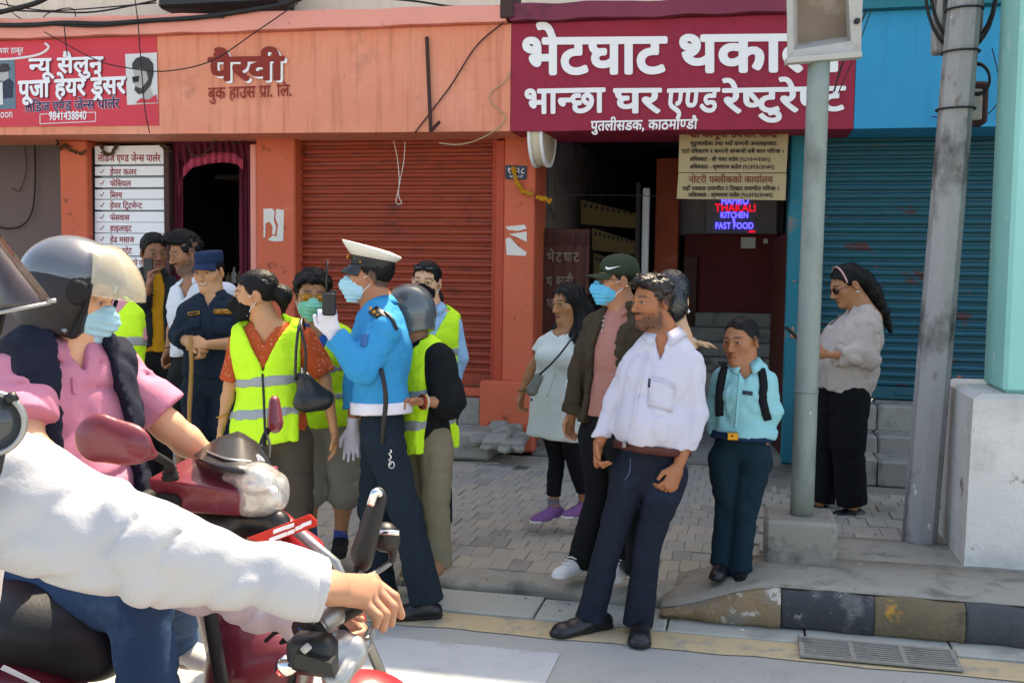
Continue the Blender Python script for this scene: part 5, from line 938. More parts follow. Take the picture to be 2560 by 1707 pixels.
# ---- volunteer half hidden behind the scooter rider
p = Person('dark skinned volunteer in a hi-vis vest over a pink shirt behind the helmeted rider', 'volunteers in hi-vis vests', 5.6, 8, dict(hc=(262, 690), nb=(270, 762), sr=(205, 784), er=(195, 870), wr=(205, 950), sl=(328, 778), el=(340, 872), wl=(312, 952), hip=(272, 985), kr=(240, 1140), kl=(300, 1140), ar=(240, 1330), al=(300, 1330)), skin='#6e4330', head=(20, 0, 0), hs=1., height=1.66)
p.hand('l', curl=.8); p.body(); p.hair('short'); p.mask(M_SURG); MPK = cloth('pale_pink_shirt', '#c98a98')
p.garment('shirt', p.torso(.016)+p.sleeve('l', .8, (.07, .072))+p.sleeve('r', .8, (.07, .072)), MPK, hem=P(272, 1000, 5.6), neck=.062); p.vest(P(272, 1000, 5.6), strips=(P(272, 854, 5.6), P(272, 945, 5.6)), vn=(.2, .5)); p.trousers(cloth('pink_trousers', '#b98084'))
for s in 'lr': p.shoe(s, 0, M_LEATHER)
# ---- woman with the black bag
p = Person('woman in a hi-vis vest over an orange kurta with her hair in a bun', 'volunteers in hi-vis vests', 5.1, 4, dict(hc=(640, 737), nb=(668, 815), sr=(594, 840), er=(576, 962), wr=(556, 1058), sl=(766, 830), el=(812, 948), wl=(836, 1082), hip=(690, 1080), kr=(655, 1255), ar=(655, 1415), kl=(742, 1255), al=(745, 1415)), skin='#a9744f', head=(-82, -4, 0), hs=1.0, fem=True, height=1.6)
p.hand('l', d=P(838, 1150, 5.1)-P(834, 1080, 5.1), curl=.3, spread=1.3); p.hand('r', curl=.3); p.body(nr=.05); p.hair('bun'); p.mask(M_BLACKMASK)
MKU = mat('cloth_orange_kurta', '#b04a26', .9, noise=(8, .08), fine=(260, .05), bump=(60, 0.35, 0.0060), spec=.2, stain=[('#c9876a', 60, .60, .63)])
p.garment('kurta', p.torso(.016)+p.sleeve('l', .92, (.072, .078))+p.sleeve('r', .92, (.068, .066)), MKU, hem=P(690, 1090, 5.1), neck=.07, vneck=(.10, .5)); p.vest(P(690, 1102, 5.1), strips=(P(690, 950, 5.1), P(690, 1027, 5.1)), vn=(.21, .52), hipw=1.12, armhole=.175, infl=.045); p.trousers(cloth('olive_brown_trousers', '#4a4238'), r=(.10, .085, .08, .078))
p.line('safety_vest', 'zip', [(655, 908), (660, 1000), (664, 1110)], .006, M_BLACK)
p.hput('earring', MB().lathe((.084, -.006, -.045), (1, 0, 0), [(.001, -.004), (.006, 0), (.001, .004)], 8), M_GOLD); p.put('bangle', MB().tube([p.J['wr']*.8+p.J['er']*.2+.035*np.array([math.cos(a), math.sin(a), .25*math.cos(a)]) for a in np.arange(0, 6.5, .4)], .004, 5).out(), M_GOLD)
for s in 'lr': p.shoe(s, 0, M_LEATHER)
bg_ = thing('handbag', 'black leather shoulder bag hanging at the side of the woman in hi-vis', 'bag', P(782, 1024, 4.9)); dB = 4.93
f = Field([cone(P(758, 1002, dB), P(812, 1000, dB+.03), .040, .036, (fw, .75), .04), cone(P(757, 945, dB), P(768, 1000, dB), .030, .055, (fw, .6), .04), cone(P(765, 950, dB), P(806, 995, dB+.03), .03, .05, (fw, .6), .04)], .008); f.noise([((18, 18, 12), .006)]); obj('bag_body', f.mesh(), M_LEATHER, bg_)
for u in (738, 762): obj('strap', MB().tube(smooth_path([P(u, 950, dB-.02), P(u-2+4, 880, dB-.03), P(746+(u-738)*.3, 825, dB-.02), P(755, 796, dB+.06), P(764, 830, dB+.16)], 5), .007, 6).out(), M_LEATHER, bg_)
obj('clasp', MB().bbox(P(753, 934, dB-.055), P(758, 918, dB-.045), .002).out(), M_CHROME, bg_, smooth=False)
# ---- man with amber sunglasses
p = Person('volunteer with amber sunglasses and a green mask in grey shorts', 'volunteers in hi-vis vests', 5.5, 8, dict(hc=(781, 738), nb=(790, 818), sr=(722, 842), er=(708, 930), wr=(720, 1020), sl=(862, 838), el=(900, 930), wl=(900, 1020), hip=(808, 1058), kr=(770, 1225), ar=(775, 1330), kl=(862, 1225), al=(852, 1335)), skin='#a06c48', head=(14, -4, -3), hs=1.04, height=1.66)
p.hand('r'); p.hand('l'); p.body(bare_legs=True); p.hair('mop'); p.mask(M_SURGGREEN); p.glasses(M_LENSYEL, M_GOLD); MBS = cloth('blue_shirt', '#2456a8')
p.garment('shirt', p.torso(.016)+p.sleeve('l', 1.9)+p.sleeve('r', 1.9), MBS, hem=P(808, 1050, 5.5), neck=.06, vneck=(.1, .5)); p.collar(MBS, .062, .045, .03, .06, 40)
p.vest(P(808, 1066, 5.5), strips=(P(808, 923, 5.5), P(808, 992, 5.5)), vn=(.2, .5)); p.trousers(cloth('grey_shorts', '#8e8a80', folds=.5), ends=(.56, .56), r=(.115, .105, .105, .105), name='shorts')
MSOCK = cloth('blue_sock', '#46589c'); MBKS = mat('black_knit_shoe', '#1d1c1d', .8, noise=(40, .2), bump=(200, .3))
for s in 'lr': p.put('sock', Field([cone(p.J['a'+s]+ZU*.03, p.J['a'+s]-ZU*.03, .036, .04, None, .01, 'ab')], .006).mesh(), MSOCK); p.shoe(s, 4, MBKS)
# ---- traffic policeman
p = Person('traffic policeman in a blue shirt and white peaked cap talking into a radio', 'police officers', 4.98, -82, dict(hc=(925, 690), nb=(948, 770), sl=(962, 808), el=(905, 922), wl=(834, 838), sr=(950, 808), er=(890, 950), wr=(882, 1068), hip=(955, 1066), kl=(1010, 1265), al=(1058, 1462), kr=(935, 1275), ar=(948, 1450, .05)), skin='#9a6244', head=(-84, 2, 0), hs=1.04, height=1.74, scalp=.8, stubble=.2)
MGL = M_WHITEGLOVE; p.hand('l', d=P(812, 772, 4.7)-P(834, 832, 4.76), n=p.F*-.2-p.L*.3+fw, t=-rc*.8+ZU*.4, curl=.95, gloves=MGL, sc=1.1); p.hand('r', curl=.2, gloves=MGL, d=-ZU+p.F*.05); p.body(nr=.058); p.hair('crop'); p.mask(M_SURG)
MPB = mat('cloth_police_blue', '#1e8cc0', .85, noise=(8, .08), fine=(260, .05), bump=(60, 0.35, 0.0060), spec=.25)
p.garment('shirt', p.torso(.026, flat=.74)+p.sleeve('l', 1.97, (.076, .070, .066, .052))+p.sleeve('r', 1.93, (.074, .066, .06, .05)), MPB, hem=p.J['hip']+p.U*.075, neck=.064, amp=.010, nz=[((7, 7, 4), -.0065), ((12, 12, 14), -.004)]); p.collar(MPB, .064, .045, .030, .05, 30)
p.belt(M_WHITEBELT, .088, .058, .038, flat=.76); p.trousers(cloth('police_trousers', '#1a262f', folds=.7), r=(.094, .075, .072, .074), amp=.009)
p.put('belt_buckle', MB().bbox(P(888, 1036, 4.93), P(896, 1006, 4.99), .003).out(), M_GOLD, p.o['belt'], smooth=False)
for s in 'lr': p.shoe(s, -80, M_LEATHER, L=.285, gz=.006 if s == 'l' else None)
ep = p.strap([P(930, 772, 4.83), P(945, 782, 4.78), P(968, 802, 4.76)], .05, .008, M_BLACK, 'epaulette', nrm=ZU*.5-fw)
for k in range(3): c = P(926+9*k, 770+9*k, 4.775); p.put('star', MB().lathe(c, -fw, [(.001, 0), (.009, 0), (.001, .004)], 5).out(), M_GOLD, ep, smooth=False)
p.line('shirt', 'lanyard', [(936, 785), (958, 782), (978, 800), (990, 824)], .009, M_BLACK, .006)
p.patch('shirt', 'arm_badge', [(905, 838), (922, 832), (916, 866), (902, 866)], mat('badge_blue', '#2d5f96', .6, noise=(60, .4), bump=None), .004)
p.strap([P(952, 920, 4.74), P(962, 970, 4.72), P(964, 1010, 4.73), P(958, 1070, 4.76), P(955, 1120, 4.8)], .022, .005, M_BLACK, 'sling', nrm=-fw)
kc = p.put('key_chain', MB().tube([P(976+4*math.sin(k*2.2), 1124+k*5, 4.74) for k in range(9)], .004, 5).out(), M_CHROME); p.put('key_ring', MB().tube([P(979+7*math.cos(a), 1162+8*math.sin(a), 4.73) for a in np.arange(0, 6.5, .4)], .003, 5).out(), M_CHROME, kc)
cb = MB().loft([ring((0, -.012, .038), .080, .100, .10), ring((0, -.012, .060), .081, .101, .12), ring((0, -.012, .084), .083, .103, .14)], False); pc = p.hput('peaked_cap', cb, M_BLACK)
p.hput('white_crown', MB().loft([ring((0, -.012, .082), .083, .1035, .14), ring((0, -.008, .103), .098, .122, .20), ring((0, -.004, .121), .110, .137, .25), ring((0, -.004, .128), .108, .135, .25), ring((0, -.006, .133), .06, .08, .22), ring((0, -.006, .134), .001, .001, .2)]), mat('white_cap_cover', '#d9d5c8', .7, noise=(6, .05), bump=(60, .1)), pc)
p.hput('cap_peak', visor(0, .079, .098, .055, .048, .038), M_LEATHER, pc); p.hput('chin_strap', MB().tube(smooth_path([(.082*math.cos(a), -.012+.103*math.sin(a), .056+.012*math.sin(a)) for a in np.linspace(.3, 2.84, 9)], 3), .0045, 5), M_LEATHER, pc); p.hput('button', MB().lathe((.072, .044, .062), (1, .5, 0), [(.001, -.004), (.008, 0), (.001, .006)], 8), M_GOLD, pc)
p.hput('badge', MB().lathe((0, .102, .085), (0, 1, .2), [(.001, -.002), (.02, 0), (.012, .005), (.001, .007)], 10), M_GOLD, pc)
rd = thing('walkie_talkie', 'black handheld radio with a tall antenna in the white glove', 'radio', P(822, 790, 4.68)); c1 = P(823, 760, 4.66); obj('case', MB().bbox(c1-np.array([.03, .018, .052]), c1+np.array([.03, .018, .052]), .008).out(), M_BLACK, rd, smooth=False); obj('antenna', MB().tube([P(816, 735, 4.66), P(817, 690, 4.66), P(819, 650, 4.66)], [.007, .005, .004], 8).out(), M_BLACK, rd)
for u in (828, 836): obj('knob', MB().lathe(P(u, 734, 4.66), ZU, [(.001, 0), (.007, 0), (.007, .016), (.001, .016)], 8).out(), M_BLACK, rd)
# ---- woman with sunglasses on her head
p = Person('woman in a black mask with sunglasses on her head by the red shutter', 'volunteers in hi-vis vests', 6.0, -2, dict(hc=(1066, 704), nb=(1080, 778), sr=(1024, 800), sl=(1136, 802), er=(1016, 880), wr=(1030, 960), el=(1150, 895), wl=(1130, 975), hip=(1082, 980), kr=(1062, 1135), kl=(1104, 1135), ar=(1060, 1275), al=(1106, 1275)), skin='#b98a68', head=(-10, -3, -4), hs=.98, fem=True, height=1.6)
p.hand('l'); p.hand('r'); p.body(nr=.05); p.hair('side'); p.mask(M_BLACKMASK); p.glasses(M_LENSDK, M_BLACK, z=.085, y=-.012); MLB = cloth('light_blue_shirt', '#8db4d4')
p.garment('shirt', p.torso(.016)+p.sleeve('l', 1.9)+p.sleeve('r', 1.9), MLB, hem=P(1082, 1010, 6), neck=.06, vneck=(.1, .5)); p.collar(MLB, .06, .04, .03, .06, 40); p.vest(P(1082, 1000, 6), strips=(P(1082, 880, 6), P(1082, 950, 6)), vn=(.2, .5), armhole=.165); p.trousers(cloth('dark_trousers', '#22242a'))
for s in 'lr': p.shoe(s, 0, M_LEATHER)
# ---- volunteer with the grey helmet
p = Person('volunteer in a grey helmet and hi-vis vest with black sleeves seen side-on', 'volunteers in hi-vis vests', 5.2, -52, dict(hc=(1020, 785), nb=(1046, 858), sl=(1104, 882), el=(1122, 1005), wl=(1046, 1004, -.1), sr=(1000, 880), er=(985, 980), wr=(1000, 1000), hip=(1066, 1092), kl=(1090, 1240), al=(1102, 1385), kr=(1045, 1240), ar=(1050, 1385)), skin='#8f5d42', head=(-125, -8, 0), hs=.98, fem=True, height=1.58)
p.hand('l', n=p.F, t=ZU, curl=.6); p.hand('r', n=p.F, t=ZU); p.body(); p.hair('crop'); MBK = cloth('black_top', '#131518')
p.garment('top', p.torso(.014)+p.sleeve('l', 1.18, (.085, .088, .08, .078))+p.sleeve('r', 1.2, (.08, .08, .07, .07)), MBK, hem=P(1066, 1110, 5.2), neck=.06); p.vest(P(1066, 1126, 5.2), strips=(P(1066, 983, 5.2), P(1066, 1056, 5.2)), vn=(.2, .45), armhole=.165, hipw=1.1); p.trousers(cloth('khaki_trousers', '#7c745f', folds=.6), r=(.092, .074, .066, .056))
for k in range(3): q = p.J['wl']+(p.J['el']-p.J['wl'])*(.12+.05*k); ax = N(p.J['el']-p.J['wl']); a_ = N(np.cross(ax, ZU)); b_ = np.cross(ax, a_); p.put('bracelet', MB().tube([q+.034*(a_*math.cos(a)+b_*math.sin(a)) for a in np.arange(0, 6.5, .4)], .005, 5).out(), (mat('red_beads', '#8c2418', .5, noise=(90, .5), bump=None), M_GOLD, M_BUTTON)[k])
for s in 'lr': p.shoe(s, -20, mat('tan_sandal', '#8f6a50', .6, noise=(12, .1), bump=None), low=.05, sole=mat('beige_wedge', '#b79c78', .7, bump=None))
MHG = mat('grey_helmet_paint', '#4e5659', .25, noise=(5, .1), bump=None, spec=.55, coat=.5)
def helmet(p, m, m2, oy=.045, label=None):
    f = Field([ball((0, -.010, .035), (.118, .140, .120), .02), cone((0, -.03, -.03), (0, -.03, -.075), .115, .108, None, .04)]+([cone((0, .0, -.02), (0, .0, -.08), .118, .108, None, .04)] if oy > .05 else []), .006); g = f.grid(); x, y, z = g[..., 0], g[..., 1], g[..., 2]
    f.v = np.maximum.reduce([f.v, np.minimum(np.interp(y, [-.16, -.06, .02, .06, .1], [-.085, -.105, -.105, -.105, -.03])-z, 9), np.where(y > oy, .055-z, -9)]).astype(np.float32)
    e = ev(ball((0, .0, .01), (.095, .112, .105)), g); f.v = np.maximum(f.v, np.where(z < .05, -e, -9)).astype(np.float32); h = p.hput('helmet', f.mesh(), m); h['label'] = label or 'grey open face helmet'
    p.hput('trim', MB().tube(smooth_path([(s_*.112, y_, z_) for s_ in (1,) for y_, z_ in ((oy+.004, .055), (oy+.008, .0), (oy, -.06), (oy-.012, -.10))], 4), .006, 6), m2, h); p.hput('trim', MB().tube(smooth_path([(-.112, y_, z_) for y_, z_ in ((oy+.004, .055), (oy+.008, .0), (oy, -.06), (oy-.012, -.10))], 4), .006, 6), m2, h); return h
h = helmet(p, MHG, M_BLACK); p.hput('chin_strap', MB().tube([(.10, .01, -.09), (.06, .05, -.125), (0, .07, -.135), (-.06, .05, -.125), (-.10, .01, -.09)], .008, 6), mat('red_strap', '#b8283c', .7, bump=None), h)
# ---- woman in the white dress
p = Person('long haired woman in a white belted dress with purple slip-on shoes', 'people standing on the pavement', 6.25, -32, dict(hc=(1420, 758), nb=(1418, 836), sr=(1356, 850), er=(1331, 918), wr=(1304, 985), sl=(1460, 850), el=(1475, 930), wl=(1455, 1010), hip=(1390, 985), kr=(1392, 1130), ar=(1384, 1262), kl=(1430, 1125), al=(1462, 1250, .1)), skin='#96623f', head=(-52, -6, 3), hs=1., fem=True, height=1.55, lips='#8c4038')
p.hand('r', d=P(1298, 1030, 6.2)-P(1304, 985, 6.2), curl=.55, spread=1.2); p.hand('l'); p.body(nr=.05); p.hair('long'); MD = cloth('white_dress', '#ccd2ca', folds=.5)
pr = p.torso(.014, chest=1.); hb = P(1386, 1098, 6.25); pr = [q for q in pr]; pr += [cone(p.J['hip']+p.U*.12, hb, .145, .185, (p.F, .7), .04, 'b')]+p.sleeve('r', .42, (.066, .072))+p.sleeve('l', .42, (.066, .072))
p.garment('dress', pr, MD, hem=P(1386, 1100, 6.25), neck=.085, amp=.006, nz=[((14, 14, 5), .007), ((30, 30, 16), .003)]); p.belt(MD, .15, .02, .008, name='tie_belt'); p.line('dress', 'tie_cord', [(1392, 932), (1396, 950), (1394, 968)], .004, MD, .004); p.line('dress', 'tie_cord', [(1388, 932), (1378, 960), (1368, 990)], .004, MD, .004)
p.trousers(cloth('black_leggings', '#15161a', folds=.3), r=(.080, .060, .058, .046), ends=(.92, .92), name='leggings'); MPU = mat('purple_knit', '#86588c', .85, noise=(30, .12), bump=(260, .3))
for s in 'lr': p.put('sock', Field([cone(p.J['a'+s]+ZU*.045, p.J['a'+s]-ZU*.03, .034, .038, None, .01, 'ab')], .006).mesh(), cloth('grey_sock', '#6f6a72')); p.shoe(s, -45, MPU, sole=M_WHITESOLE, low=.02)
p.put('bangle', MB().tube([p.J['wr']*.85+p.J['er']*.15+.03*np.array([math.cos(a), math.sin(a), .25*math.cos(a)]) for a in np.arange(0, 6.5, .4)], .003, 5).out(), M_BLACK)
cbag = thing('crossbody_bag', 'small grey speckled crossbody bag at the hip of the woman in white', 'bag', P(1338, 990, 6.05)); f = Field([cone(P(1330, 975, 6.05), P(1346, 945, 6.05), .035, .03, (fw, .6))], .008); f.noise([((30, 30, 30), .004)]); obj('bag_body', f.mesh(), mat('grey_speckle', '#6d6e66', .6, noise=(60, .5), bump=None), cbag); obj('strap', MB().tube(smooth_path([P(1344, 940, 6.05), P(1372, 915, 6.0), P(1400, 885, 6.0), P(1430, 845, 6.05), P(1440, 832, 6.15)], 5), .006, 6).out(), M_LEATHER, cbag)
# ---- man in the green cap
p = Person('man in a dark green cap and blue mask with an open brown jacket', 'people standing on the pavement', 5.25, -46, dict(hc=(1542, 702), nb=(1560, 782), sr=(1482, 806), er=(1452, 930), wr=(1428, 1035), sl=(1632, 815), el=(1650, 930), wl=(1640, 1040), hip=(1525, 1078), kr=(1496, 1235), ar=(1452, 1385, -.05), kl=(1562, 1235), al=(1560, 1390)), skin='#a26a48', head=(-76, 2, 0), hs=1.0, height=1.68)
p.hand('r', d=P(1420, 1088, 5.1)-P(1428, 1035, 5.1), curl=.55); p.hand('l'); p.body(nr=.056); p.hair('crop'); p.mask(mat('cloth_bright_mask', '#56b8dc', .9, noise=(9, .05), bump=(30, .2))); p.glasses(M_LENSCL, M_BLACK)
MPO = cloth('dusty_pink_polo', '#b27a6e', folds=.4); p.garment('polo_shirt', p.torso(.014), MPO, hem=P(1530, 1044, 5.25), neck=.062, amp=.005); p.collar(MPO, .062, .040, .032, .06, 50)
MJ = cloth('brown_olive_jacket', '#453a2c', folds=.7); p.garment('jacket', p.torso(.034, flat=.72)+p.sleeve('r', 1.98, (.074, .064, .06, .052))+p.sleeve('l', 1.98, (.074, .064, .06, .052)), MJ, hem=P(1525, 1062, 5.25), neck=.078, open_=([-.6, -.3, -.06, .1], [.10, .085, .065, .08], .01), amp=.009); p.collar(MJ, .082, .05, .02, .03, 90)
for v in (792, 802, 814, 828): a, n_ = p.on('polo_shirt', 1512+(v-790)*-.15, v); p.put('button', MB().lathe(a, n_, [(.001, 0), (.006, 0), (.006, .003), (.001, .004)], 8).out(), M_BUTTON, p.o['polo_shirt'])
MGZ = mat('green_zip_pull', '#7fd060', .6, bump=None); p.line('jacket', 'pocket_zip', [(1536, 826), (1531, 853), (1527, 880)], .007, MGZ, .004); p.line('jacket', 'zip', [(1500, 1000), (1490, 1040), (1482, 1060)], .006, M_BUTTON, .004); p.trousers(cloth('black_trousers', '#17181a'), r=(.090, .066, .062, .060))
MGC = cloth('dark_green_cap', '#323a2b', folds=.2); cp = p.hput('baseball_cap', MB().loft([ring((0, -.012, .030), .083, .102, .06), ring((0, -.012, .065), .085, .104, .05), ring((0, -.014, .095), .078, .095, .04), ring((0, -.016, .120), .060, .073, .03), ring((0, -.017, .134), .033, .04), ring((0, -.018, .138), .001, .001)]), MGC); p.hput('cap_brim', visor(0, .083, .1, .036, .078, .016, 58), MGC, cp)
sw = [(.0865*math.cos(a), -.012+.106*math.sin(a), z) for a, z in ((1.05, .068), (.98, .055), (.85, .052), (.60, .060), (.25, .074), (.6, .066), (.86, .063), (.95, .066))]; p.hput('tick_logo', MB().flat(sw, (.7, .5, .1), .004), M_WHITEP, cp, smooth=False); p.hput('cap_button', MB().lathe((0, -.018, .138), (0, 0, 1), [(.001, 0), (.008, 0), (.006, .005), (.001, .006)], 8), MGC, cp)
MSN = mat('white_leather_shoe', '#dcdcd8', .5, noise=(9, .04), bump=(120, .1))
for s in 'lr':
    so_ = p.shoe(s, -42 if s == 'r' else -25, MSN, sole=M_WHITESOLE, L=.27)
    for k in range(4): a = p.J['a'+s]; y = R(-42 if s == 'r' else -25); dd = N(-_h*math.cos(y)+_r*math.sin(y)); sdv = np.cross(ZU, dd); c = np.array([a[0], a[1], a[2]-.085])+dd*(.045+.026*k)+ZU*(.088-.009*k); obj('lace', MB().tube([c-sdv*.028, c+ZU*.006, c+sdv*.028], .0035, 5).out(), M_WHITECLOTH, so_)
# ---- person hidden behind the man in the white shirt
p = Person('person with glossy wet black hair hidden behind the man in the white shirt', 'people standing on the pavement', 5.0, 60, dict(hc=(1676, 748), nb=(1690, 835), sl=(1700, 870), el=(1705, 940), wl=(1738, 858), sr=(1665, 870), er=(1655, 960), wr=(1650, 1030), hip=(1640, 1100), kl=(1606, 1250), al=(1600, 1400), kr=(1596, 1250), ar=(1592, 1400)), skin='#b08868', head=(178, -6, 0), hs=.97, fem=True, height=1.58)
p.hand('l', d=rc-ZU*.05, n=-ZU, t=-fw, curl=.2, sc=.8); p.body(); p.hair('wet', mat('wet_black_hair', '#0d0b0c', .18, noise=(30, .3), bump=(60, .6, .006), spec=.8)); p.garment('top', p.torso(.014)+p.sleeve('l', 1.9)+p.sleeve('r', 1.8), cloth('dark_top', '#1c2028'), hem=P(1672, 1120, 5), neck=.06); p.trousers(cloth('dark_trousers', '#22242a'))
p.hput('earring', MB().lathe((-.088, -.01, -.06), (0, 0, 1), [(.001, -.014), (.011, 0), (.001, .014)], 8), M_CHROME)
for s in 'lr': p.shoe(s, 190, M_LEATHER)
for k in range(3): p.put('bracelet', MB().tube([p.J['wl']+rc*(-.03+.012*k)+.026*np.array([0, math.cos(a), math.sin(a)]) for a in np.arange(0, 6.5, .4)], .004, 5).out(), M_BUTTON)
# ---- man in the white shirt
p = Person('bearded man in a white dress shirt and dark jeans standing on the road edge', 'people standing on the pavement', 4.76, -18, dict(hc=(1632, 756), nb=(1662, 850), sr=(1586, 898), er=(1544, 1004), wr=(1496, 1110, -.05), sl=(1728, 900), el=(1738, 1034), wl=(1696, 1165, -.06), hip=(1624, 1168), kr=(1528, 1345, -.03), ar=(1488, 1492, -.04), kl=(1622, 1350), al=(1602, 1502)), skin='#8c5434', head=(-60, 0, 3), hs=.97, height=1.66, stubble=.95, scalp=.9, wide=1.02)
p.hand('r', d=P(1492, 1172, 4.6)-P(1497, 1115, 4.65), n=p.L, t=p.F, curl=.75); p.hand('l', d=P(1672, 1240, 4.6)-P(1702, 1168, 4.65), n=fw*.8-rc*.5, t=-rc*.8-ZU*.3, curl=.7, sc=1.08); p.body(nr=.06); p.hair('fade', M_HAIRBR)
MWS = mat('cloth_white_dress_shirt', '#bfbdc9', .85, noise=(7, .03), fine=(300, .04), bump=(60, 0.35, 0.0060), spec=.2); p.garment('shirt', p.torso(.024, .025, .72, hipw=.88)+p.sleeve('r', 1.93, (.070, .062, .057, .044))+p.sleeve('l', 1.96, (.072, .064, .060, .048)), MWS, hem=p.J['hip']+p.U*.102, neck=.066, vneck=(.10, .35), amp=.011, nz=[((7, 7, 4), -.0065), ((12, 12, 14), -.004)]); p.collar(MWS, .068, .05, .034, .075, 34)
p.belt(M_BRLEATHER, .090, .038, .030, .02, .74); MJN = mat('cloth_dark_denim', '#141c29', .85, noise=(7, .2), fine=(280, .12), bump=(60, 0.35, 0.0060), spec=.25, stain=[('#22304a', 5, .56, .8)]); p.trousers(MJN, r=(.088, .062, .061, .064), ends=(1.2, 1.2), amp=.008)
p.put('buckle', MB().bbox(P(1555, 1120, 4.62), P(1568, 1103, 4.66), .003).out(), M_STEEL, p.o['belt'], smooth=False)
p.patch('shirt', 'pocket', [(1624, 944), (1686, 962), (1682, 1030), (1620, 1012)], MWS, .003, t=.006); p.line('shirt', 'pocket_edge', [(1624, 946), (1655, 953), (1688, 964)], .004, MWS, .007); p.line('shirt', 'placket', [(1618, 880), (1600, 960), (1586, 1040), (1574, 1110)], .007, MWS, .001, n=8); p.line('trousers', 'fly_seam', [(1577, 1145), (1574, 1180), (1562, 1200)], .003, mat('denim_thread', '#4a5870', .8, bump=None), .002)
p.put('pen', MB().tube([P(1624, 946, 4.50), P(1622, 968, 4.505)], .006, 6).out(), M_NAVYPLATE, p.o['shirt'])
for u, v in ((1614, 905), (1603, 950), (1594, 995), (1585, 1042)): a, n_ = p.on('shirt', u, v, .006); p.put('button', MB().lathe(a, n_, [(.001, 0), (.006, 0), (.006, .003), (.001, .004)], 8).out(), M_BUTTON, p.o['shirt'])
p.shoe('r', -62, M_LEATHER, L=.29, gz=.006, wid=.052); p.shoe('l', -8, M_LEATHER, L=.285, gz=.006, wid=.052)
# ---- schoolboy
p = Person('schoolboy in an aqua shirt and navy trousers wearing a black backpack', 'people standing on the pavement', 5.15, -16, dict(hc=(1852, 852), nb=(1866, 918), sr=(1806, 940), er=(1790, 1022), wr=(1794, 1092), sl=(1916, 944), el=(1930, 1035), wl=(1908, 1120), hip=(1852, 1124), kr=(1820, 1262), ar=(1806, 1388), kl=(1864, 1268), al=(1850, 1408)), skin='#8f5a3c', head=(-42, -4, 2), hs=.97, height=1.36, scalp=.7, wide=1.02)
p.hand('r', curl=.8, sc=.9); p.hand('l', curl=.7, sc=.95); p.body(nr=.05); p.hair('crop'); MAQ = mat('cloth_aqua_shirt', '#84bfc3', .85, noise=(7, .04), fine=(300, .04), bump=(60, 0.35, 0.0060), spec=.2)
p.garment('shirt', p.torso(.026, .0, .7, hipw=.95)+p.sleeve('r', 1.97, (.070, .062, .060, .050))+p.sleeve('l', 1.97, (.070, .062, .060, .050)), MAQ, hem=p.J['hip']+p.U*.085*p.k, neck=.058, vneck=(.07, .4), amp=.009); p.collar(MAQ, .058, .04, .032, .07, 34)
p.belt(cloth('striped_belt', '#18304a'), .085, .040, .030, .0, .72); p.put('buckle', MB().bbox(P(1818, 1100, 4.99), P(1846, 1079, 5.03), .003).out(), M_GOLD, p.o['belt'], smooth=False); p.put('emblem', MB().lathe(P(1832, 1089, 4.985), -fw, [(.001, 0), (.010, 0), (.001, .004)], 8).out(), mat('red_emblem', '#8a2c1c', .5, bump=None), p.o['belt'])
p.trousers(cloth('navy_school_trousers', '#102833', folds=.7), r=(.106, .080, .070, .072), amp=.009); p.patch('shirt', 'name_badge', [(1857, 976), (1882, 979), (1882, 989), (1857, 986)], M_NAVYPLATE, .004)
p.line('shirt', 'placket', [(1850, 930), (1844, 1000), (1838, 1070)], .005, MAQ, .001, n=8)
p.shoe('r', -22, M_LEATHER, L=.235); p.shoe('l', -6, M_LEATHER, L=.235)
bp = thing('backpack', 'black school backpack worn by the boy in the aqua shirt', 'backpack', P(1870, 1060, 5.37)); f = Field([cone(P(1872, 960, 5.34), P(1868, 1060, 5.34), .12, .13, (fw, .6), .04)], .012); f.noise([((12, 12, 12), .008)]); obj('pack', f.mesh(), cloth('backpack_nylon', '#15171b'), bp)
for uv in ([(1816, 918), (1806, 945), (1800, 990), (1800, 1040)], [(1902, 922), (1908, 960), (1906, 1000), (1918, 1050)]):
    pts = [p.on('shirt', a, b, .008)[0] for a, b in smooth_path(uv, 5)]; top = pts[0]+fw*.10+ZU*.02; g = []; al = [top]+pts+[pts[-1]+fw*.12]
    for i, q in enumerate(al): tg = N(al[min(i+1, len(al)-1)]-al[max(0, i-1)]); s_ = N(np.cross(tg, -fw if i else ZU)); g.append([q-s_*.020, q+s_*.020])
    obj('shoulder_strap', MB().sheet(g, .010).out(), cloth('backpack_nylon', '#15171b'), bp)
# ---- woman reading her phone
p = Person('woman in a beige blouse and wide black trousers reading her phone by the blue shutter', 'people standing on the pavement', 6.45, -76, dict(hc=(2120, 712), nb=(2158, 782), sl=(2168, 812), el=(2166, 892), wl=(2068, 886, -.05), sr=(2148, 812), er=(2110, 890), wr=(2012, 850), hip=(2112, 968), kl=(2120, 1115), al=(2130, 1266), kr=(2072, 1115), ar=(2046, 1256)), skin='#9a6644', head=(-84, -22, 0), hs=1.06, fem=True, height=1.6, lips='#8c4038')
p.hand('l', curl=.8, n=ZU*.4+rc*-.1+fw, t=ZU); p.hand('r', d=-rc+ZU*.3, n=ZU, t=-fw, curl=.6); p.body(nr=.052); p.hair('pony'); p.glasses(M_LENSDK, M_BRLEATHER)
MBL = mat('cloth_beige_melange', '#b9ada4', .92, noise=(9, .08), fine=(70, .22), bump=(60, 0.35, 0.0060), spec=.15, stain=[('#857a74', 55, .64, .72)], aniso=(1, 1, 2)); bl = p.J['hip']-p.U*.02
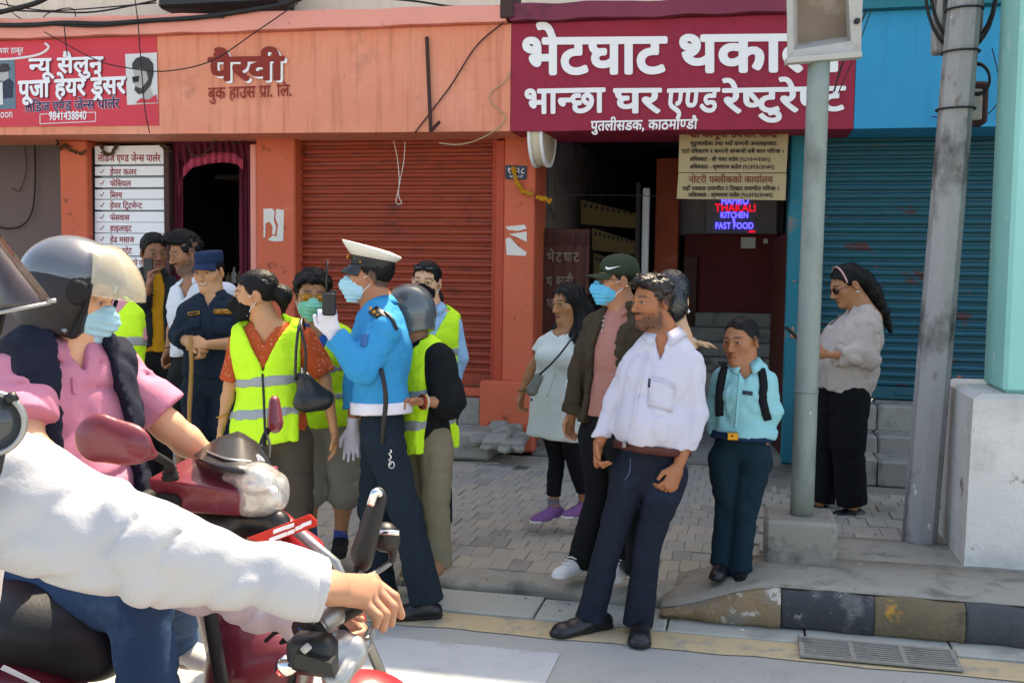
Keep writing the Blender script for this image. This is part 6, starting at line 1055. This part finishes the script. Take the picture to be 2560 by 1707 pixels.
p.garment('blouse', p.torso(.034, .05, .80, hipw=1.12, chest=1.15)+p.sleeve('l', 1.72, (.085, .082, .078, .060))+p.sleeve('r', 1.75, (.08, .076, .07, .056)), MBL, hem=P(2112, 986, 6.45), neck=.068, vneck=(.05, .3), amp=.010); p.trousers(cloth('black_wide_trousers', '#0f1013', folds=.6), r=(.125, .106, .100, .098), amp=.008, ends=(.99, .99))
p.hput('hair_band', MB().sheet([[(.0885*math.cos(a), .030+y_, .035+.094*math.sin(a)) for y_ in (0, .010)] for a in np.linspace(-.1, 3.24, 22)], .004), mat('pearl_band', '#c89c94', .4, noise=(90, .4), bump=None)); p.hput('earring', MB().lathe((.087, -.006, -.042), (1, 0, 0), [(.001, -.006), (.009, 0), (.001, .006)], 10), M_BUTTON)
for s in 'lr': p.shoe(s, -80, M_LEATHER, low=.045, sole=mat('tan_heel', '#6b4636', .6, bump=None))
p.line('blouse', 'neck_edge', [(2100, 768), (2086, 785), (2072, 806)], .004, M_BRLEATHER, .003)
ph = thing('mobile_phone', 'black phone held up beside the grey pole by the woman in beige', 'phone', P(1990, 845, 6.4)); c = P(1988, 836, 6.36); obj('case', MB().quadbox([c+rc*a+ZU*b for a, b in ((-.05, .04), (.03, -.03), (.036, -.022), (-.044, .048))], fw, .07).out(), M_BLACK, ph, smooth=False)
# ---------------------------------------------------------------- the scooter, its rider and the motorcycle in front
M_MAROONP = mat('maroon_scooter_paint', '#6e2430', .38, noise=(4, .14), fine=(40, .08), bump=(60, .05, .002), spec=.45, coat=.25, stain=[('#8a5a58', 6, .62, .8)]); M_REDP2 = mat('red_gloss_paint', '#a8232a', .35, noise=(4, .1), bump=None, coat=.3); M_SMOKE = mat('smoked_screen_plastic', '#1e1c1b', .34, noise=(6, .2), fine=(30, .1), bump=(12, .1), spec=.4, coat=.1)
M_LAMP = mat('clear_headlamp', '#d6d2c8', .12, .1, noise=(18, .16), fine=(60, .2), bump=(22, .5, .015), spec=.8, coat=1., aniso=(1, 1, 2.5), stain=[('#948c7c', 24, .62, .66)]); M_REFLECTOR = mat('lamp_reflector', '#cfccc4', .22, .75, noise=(20, .2), fine=(80, .2), bump=(60, .5, .01)); M_LENSG = mat('lamp_lens', '#e6e4de', .06, noise=(5, .03), bump=(30, .15, .004), spec=.8, alpha=.32, coat=1.); M_SEAT = mat('black_vinyl_seat', '#17181b', .5, noise=(8, .15), fine=(120, .1), bump=(140, .2), spec=.4); M_PLATE = mat('red_number_plate', '#c8281c', .45, noise=(9, .05), bump=None); M_RUBBER = mat('rubber', '#161616', .75, noise=(15, .15), bump=(160, .2)); M_ALU = mat('cast_aluminium', '#9a9a98', .42, .85, noise=(12, .15), fine=(80, .1), bump=(60, .15))
M_VISOR = mat('beige_clear_visor', '#d2c8ae', .15, noise=(5, .1), bump=None, spec=.5, alpha=.36, coat=.6); M_VISORDK = mat('brown_smoked_visor', '#3a2a24', .12, noise=(5, .15), bump=None, spec=.6, alpha=.72, coat=.6); M_JEANS = mat('cloth_blue_jeans', '#27405f', .85, noise=(6, .16), fine=(280, .12), bump=(60, 0.30, 0.0060), spec=.25, stain=[('#4d6a8c', 4, .58, .8)])
sc_ = thing('scooter', 'maroon scooter with a smoked screen, big clear headlamp and red plate', 'scooter', onZ(330, 2150, 0))
def S(name, prims, m, vox=.008, nz=None, cut=None, parent=None):
    f = Field(prims, vox)
    if cut: f.cut(cut)
    if nz: f.noise(nz)
    return obj(name, f.mesh(), m, parent or sc_)
# handlebar cowl, headlamp, screen
def hard(name, secs, m, r=.009, par=None):
    bm = bmesh.new(); rows = [[bm.verts.new(P(*q)) for q in sec] for sec in secs]; n = len(secs[0])
    for a, b_ in zip(rows, rows[1:]):
        for k in range(n): bm.faces.new((a[k], a[(k+1) % n], b_[(k+1) % n], b_[k]))
    bm.faces.new(rows[0][::-1]); bm.faces.new(rows[-1]); bmesh.ops.recalc_face_normals(bm, faces=bm.faces[:]); bmesh.ops.bevel(bm, geom=bm.edges[:], offset=r, segments=3, affect='EDGES', profile=.5); bm.verts.index_update()
    o = obj(name, ([v.co[:] for v in bm.verts], [[v.index for v in q.verts] for q in bm.faces]), m, par or sc_); bm.free(); return o
hard('handlebar_cowl', [[(380, 1244, 2.79), (367, 1195, 2.77), (468, 1144, 2.92), (500, 1150, 3.06), (500, 1240, 3.06)], [(450, 1280, 2.74), (478, 1210, 2.72), (545, 1150, 2.88), (580, 1152, 3.03), (570, 1272, 3.0)], [(596, 1290, 2.70), (592, 1228, 2.68), (606, 1166, 2.84), (650, 1160, 2.99), (640, 1284, 2.95)], [(622, 1276, 2.71), (616, 1246, 2.70), (640, 1180, 2.84), (700, 1164, 2.96), (690, 1250, 2.93)]], M_MAROONP)
lp = [cone(P(572, 1196, 2.76), P(650, 1205, 2.72), .018, .045, None, .02), cone(P(640, 1200, 2.73), P(688, 1212, 2.76), .045, .036, None, .03), cone(P(632, 1250, 2.72), P(690, 1248, 2.75), .038, .032, None, .03), cone(P(612, 1272, 2.72), P(670, 1270, 2.73), .018, .020, None, .02)]
fl_ = Field(lp, .005); fl_.noise([((26, 26, 50), .006), ((70, 70, 70), .003)]); rf_ = obj('reflector', fl_.mesh(-.010), M_REFLECTOR, sc_); lens = obj('headlight', Field(lp, .005).mesh(), M_LENSG, sc_)
for k in range(4): obj('bulb_cover', MB().lathe(P(628+18*k, 1216+10*(k % 2), 2.70), -fw, [(.001, -.01), (.013, 0), (.008, .012), (.001, .014)], 12).out(), (M_CHROME, M_WHITEP)[k % 2], rf_)
g = []
for j in range(7):
    row = []
    for i in range(13):
        t = i/12; s_ = j/6; top = np.interp(t, [0, .3, .6, .85, 1], [1136, 1094, 1076, 1106, 1150]); bt = np.interp(t, [0, .3, .6, .85, 1], [1146, 1172, 1180, 1184, 1174]); u = np.interp(t, [0, 1], [484, 674]); row.append(P(u+(8*s_ if t > .3 else 14*s_), top+(bt-top)*s_, 2.92-.15*s_-.09*math.sin(math.pi*t)*(.4+.6*s_)))
    g.append(row)
ws = obj('windscreen', MB().sheet(g, -.006).out(), M_SMOKE, sc_)
obj('screen_trim', MB().tube(smooth_path([np.array(g[2][2])-fw*.012, np.array(g[4][5])-fw*.012, np.array(g[4][9])-fw*.012], 6), .004, 6).out(), M_ALU, ws)
wm = lambda pts, o: [P(u, v, 2.66-o) for u, v in pts]
for pts in ([(640, 1136), (647, 1134), (652, 1150), (646, 1153)], [(650, 1138), (656, 1143), (662, 1152), (654, 1152)]): obj('badge', MB().flat(wm(pts, .0), -fw, .003).out(), M_WHITEP, ws, smooth=False)
obj('switch_panel', MB().bbox(P(395, 1272, 2.78), P(444, 1240, 2.72), .012).out(), M_RUBBER, sc_)
S('grip', [cone(P(372, 1240, 2.74), P(300, 1290, 2.62), .019, .019, None, .01)], M_RUBBER, .006); S('grip', [cone(P(520, 1190, 3.02), P(580, 1165, 3.16), .019, .019, None, .01)], M_RUBBER, .006)
# mirrors
mr = S('mirror', [cone(P(250, 1095, 2.5), P(330, 1112, 2.5), .060, .046, (fw, .45), .03), cone(P(320, 1112, 2.5), P(384, 1136, 2.52), .042, .012, (fw, .55), .03)], M_MAROONP, .006)
st_ = obj('stalk', MB().tube(smooth_path([P(378, 1132, 2.52), P(402, 1146, 2.58), P(424, 1160, 2.66), P(428, 1178, 2.71)], 5), .011, 8).out(), M_RUBBER, mr)
mir2 = [(.020, 0), (.024, .008), (.019, .012), (.022, .020), (.016, .024), (.018, .032), (.012, .040), (.001, .042)]; obj('boot', MB().lathe(P(426, 1200, 2.72), ZU, mir2, 16).out(), M_RUBBER, mr)
mr = S('mirror', [cone(P(686, 1008, 3.1), P(688, 1055, 3.1), .024, .034, (rc, .7), .02)], M_MAROONP, .006)
obj('stalk', MB().tube(smooth_path([P(680, 1062, 3.1), P(664, 1086, 3.08), P(650, 1124, 3.02)], 5), .009, 8).out(), M_RUBBER, mr); obj('cable', MB().tube(smooth_path([P(664, 1080, 3.08), P(674, 1110, 3.0), P(672, 1150, 2.95)], 5), .005, 6).out(), M_RUBBER, mr)
# plate, front fender, leg shield, seat, body
pq = [(618, 1345), (774, 1285), (792, 1302), (792, 1314), (664, 1360)]
pl_ = obj('number_plate', MB().flat([P(u, v, 2.55-.0002*(u-700)) for u, v in pq], fw, .006).out(), M_PLATE, sc_, smooth=False)
for u, v, w_ in ((700, 1323, 16), (726, 1314, 9), (696, 1341, 22), (728, 1329, 8), (748, 1318, 9), (766, 1309, 12)): obj('digit', MB().flat([P(u+a, v-a*.38+b, 2.546-.0002*(u-700)) for a, b in ((-w_, -5), (w_, -5), (w_+1, 0), (w_, 5), (-w_, 5), (-w_-1, 0))], -fw, .002).out(), M_WHITEP, pl_, smooth=False)
S('front_fender', [cone(P(700, 1300, 2.84), P(770, 1380, 2.78), .028, .042, None, .03), cone(P(760, 1380, 2.78), P(860, 1560, 2.76), .042, .06, None, .03)], M_REDP2, .009)
obj('fork', MB().tube([P(730, 1318, 2.62), P(838, 1406, 2.58), P(960, 1700, 2.6)], .014, 8).out(), M_ALU, sc_)
S('leg_shield', [cone(P(560, 1300, 2.95), P(600, 1480, 2.80), .11, .12, (N(P(700, 1500, 2.6)-P(500, 1500, 2.7)), .25), .04), cone(P(590, 1480, 2.80), P(655, 1680, 2.66), .12, .13, (fw, .5), .04), cone(P(640, 1690, 2.66), P(600, 2000, 2.66), .13, .14, (fw, .5), .04)], M_MAROONP, .010)
obj('rubber_edge', MB().tube(smooth_path([P(524, 1520, 2.62), P(536, 1600, 2.56), P(556, 1720, 2.54)], 5), .018, 8).out(), M_RUBBER, sc_)
obj('chrome_trim', MB().tube(smooth_path([P(612, 1560, 2.5), P(660, 1568, 2.5), P(722, 1572, 2.5)], 5), .007, 8).out(), M_CHROME, sc_)
for k in range(3): obj('cable', MB().tube(smooth_path([P(664, 1602, 2.52), P(690+5*k, 1580-4*k, 2.5), P(716+3*k, 1584+6*k, 2.48), P(702, 1606, 2.5)], 5), .005, 6).out(), M_RUBBER, sc_)
S('lower_shield', [cone(P(480, 1250, 2.85), P(560, 1330, 2.80), .05, .07, None, .03), cone(P(600, 1300, 2.78), P(690, 1310, 2.74), .035, .04, None, .04)], M_SMOKE, .009)
S('seat', [cone(P(-330, 1500, 2.62), P(170, 1560, 2.62), .13, .135, (ZU, .62), .05), cone(P(60, 1560, 2.62), P(235, 1620, 2.62), .12, .10, (ZU, .8), .05)], M_SEAT, .012, [((6, 6, 9), .008)])
S('body_panel', [cone(P(-400, 1700, 2.62), P(90, 1790, 2.60), .11, .13, None, .05), cone(P(60, 1760, 2.62), P(190, 1960, 2.62), .13, .13, None, .05)], M_MAROONP, .012)
obj('body_stripe', MB().quadbox([P(8, 1662, 2.38), P(100, 1707, 2.40), P(88, 1712, 2.40), P(0, 1672, 2.38)], fw, .004).out(), M_WHITEP, sc_, smooth=False)
S('floorboard', [cone(P(230, 2020, 2.62), P(600, 2030, 2.66), .15, .15, (ZU, .3), .03)], M_RUBBER, .014)
for px_, dw in ((-420, 2.62), (900, 2.75)):
    q = P(px_, 1900, dw); c = np.array([q[0], q[1], .255]); ax = N(np.cross(ZU, P(900, 1900, 2.75)-P(-420, 1900, 2.62)))
    wh = obj('wheel', MB().lathe(c-ax*.045, ax, [(.15, .0), (.22, .0), (.25, .02), (.255, .045), (.25, .07), (.22, .09), (.15, .09)], 36, False).out(), M_RUBBER, sc_); obj('rim', MB().lathe(c-ax*.03, ax, [(.02, -.01), (.06, .0), (.16, .0), (.16, .06), (.06, .06), (.02, .07)], 24).out(), M_ALU, wh)
obj('tyre_stand', MB().tube([P(-100, 2000, 2.62), P(-100, 2000, 2.62)*np.array([1, 1, 0])+np.array([0, 0, .08])], .02, 8).out(), M_RUBBER, sc_)
# rider in pink
p = Person('scooter rider in a pink polo, navy waistcoat and black open helmet', 'motorbike riders', 2.85, 48, dict(hc=(184, 736), nb=(160, 880), sr=(40, 925), er=(64, 1105, -.1), wr=(290, 1300, -.15), sl=(306, 915), el=(420, 1065), wl=(545, 1165, .1), hip=(140, 1390), kr=(345, 1500, -.25), ar=(400, 1960, -.25), kl=(420, 1480, .1), al=(437, 1590, .25)), skin='#c08a68', head=(92, -15, 0), hs=1.0, height=1.72)
p.hand('r', curl=1.0); p.hand('l', curl=.9); p.body(nr=.066, armr=1.18, vox=.009); p.mask(M_SURG)
MPINK = mat('cloth_pink_polo', '#c37b90', .85, noise=(7, .06), fine=(260, .06), bump=(60, 0.30, 0.0060), spec=.2); p.garment('polo_shirt', p.torso(.032, .04, .74)+p.sleeve('l', .80, (.078, .086))+p.sleeve('r', .80, (.080, .084)), MPINK, hem=P(140, 1400, 2.85), neck=.074, vneck=(.075, .30), amp=.010, nz=[((7, 7, 13), -.008), ((20, 20, 24), .004)], vox=.009); p.collar(MPINK, .078, .05, .036, .07, 40)
p.line('polo_shirt', 'placket', [(181, 945), (183, 965), (184, 985)], .005, MPINK, .002);
MNW = cloth('navy_waistcoat', '#1a1e2c', folds=.6); p.garment('waistcoat', p.torso(.064, .04, .80), MNW, hem=P(140, 1340, 2.85), neck=.088, open_=([-.6, -.2, -.02, .1], [.115, .105, .075, .07], .0), armhole=.172, amp=.008, vox=.009)
p.trousers(M_JEANS, r=(.098, .078, .074, .068), amp=.009)
p.shoe('r', 70, MSN, sole=M_WHITESOLE); p.shoe('l', 74, MSN, sole=mat('orange_grey_sole', '#b8a49a', .7, bump=None), L=.28)
MHB = mat('black_silver_helmet', '#2a2c30', .34, noise=(4, .25), bump=None, spec=.5, coat=.5)
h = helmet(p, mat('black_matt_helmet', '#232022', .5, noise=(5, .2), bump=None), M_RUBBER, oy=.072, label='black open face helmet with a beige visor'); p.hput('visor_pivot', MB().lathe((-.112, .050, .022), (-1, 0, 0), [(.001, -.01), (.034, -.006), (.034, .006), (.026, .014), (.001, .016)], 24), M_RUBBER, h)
fs = Field([ball((0, -.010, .035), (.1215, .1435, .1235), .02)], .006); gs = fs.grid(); fs.v = np.maximum.reduce([fs.v, (.040+.35*np.maximum(0, gs[..., 1])-.25*np.minimum(0, gs[..., 1]+.02)*-1)-gs[..., 2], gs[..., 1]-.078]).astype(np.float32); p.hput('shell_top', fs.mesh(), mat('silver_helmet_paint', '#63666b', .3, .35, noise=(5, .1), bump=None, spec=.5, coat=.3), h)  # sun highlight on the dark helmet coloured in as a silver top
for z_, y_ in ((-.088, .012), (-.086, .048)): p.hput('rivet', MB().lathe((-.1045, y_-.01, z_), (-1, 0, 0), [(.001, -.01), (.009, -.006), (.009, .006), (.001, .009)], 12), M_STEEL, h)
g = [[(.122*math.cos(a)*math.cos(b*.9), .004+(.150+.035*k/9)*math.sin(a)*math.cos(b*.9), .030+.125*math.sin(b)+.012*math.sin(a)) for a in np.linspace(.42, math.pi-.42, 20)] for k, b in enumerate(np.linspace(1.15, -.10, 10))]; p.hput('visor', MB().sheet(g, .003), M_VISOR, h)
# rider with the white sleeve, mostly outside the picture
p = Person('motorcycle rider reaching forward in a loose white long sleeved shirt', 'motorbike riders', 1.95, 66, dict(hc=(-150, 748), nb=(-150, 1010, .08), sr=(30, 1190), er=(385, 1395), wr=(806, 1470, .08), sl=(0, 1150, .1), el=(330, 1400, .3), wl=(800, 1560, .25), hip=(-260, 1760), kr=(260, 2000, -.1), ar=(60, 2500), kl=(280, 2000), al=(80, 2500)), skin='#96684f', head=(80, -8, 0), hs=1.02, height=1.75)
WJ = p.J['wr']; dh = N(P(940, 1458, 2.03)-WJ); nh = N(-ZU*.75+fw*.35-rc*.1); th = N(fw*.8+ZU*.2)
K = [P(930, 1452, 2.06), P(936, 1470, 2.03), P(922, 1490, 2.00), P(905, 1502, 1.97)]; T1 = [P(985, 1492, 2.05), P(980, 1516, 2.02), P(962, 1535, 1.99), P(945, 1540, 1.96)]; T2 = [P(1003, 1538, 2.06), P(978, 1556, 2.03), P(958, 1570, 2.00), P(940, 1562, 1.97)]
pr = [cone(WJ-dh*.04, WJ+dh*.03, .030, .034, (nh, .75), .015)]
for k in range(4): rr = (.0112, .0118, .0112, .0100)[k]; pr += [cone(WJ+dh*.02+th*(.016-.011*k), K[k], .019, .0145, None, .014), cone(K[k], T1[k], rr*1.12, rr, None, .004), cone(T1[k], T2[k], rr, rr*.78, None, .003), ball(K[k]-nh*.004, rr*1.25, .006)]
pr += [cone(WJ+dh*.02+th*.02, P(860, 1500, 2.06), .018, .013, None, .01), cone(P(860, 1500, 2.06), P(900, 1530, 2.07), .012, .009, None, .004)]
p.hands['r'] = pr; p.hand('l', curl=.9); p.body(nr=.058)
for k in range(4): c = T1[k]+(T2[k]-T1[k])*.85-nh*(.0085); e = N(T2[k]-T1[k]); s_ = N(np.cross(e, nh)); obj('fingernail', MB().sheet([[c+e*a+s_*b-nh*(.001-.6*b*b/.01) for b in (-.006, 0, .006)] for a in (-.006, 0, .007)], .001, -nh).out(), mat('nail', '#c99a84', .35, noise=(9, .05), bump=None), p.root)
ar_ = N(WJ-p.J['sr']); a1 = N(np.cross(ar_, fw)); a2 = np.cross(ar_, a1); FA = np.stack([ar_*7+a1*3.5, a1*3.2+a2*1.5, a2*3.2], 1); FB = np.stack([ar_*15-a1*8, a1*7, a2*7], 1)
MWJ = mat('cloth_white_sleeve', '#aeaeb0', .85, noise=(5, .03), fine=(300, .04), bump=(60, 0.30, 0.0060), spec=.25)
p.garment('shirt', p.torso(.03)+[cone(p.J['sr'], p.J['er'], (.119), .088, (N(np.cross(p.J['er']-p.J['sr'], fw)), 1.), .03), cone(p.J['er'], WJ-dh*.01, .088, .058, None, .03, 'b')]+p.sleeve('l', 1.9, (.1, .08, .07, .055)), MWJ, hem=P(-260, 1700, 1.95), neck=.066, amp=.01, vox=.009, nz=[(FA, -.013), (FB, -.006), ((30, 30, 30), .0012)])
cuf = N(WJ-p.J['er']); p.put('cuff', Field([cone(WJ-cuf*.055, WJ+cuf*.004, .060, .058, None, .01, 'ab')], .005).noise([((14, 14, 14), .005)]).mesh(), MWJ); p.put('cuff_button', MB().lathe(WJ-cuf*.01-fw*.06-ZU*.012, -fw, [(.001, -.01), (.008, 0), (.008, .004), (.001, .005)], 10).out(), M_BUTTON)
p.trousers(cloth('black_trousers', '#17181a'));
for s in 'lr': p.shoe(s, 60, M_LEATHER)
h = helmet(p, MHB, M_RUBBER, label='black helmet with a brown smoked visor'); g = []
for i in range(9):
    t = i/8; row = []
    for j in range(9): s_ = j/8; fu, fv = np.interp(s_, [0, .35, .8, 1], [0, 52, 124, 130]), np.interp(s_, [0, .35, .8, 1], [585, 652, 742, 757]); bu, bv = -150, 560+230*s_; row.append(P(bu+(fu-bu)*t, bv+(fv-bv)*t+26*math.sin(math.pi*t)*s_*0+20*(1-t)*s_, 1.93-.13*math.sin(math.pi*min(t*.75+.05, 1))))
    g.append(row)
p.put('visor', MB().sheet(g, .003).out(), M_VISORDK, h); p.put('visor_rim', MB().tube(smooth_path([g[k][8]-fw*.004 for k in range(9)], 3), .0035, 6).out(), M_ALU, h); p.put('visor_rim', MB().tube([P(116, 752, 1.82), P(140, 752, 1.82)], .004, 6).out(), M_ALU, h)
# motorcycle handlebar and tank
mo = thing('motorcycle', 'red motorcycle with worn silver controls under the outstretched white sleeve', 'motorcycle', onZ(500, 3000, 0))
def T(name, pts, r, m, seg=10, par=None, sm=6): return obj(name, MB().tube(smooth_path(pts, sm) if len(pts) > 2 else pts, r, seg).out(), m, par or mo)
T('handlebar', [P(884, 1510, 2.06), P(830, 1560, 1.99), P(770, 1632, 1.92), P(740, 1740, 1.95), P(640, 1800, 2.05)], .012, M_STEEL)
gr_ = T('grip', [P(890, 1505, 2.07), P(815, 1548, 1.985)], .024, M_RUBBER, 16)
T('throttle_housing', [P(832, 1530, 1.985), P(822, 1537, 1.975), P(790, 1562, 1.95), P(774, 1578, 1.935)], [.026]+[.030]*12+[.034]*6, M_ALU, 16); T('collar_ring', [P(784, 1572, 1.935), P(766, 1590, 1.92)], .036, M_RUBBER, 18); T('clamp_ring', [P(752, 1592, 1.90), P(790, 1588, 1.895), P(818, 1598, 1.90)], .008, M_CHROME)
obj('switch_box', MB().bbox(P(742, 1660, 1.90), P(822, 1604, 1.82), .014).out(), M_BLACK, mo); obj('switch_box_lid', MB().quadbox([P(738, 1632, 1.80), P(828, 1658, 1.80), P(836, 1694, 1.80), P(736, 1668, 1.80)], fw, .05).out(), M_BLACK, mo, smooth=False); obj('switch_cap', MB().bbox(P(746, 1636, 1.79), P(784, 1604, 1.81), .008).out(), M_GREYBOX, mo)
S('brake_perch', [cone(P(830, 1620, 1.90), P(890, 1610, 1.93), .020, .018, None, .02), cone(P(836, 1700, 1.88), P(890, 1640, 1.92), .024, .020, None, .02), ball(P(845, 1600, 1.93), .02, .02)], M_ALU, .006, [((40, 40, 40), .003)], parent=mo)
T('brake_lever', [P(850, 1712, 1.87), P(880, 1660, 1.90), P(912, 1612, 1.95), P(926, 1580, 1.98), P(944, 1552, 2.0)], [.014]*6+[.012]*8+[.009]*6+[.007]*5, M_ALU); T('lever_pivot', [P(820, 1620, 1.89), P(820, 1606, 1.89)], .012, M_CHROME); T('master_bolt', [P(712, 1668, 1.86), P(722, 1660, 1.84)], .018, M_CHROME, 12)
for k in range(3): T('cable', [P(800-8*k, 1640, 1.93), P(760-14*k, 1690, 1.93), P(740-20*k, 1790, 1.98)], .006, M_CABLE, 6)
T('clutch_cable', [P(846, 1560, 1.98), P(870, 1590, 1.98), P(850, 1650, 1.96), P(830, 1720, 1.98)], .007, M_RUBBER, 6)
tp = thing('blue_cloth', 'scrap of blue cloth tied on the motorcycle throttle', 'cloth', P(775, 1566, 1.93)); obj('knot', MB().sheet([[P(u+3*math.sin(v*.4), v, 1.925+.01*math.sin(u*.3+v*.2)) for u in (u0, u0+9, u0+18, u0+28)] for u0, v in ((780, 1522), (772, 1534), (762, 1546), (754, 1558), (746, 1570))], .004).out(), mat('cloth_blue_rag', '#2a52b4', .85, bump=(30, .4, .01)), tp)
m1 = S('mirror', [cone(P(946, 1246, 2.2), P(905, 1385, 2.2), .026, .036, (N(fw*.5+rc*.8), .6), .02)], M_BLACK, .005, parent=mo); obj('chrome_edge', MB().tube(smooth_path([P(926, 1262, 2.16), P(938, 1230, 2.16), P(950, 1234, 2.17)], 5), .009, 8).out(), M_CHROME, m1); T('stalk', [P(900, 1392, 2.2), P(886, 1440, 2.18), P(880, 1520, 2.08)], .007, M_BLACK, 8, m1)
m2 = S('mirror', [cone(P(962, 1338, 2.3), P(962, 1345, 2.3), .030, .030, None, .01), cone(P(988, 1345, 2.3), P(980, 1402, 2.3), .012, .008, None, .01)], M_BLACK, .005, cut=lambda g: -((g-P(960, 1400, 2.3))@uc)-0.01, parent=mo); obj('chrome_edge', MB().tube([P(944, 1330, 2.26), P(998, 1331, 2.26)], .006, 8).out(), M_CHROME, m2); T('stalk', [P(976, 1406, 2.3), P(948, 1425, 2.26), P(912, 1448, 2.2)], .006, M_STEEL, 8, m2)
S('fuel_tank', [cone(P(250, 1990, 1.98), P(560, 1900, 2.02), .14, .13, None, .05)], M_REDP2, .014, parent=mo); S('headlamp_cowl', [ball(P(925, 1790, 2.12), (.10, .10, .085), .03), cone(P(880, 1800, 2.1), P(800, 1860, 2.08), .09, .08, None, .04)], M_REDP2, .010, parent=mo)
S('seat', [cone(P(-500, 2060, 2.0), P(160, 2060, 1.98), .12, .12, (ZU, .5), .04)], M_SEAT, .014, parent=mo)
for px_ in (-700, 1250):
    q = P(px_, 2000, 2.05); c = np.array([q[0], q[1], .30]); ax = N(np.cross(ZU, P(1250, 2000, 2.05)-P(-700, 2000, 2.05))); wh = obj('wheel', MB().lathe(c-ax*.045, ax, [(.22, 0), (.27, 0), (.295, .02), (.30, .045), (.295, .07), (.27, .09), (.22, .09)], 36, False).out(), M_RUBBER, mo); obj('rim', MB().lathe(c-ax*.03, ax, [(.02, -.01), (.05, 0), (.22, .0), (.22, .06), (.05, .06), (.02, .07)], 24).out(), M_ALU, wh)
q = P(1250, 2000, 2.05); T('fork', [P(700, 1800, 2.05), np.array([q[0], q[1]-.08, .3])], .02, M_ALU); T('frame_tube', [P(650, 1850, 2.05), P(300, 2250, 2.02), P(-700, 2400, 2.05)], .02, M_BLACK)
# round mirror at the left edge, nearest the camera
rm = thing('round_mirror', 'round silver rimmed mirror cut off by the left edge of the photo', 'mirror', P(10, 1150, 1.7)); c = P(-22, 1058, 1.62); ax = N(-fw+rc*.35)
obj('rim', MB().lathe(c-ax*.012, ax, [(.044, 0), (.052, .002), (.052, .022), (.044, .024), (.044, 0)], 36, False).out(), M_ALU, rm); obj('glass', MB().lathe(c, ax, [(.001, 0), (.0445, 0), (.0445, .004), (.001, .004)], 36).out(), M_GLASS, rm); obj('housing', MB().lathe(c-ax*.04, ax, [(.001, 0), (.03, .004), (.046, .024), (.046, .03), (.001, .03)], 30).out(), M_BLACK, rm); obj('stalk', MB().tube(smooth_path([c-ax*.03, c-ax*.05-ZU*.08, c-ax*.03-ZU*.3-rc*.1], 5), .008, 8).out(), M_BLACK, rm); obj('bracket', MB().tube([P(22, 985, 1.62), P(34, 1004, 1.62)], .010, 8).out(), M_BLACK, rm)
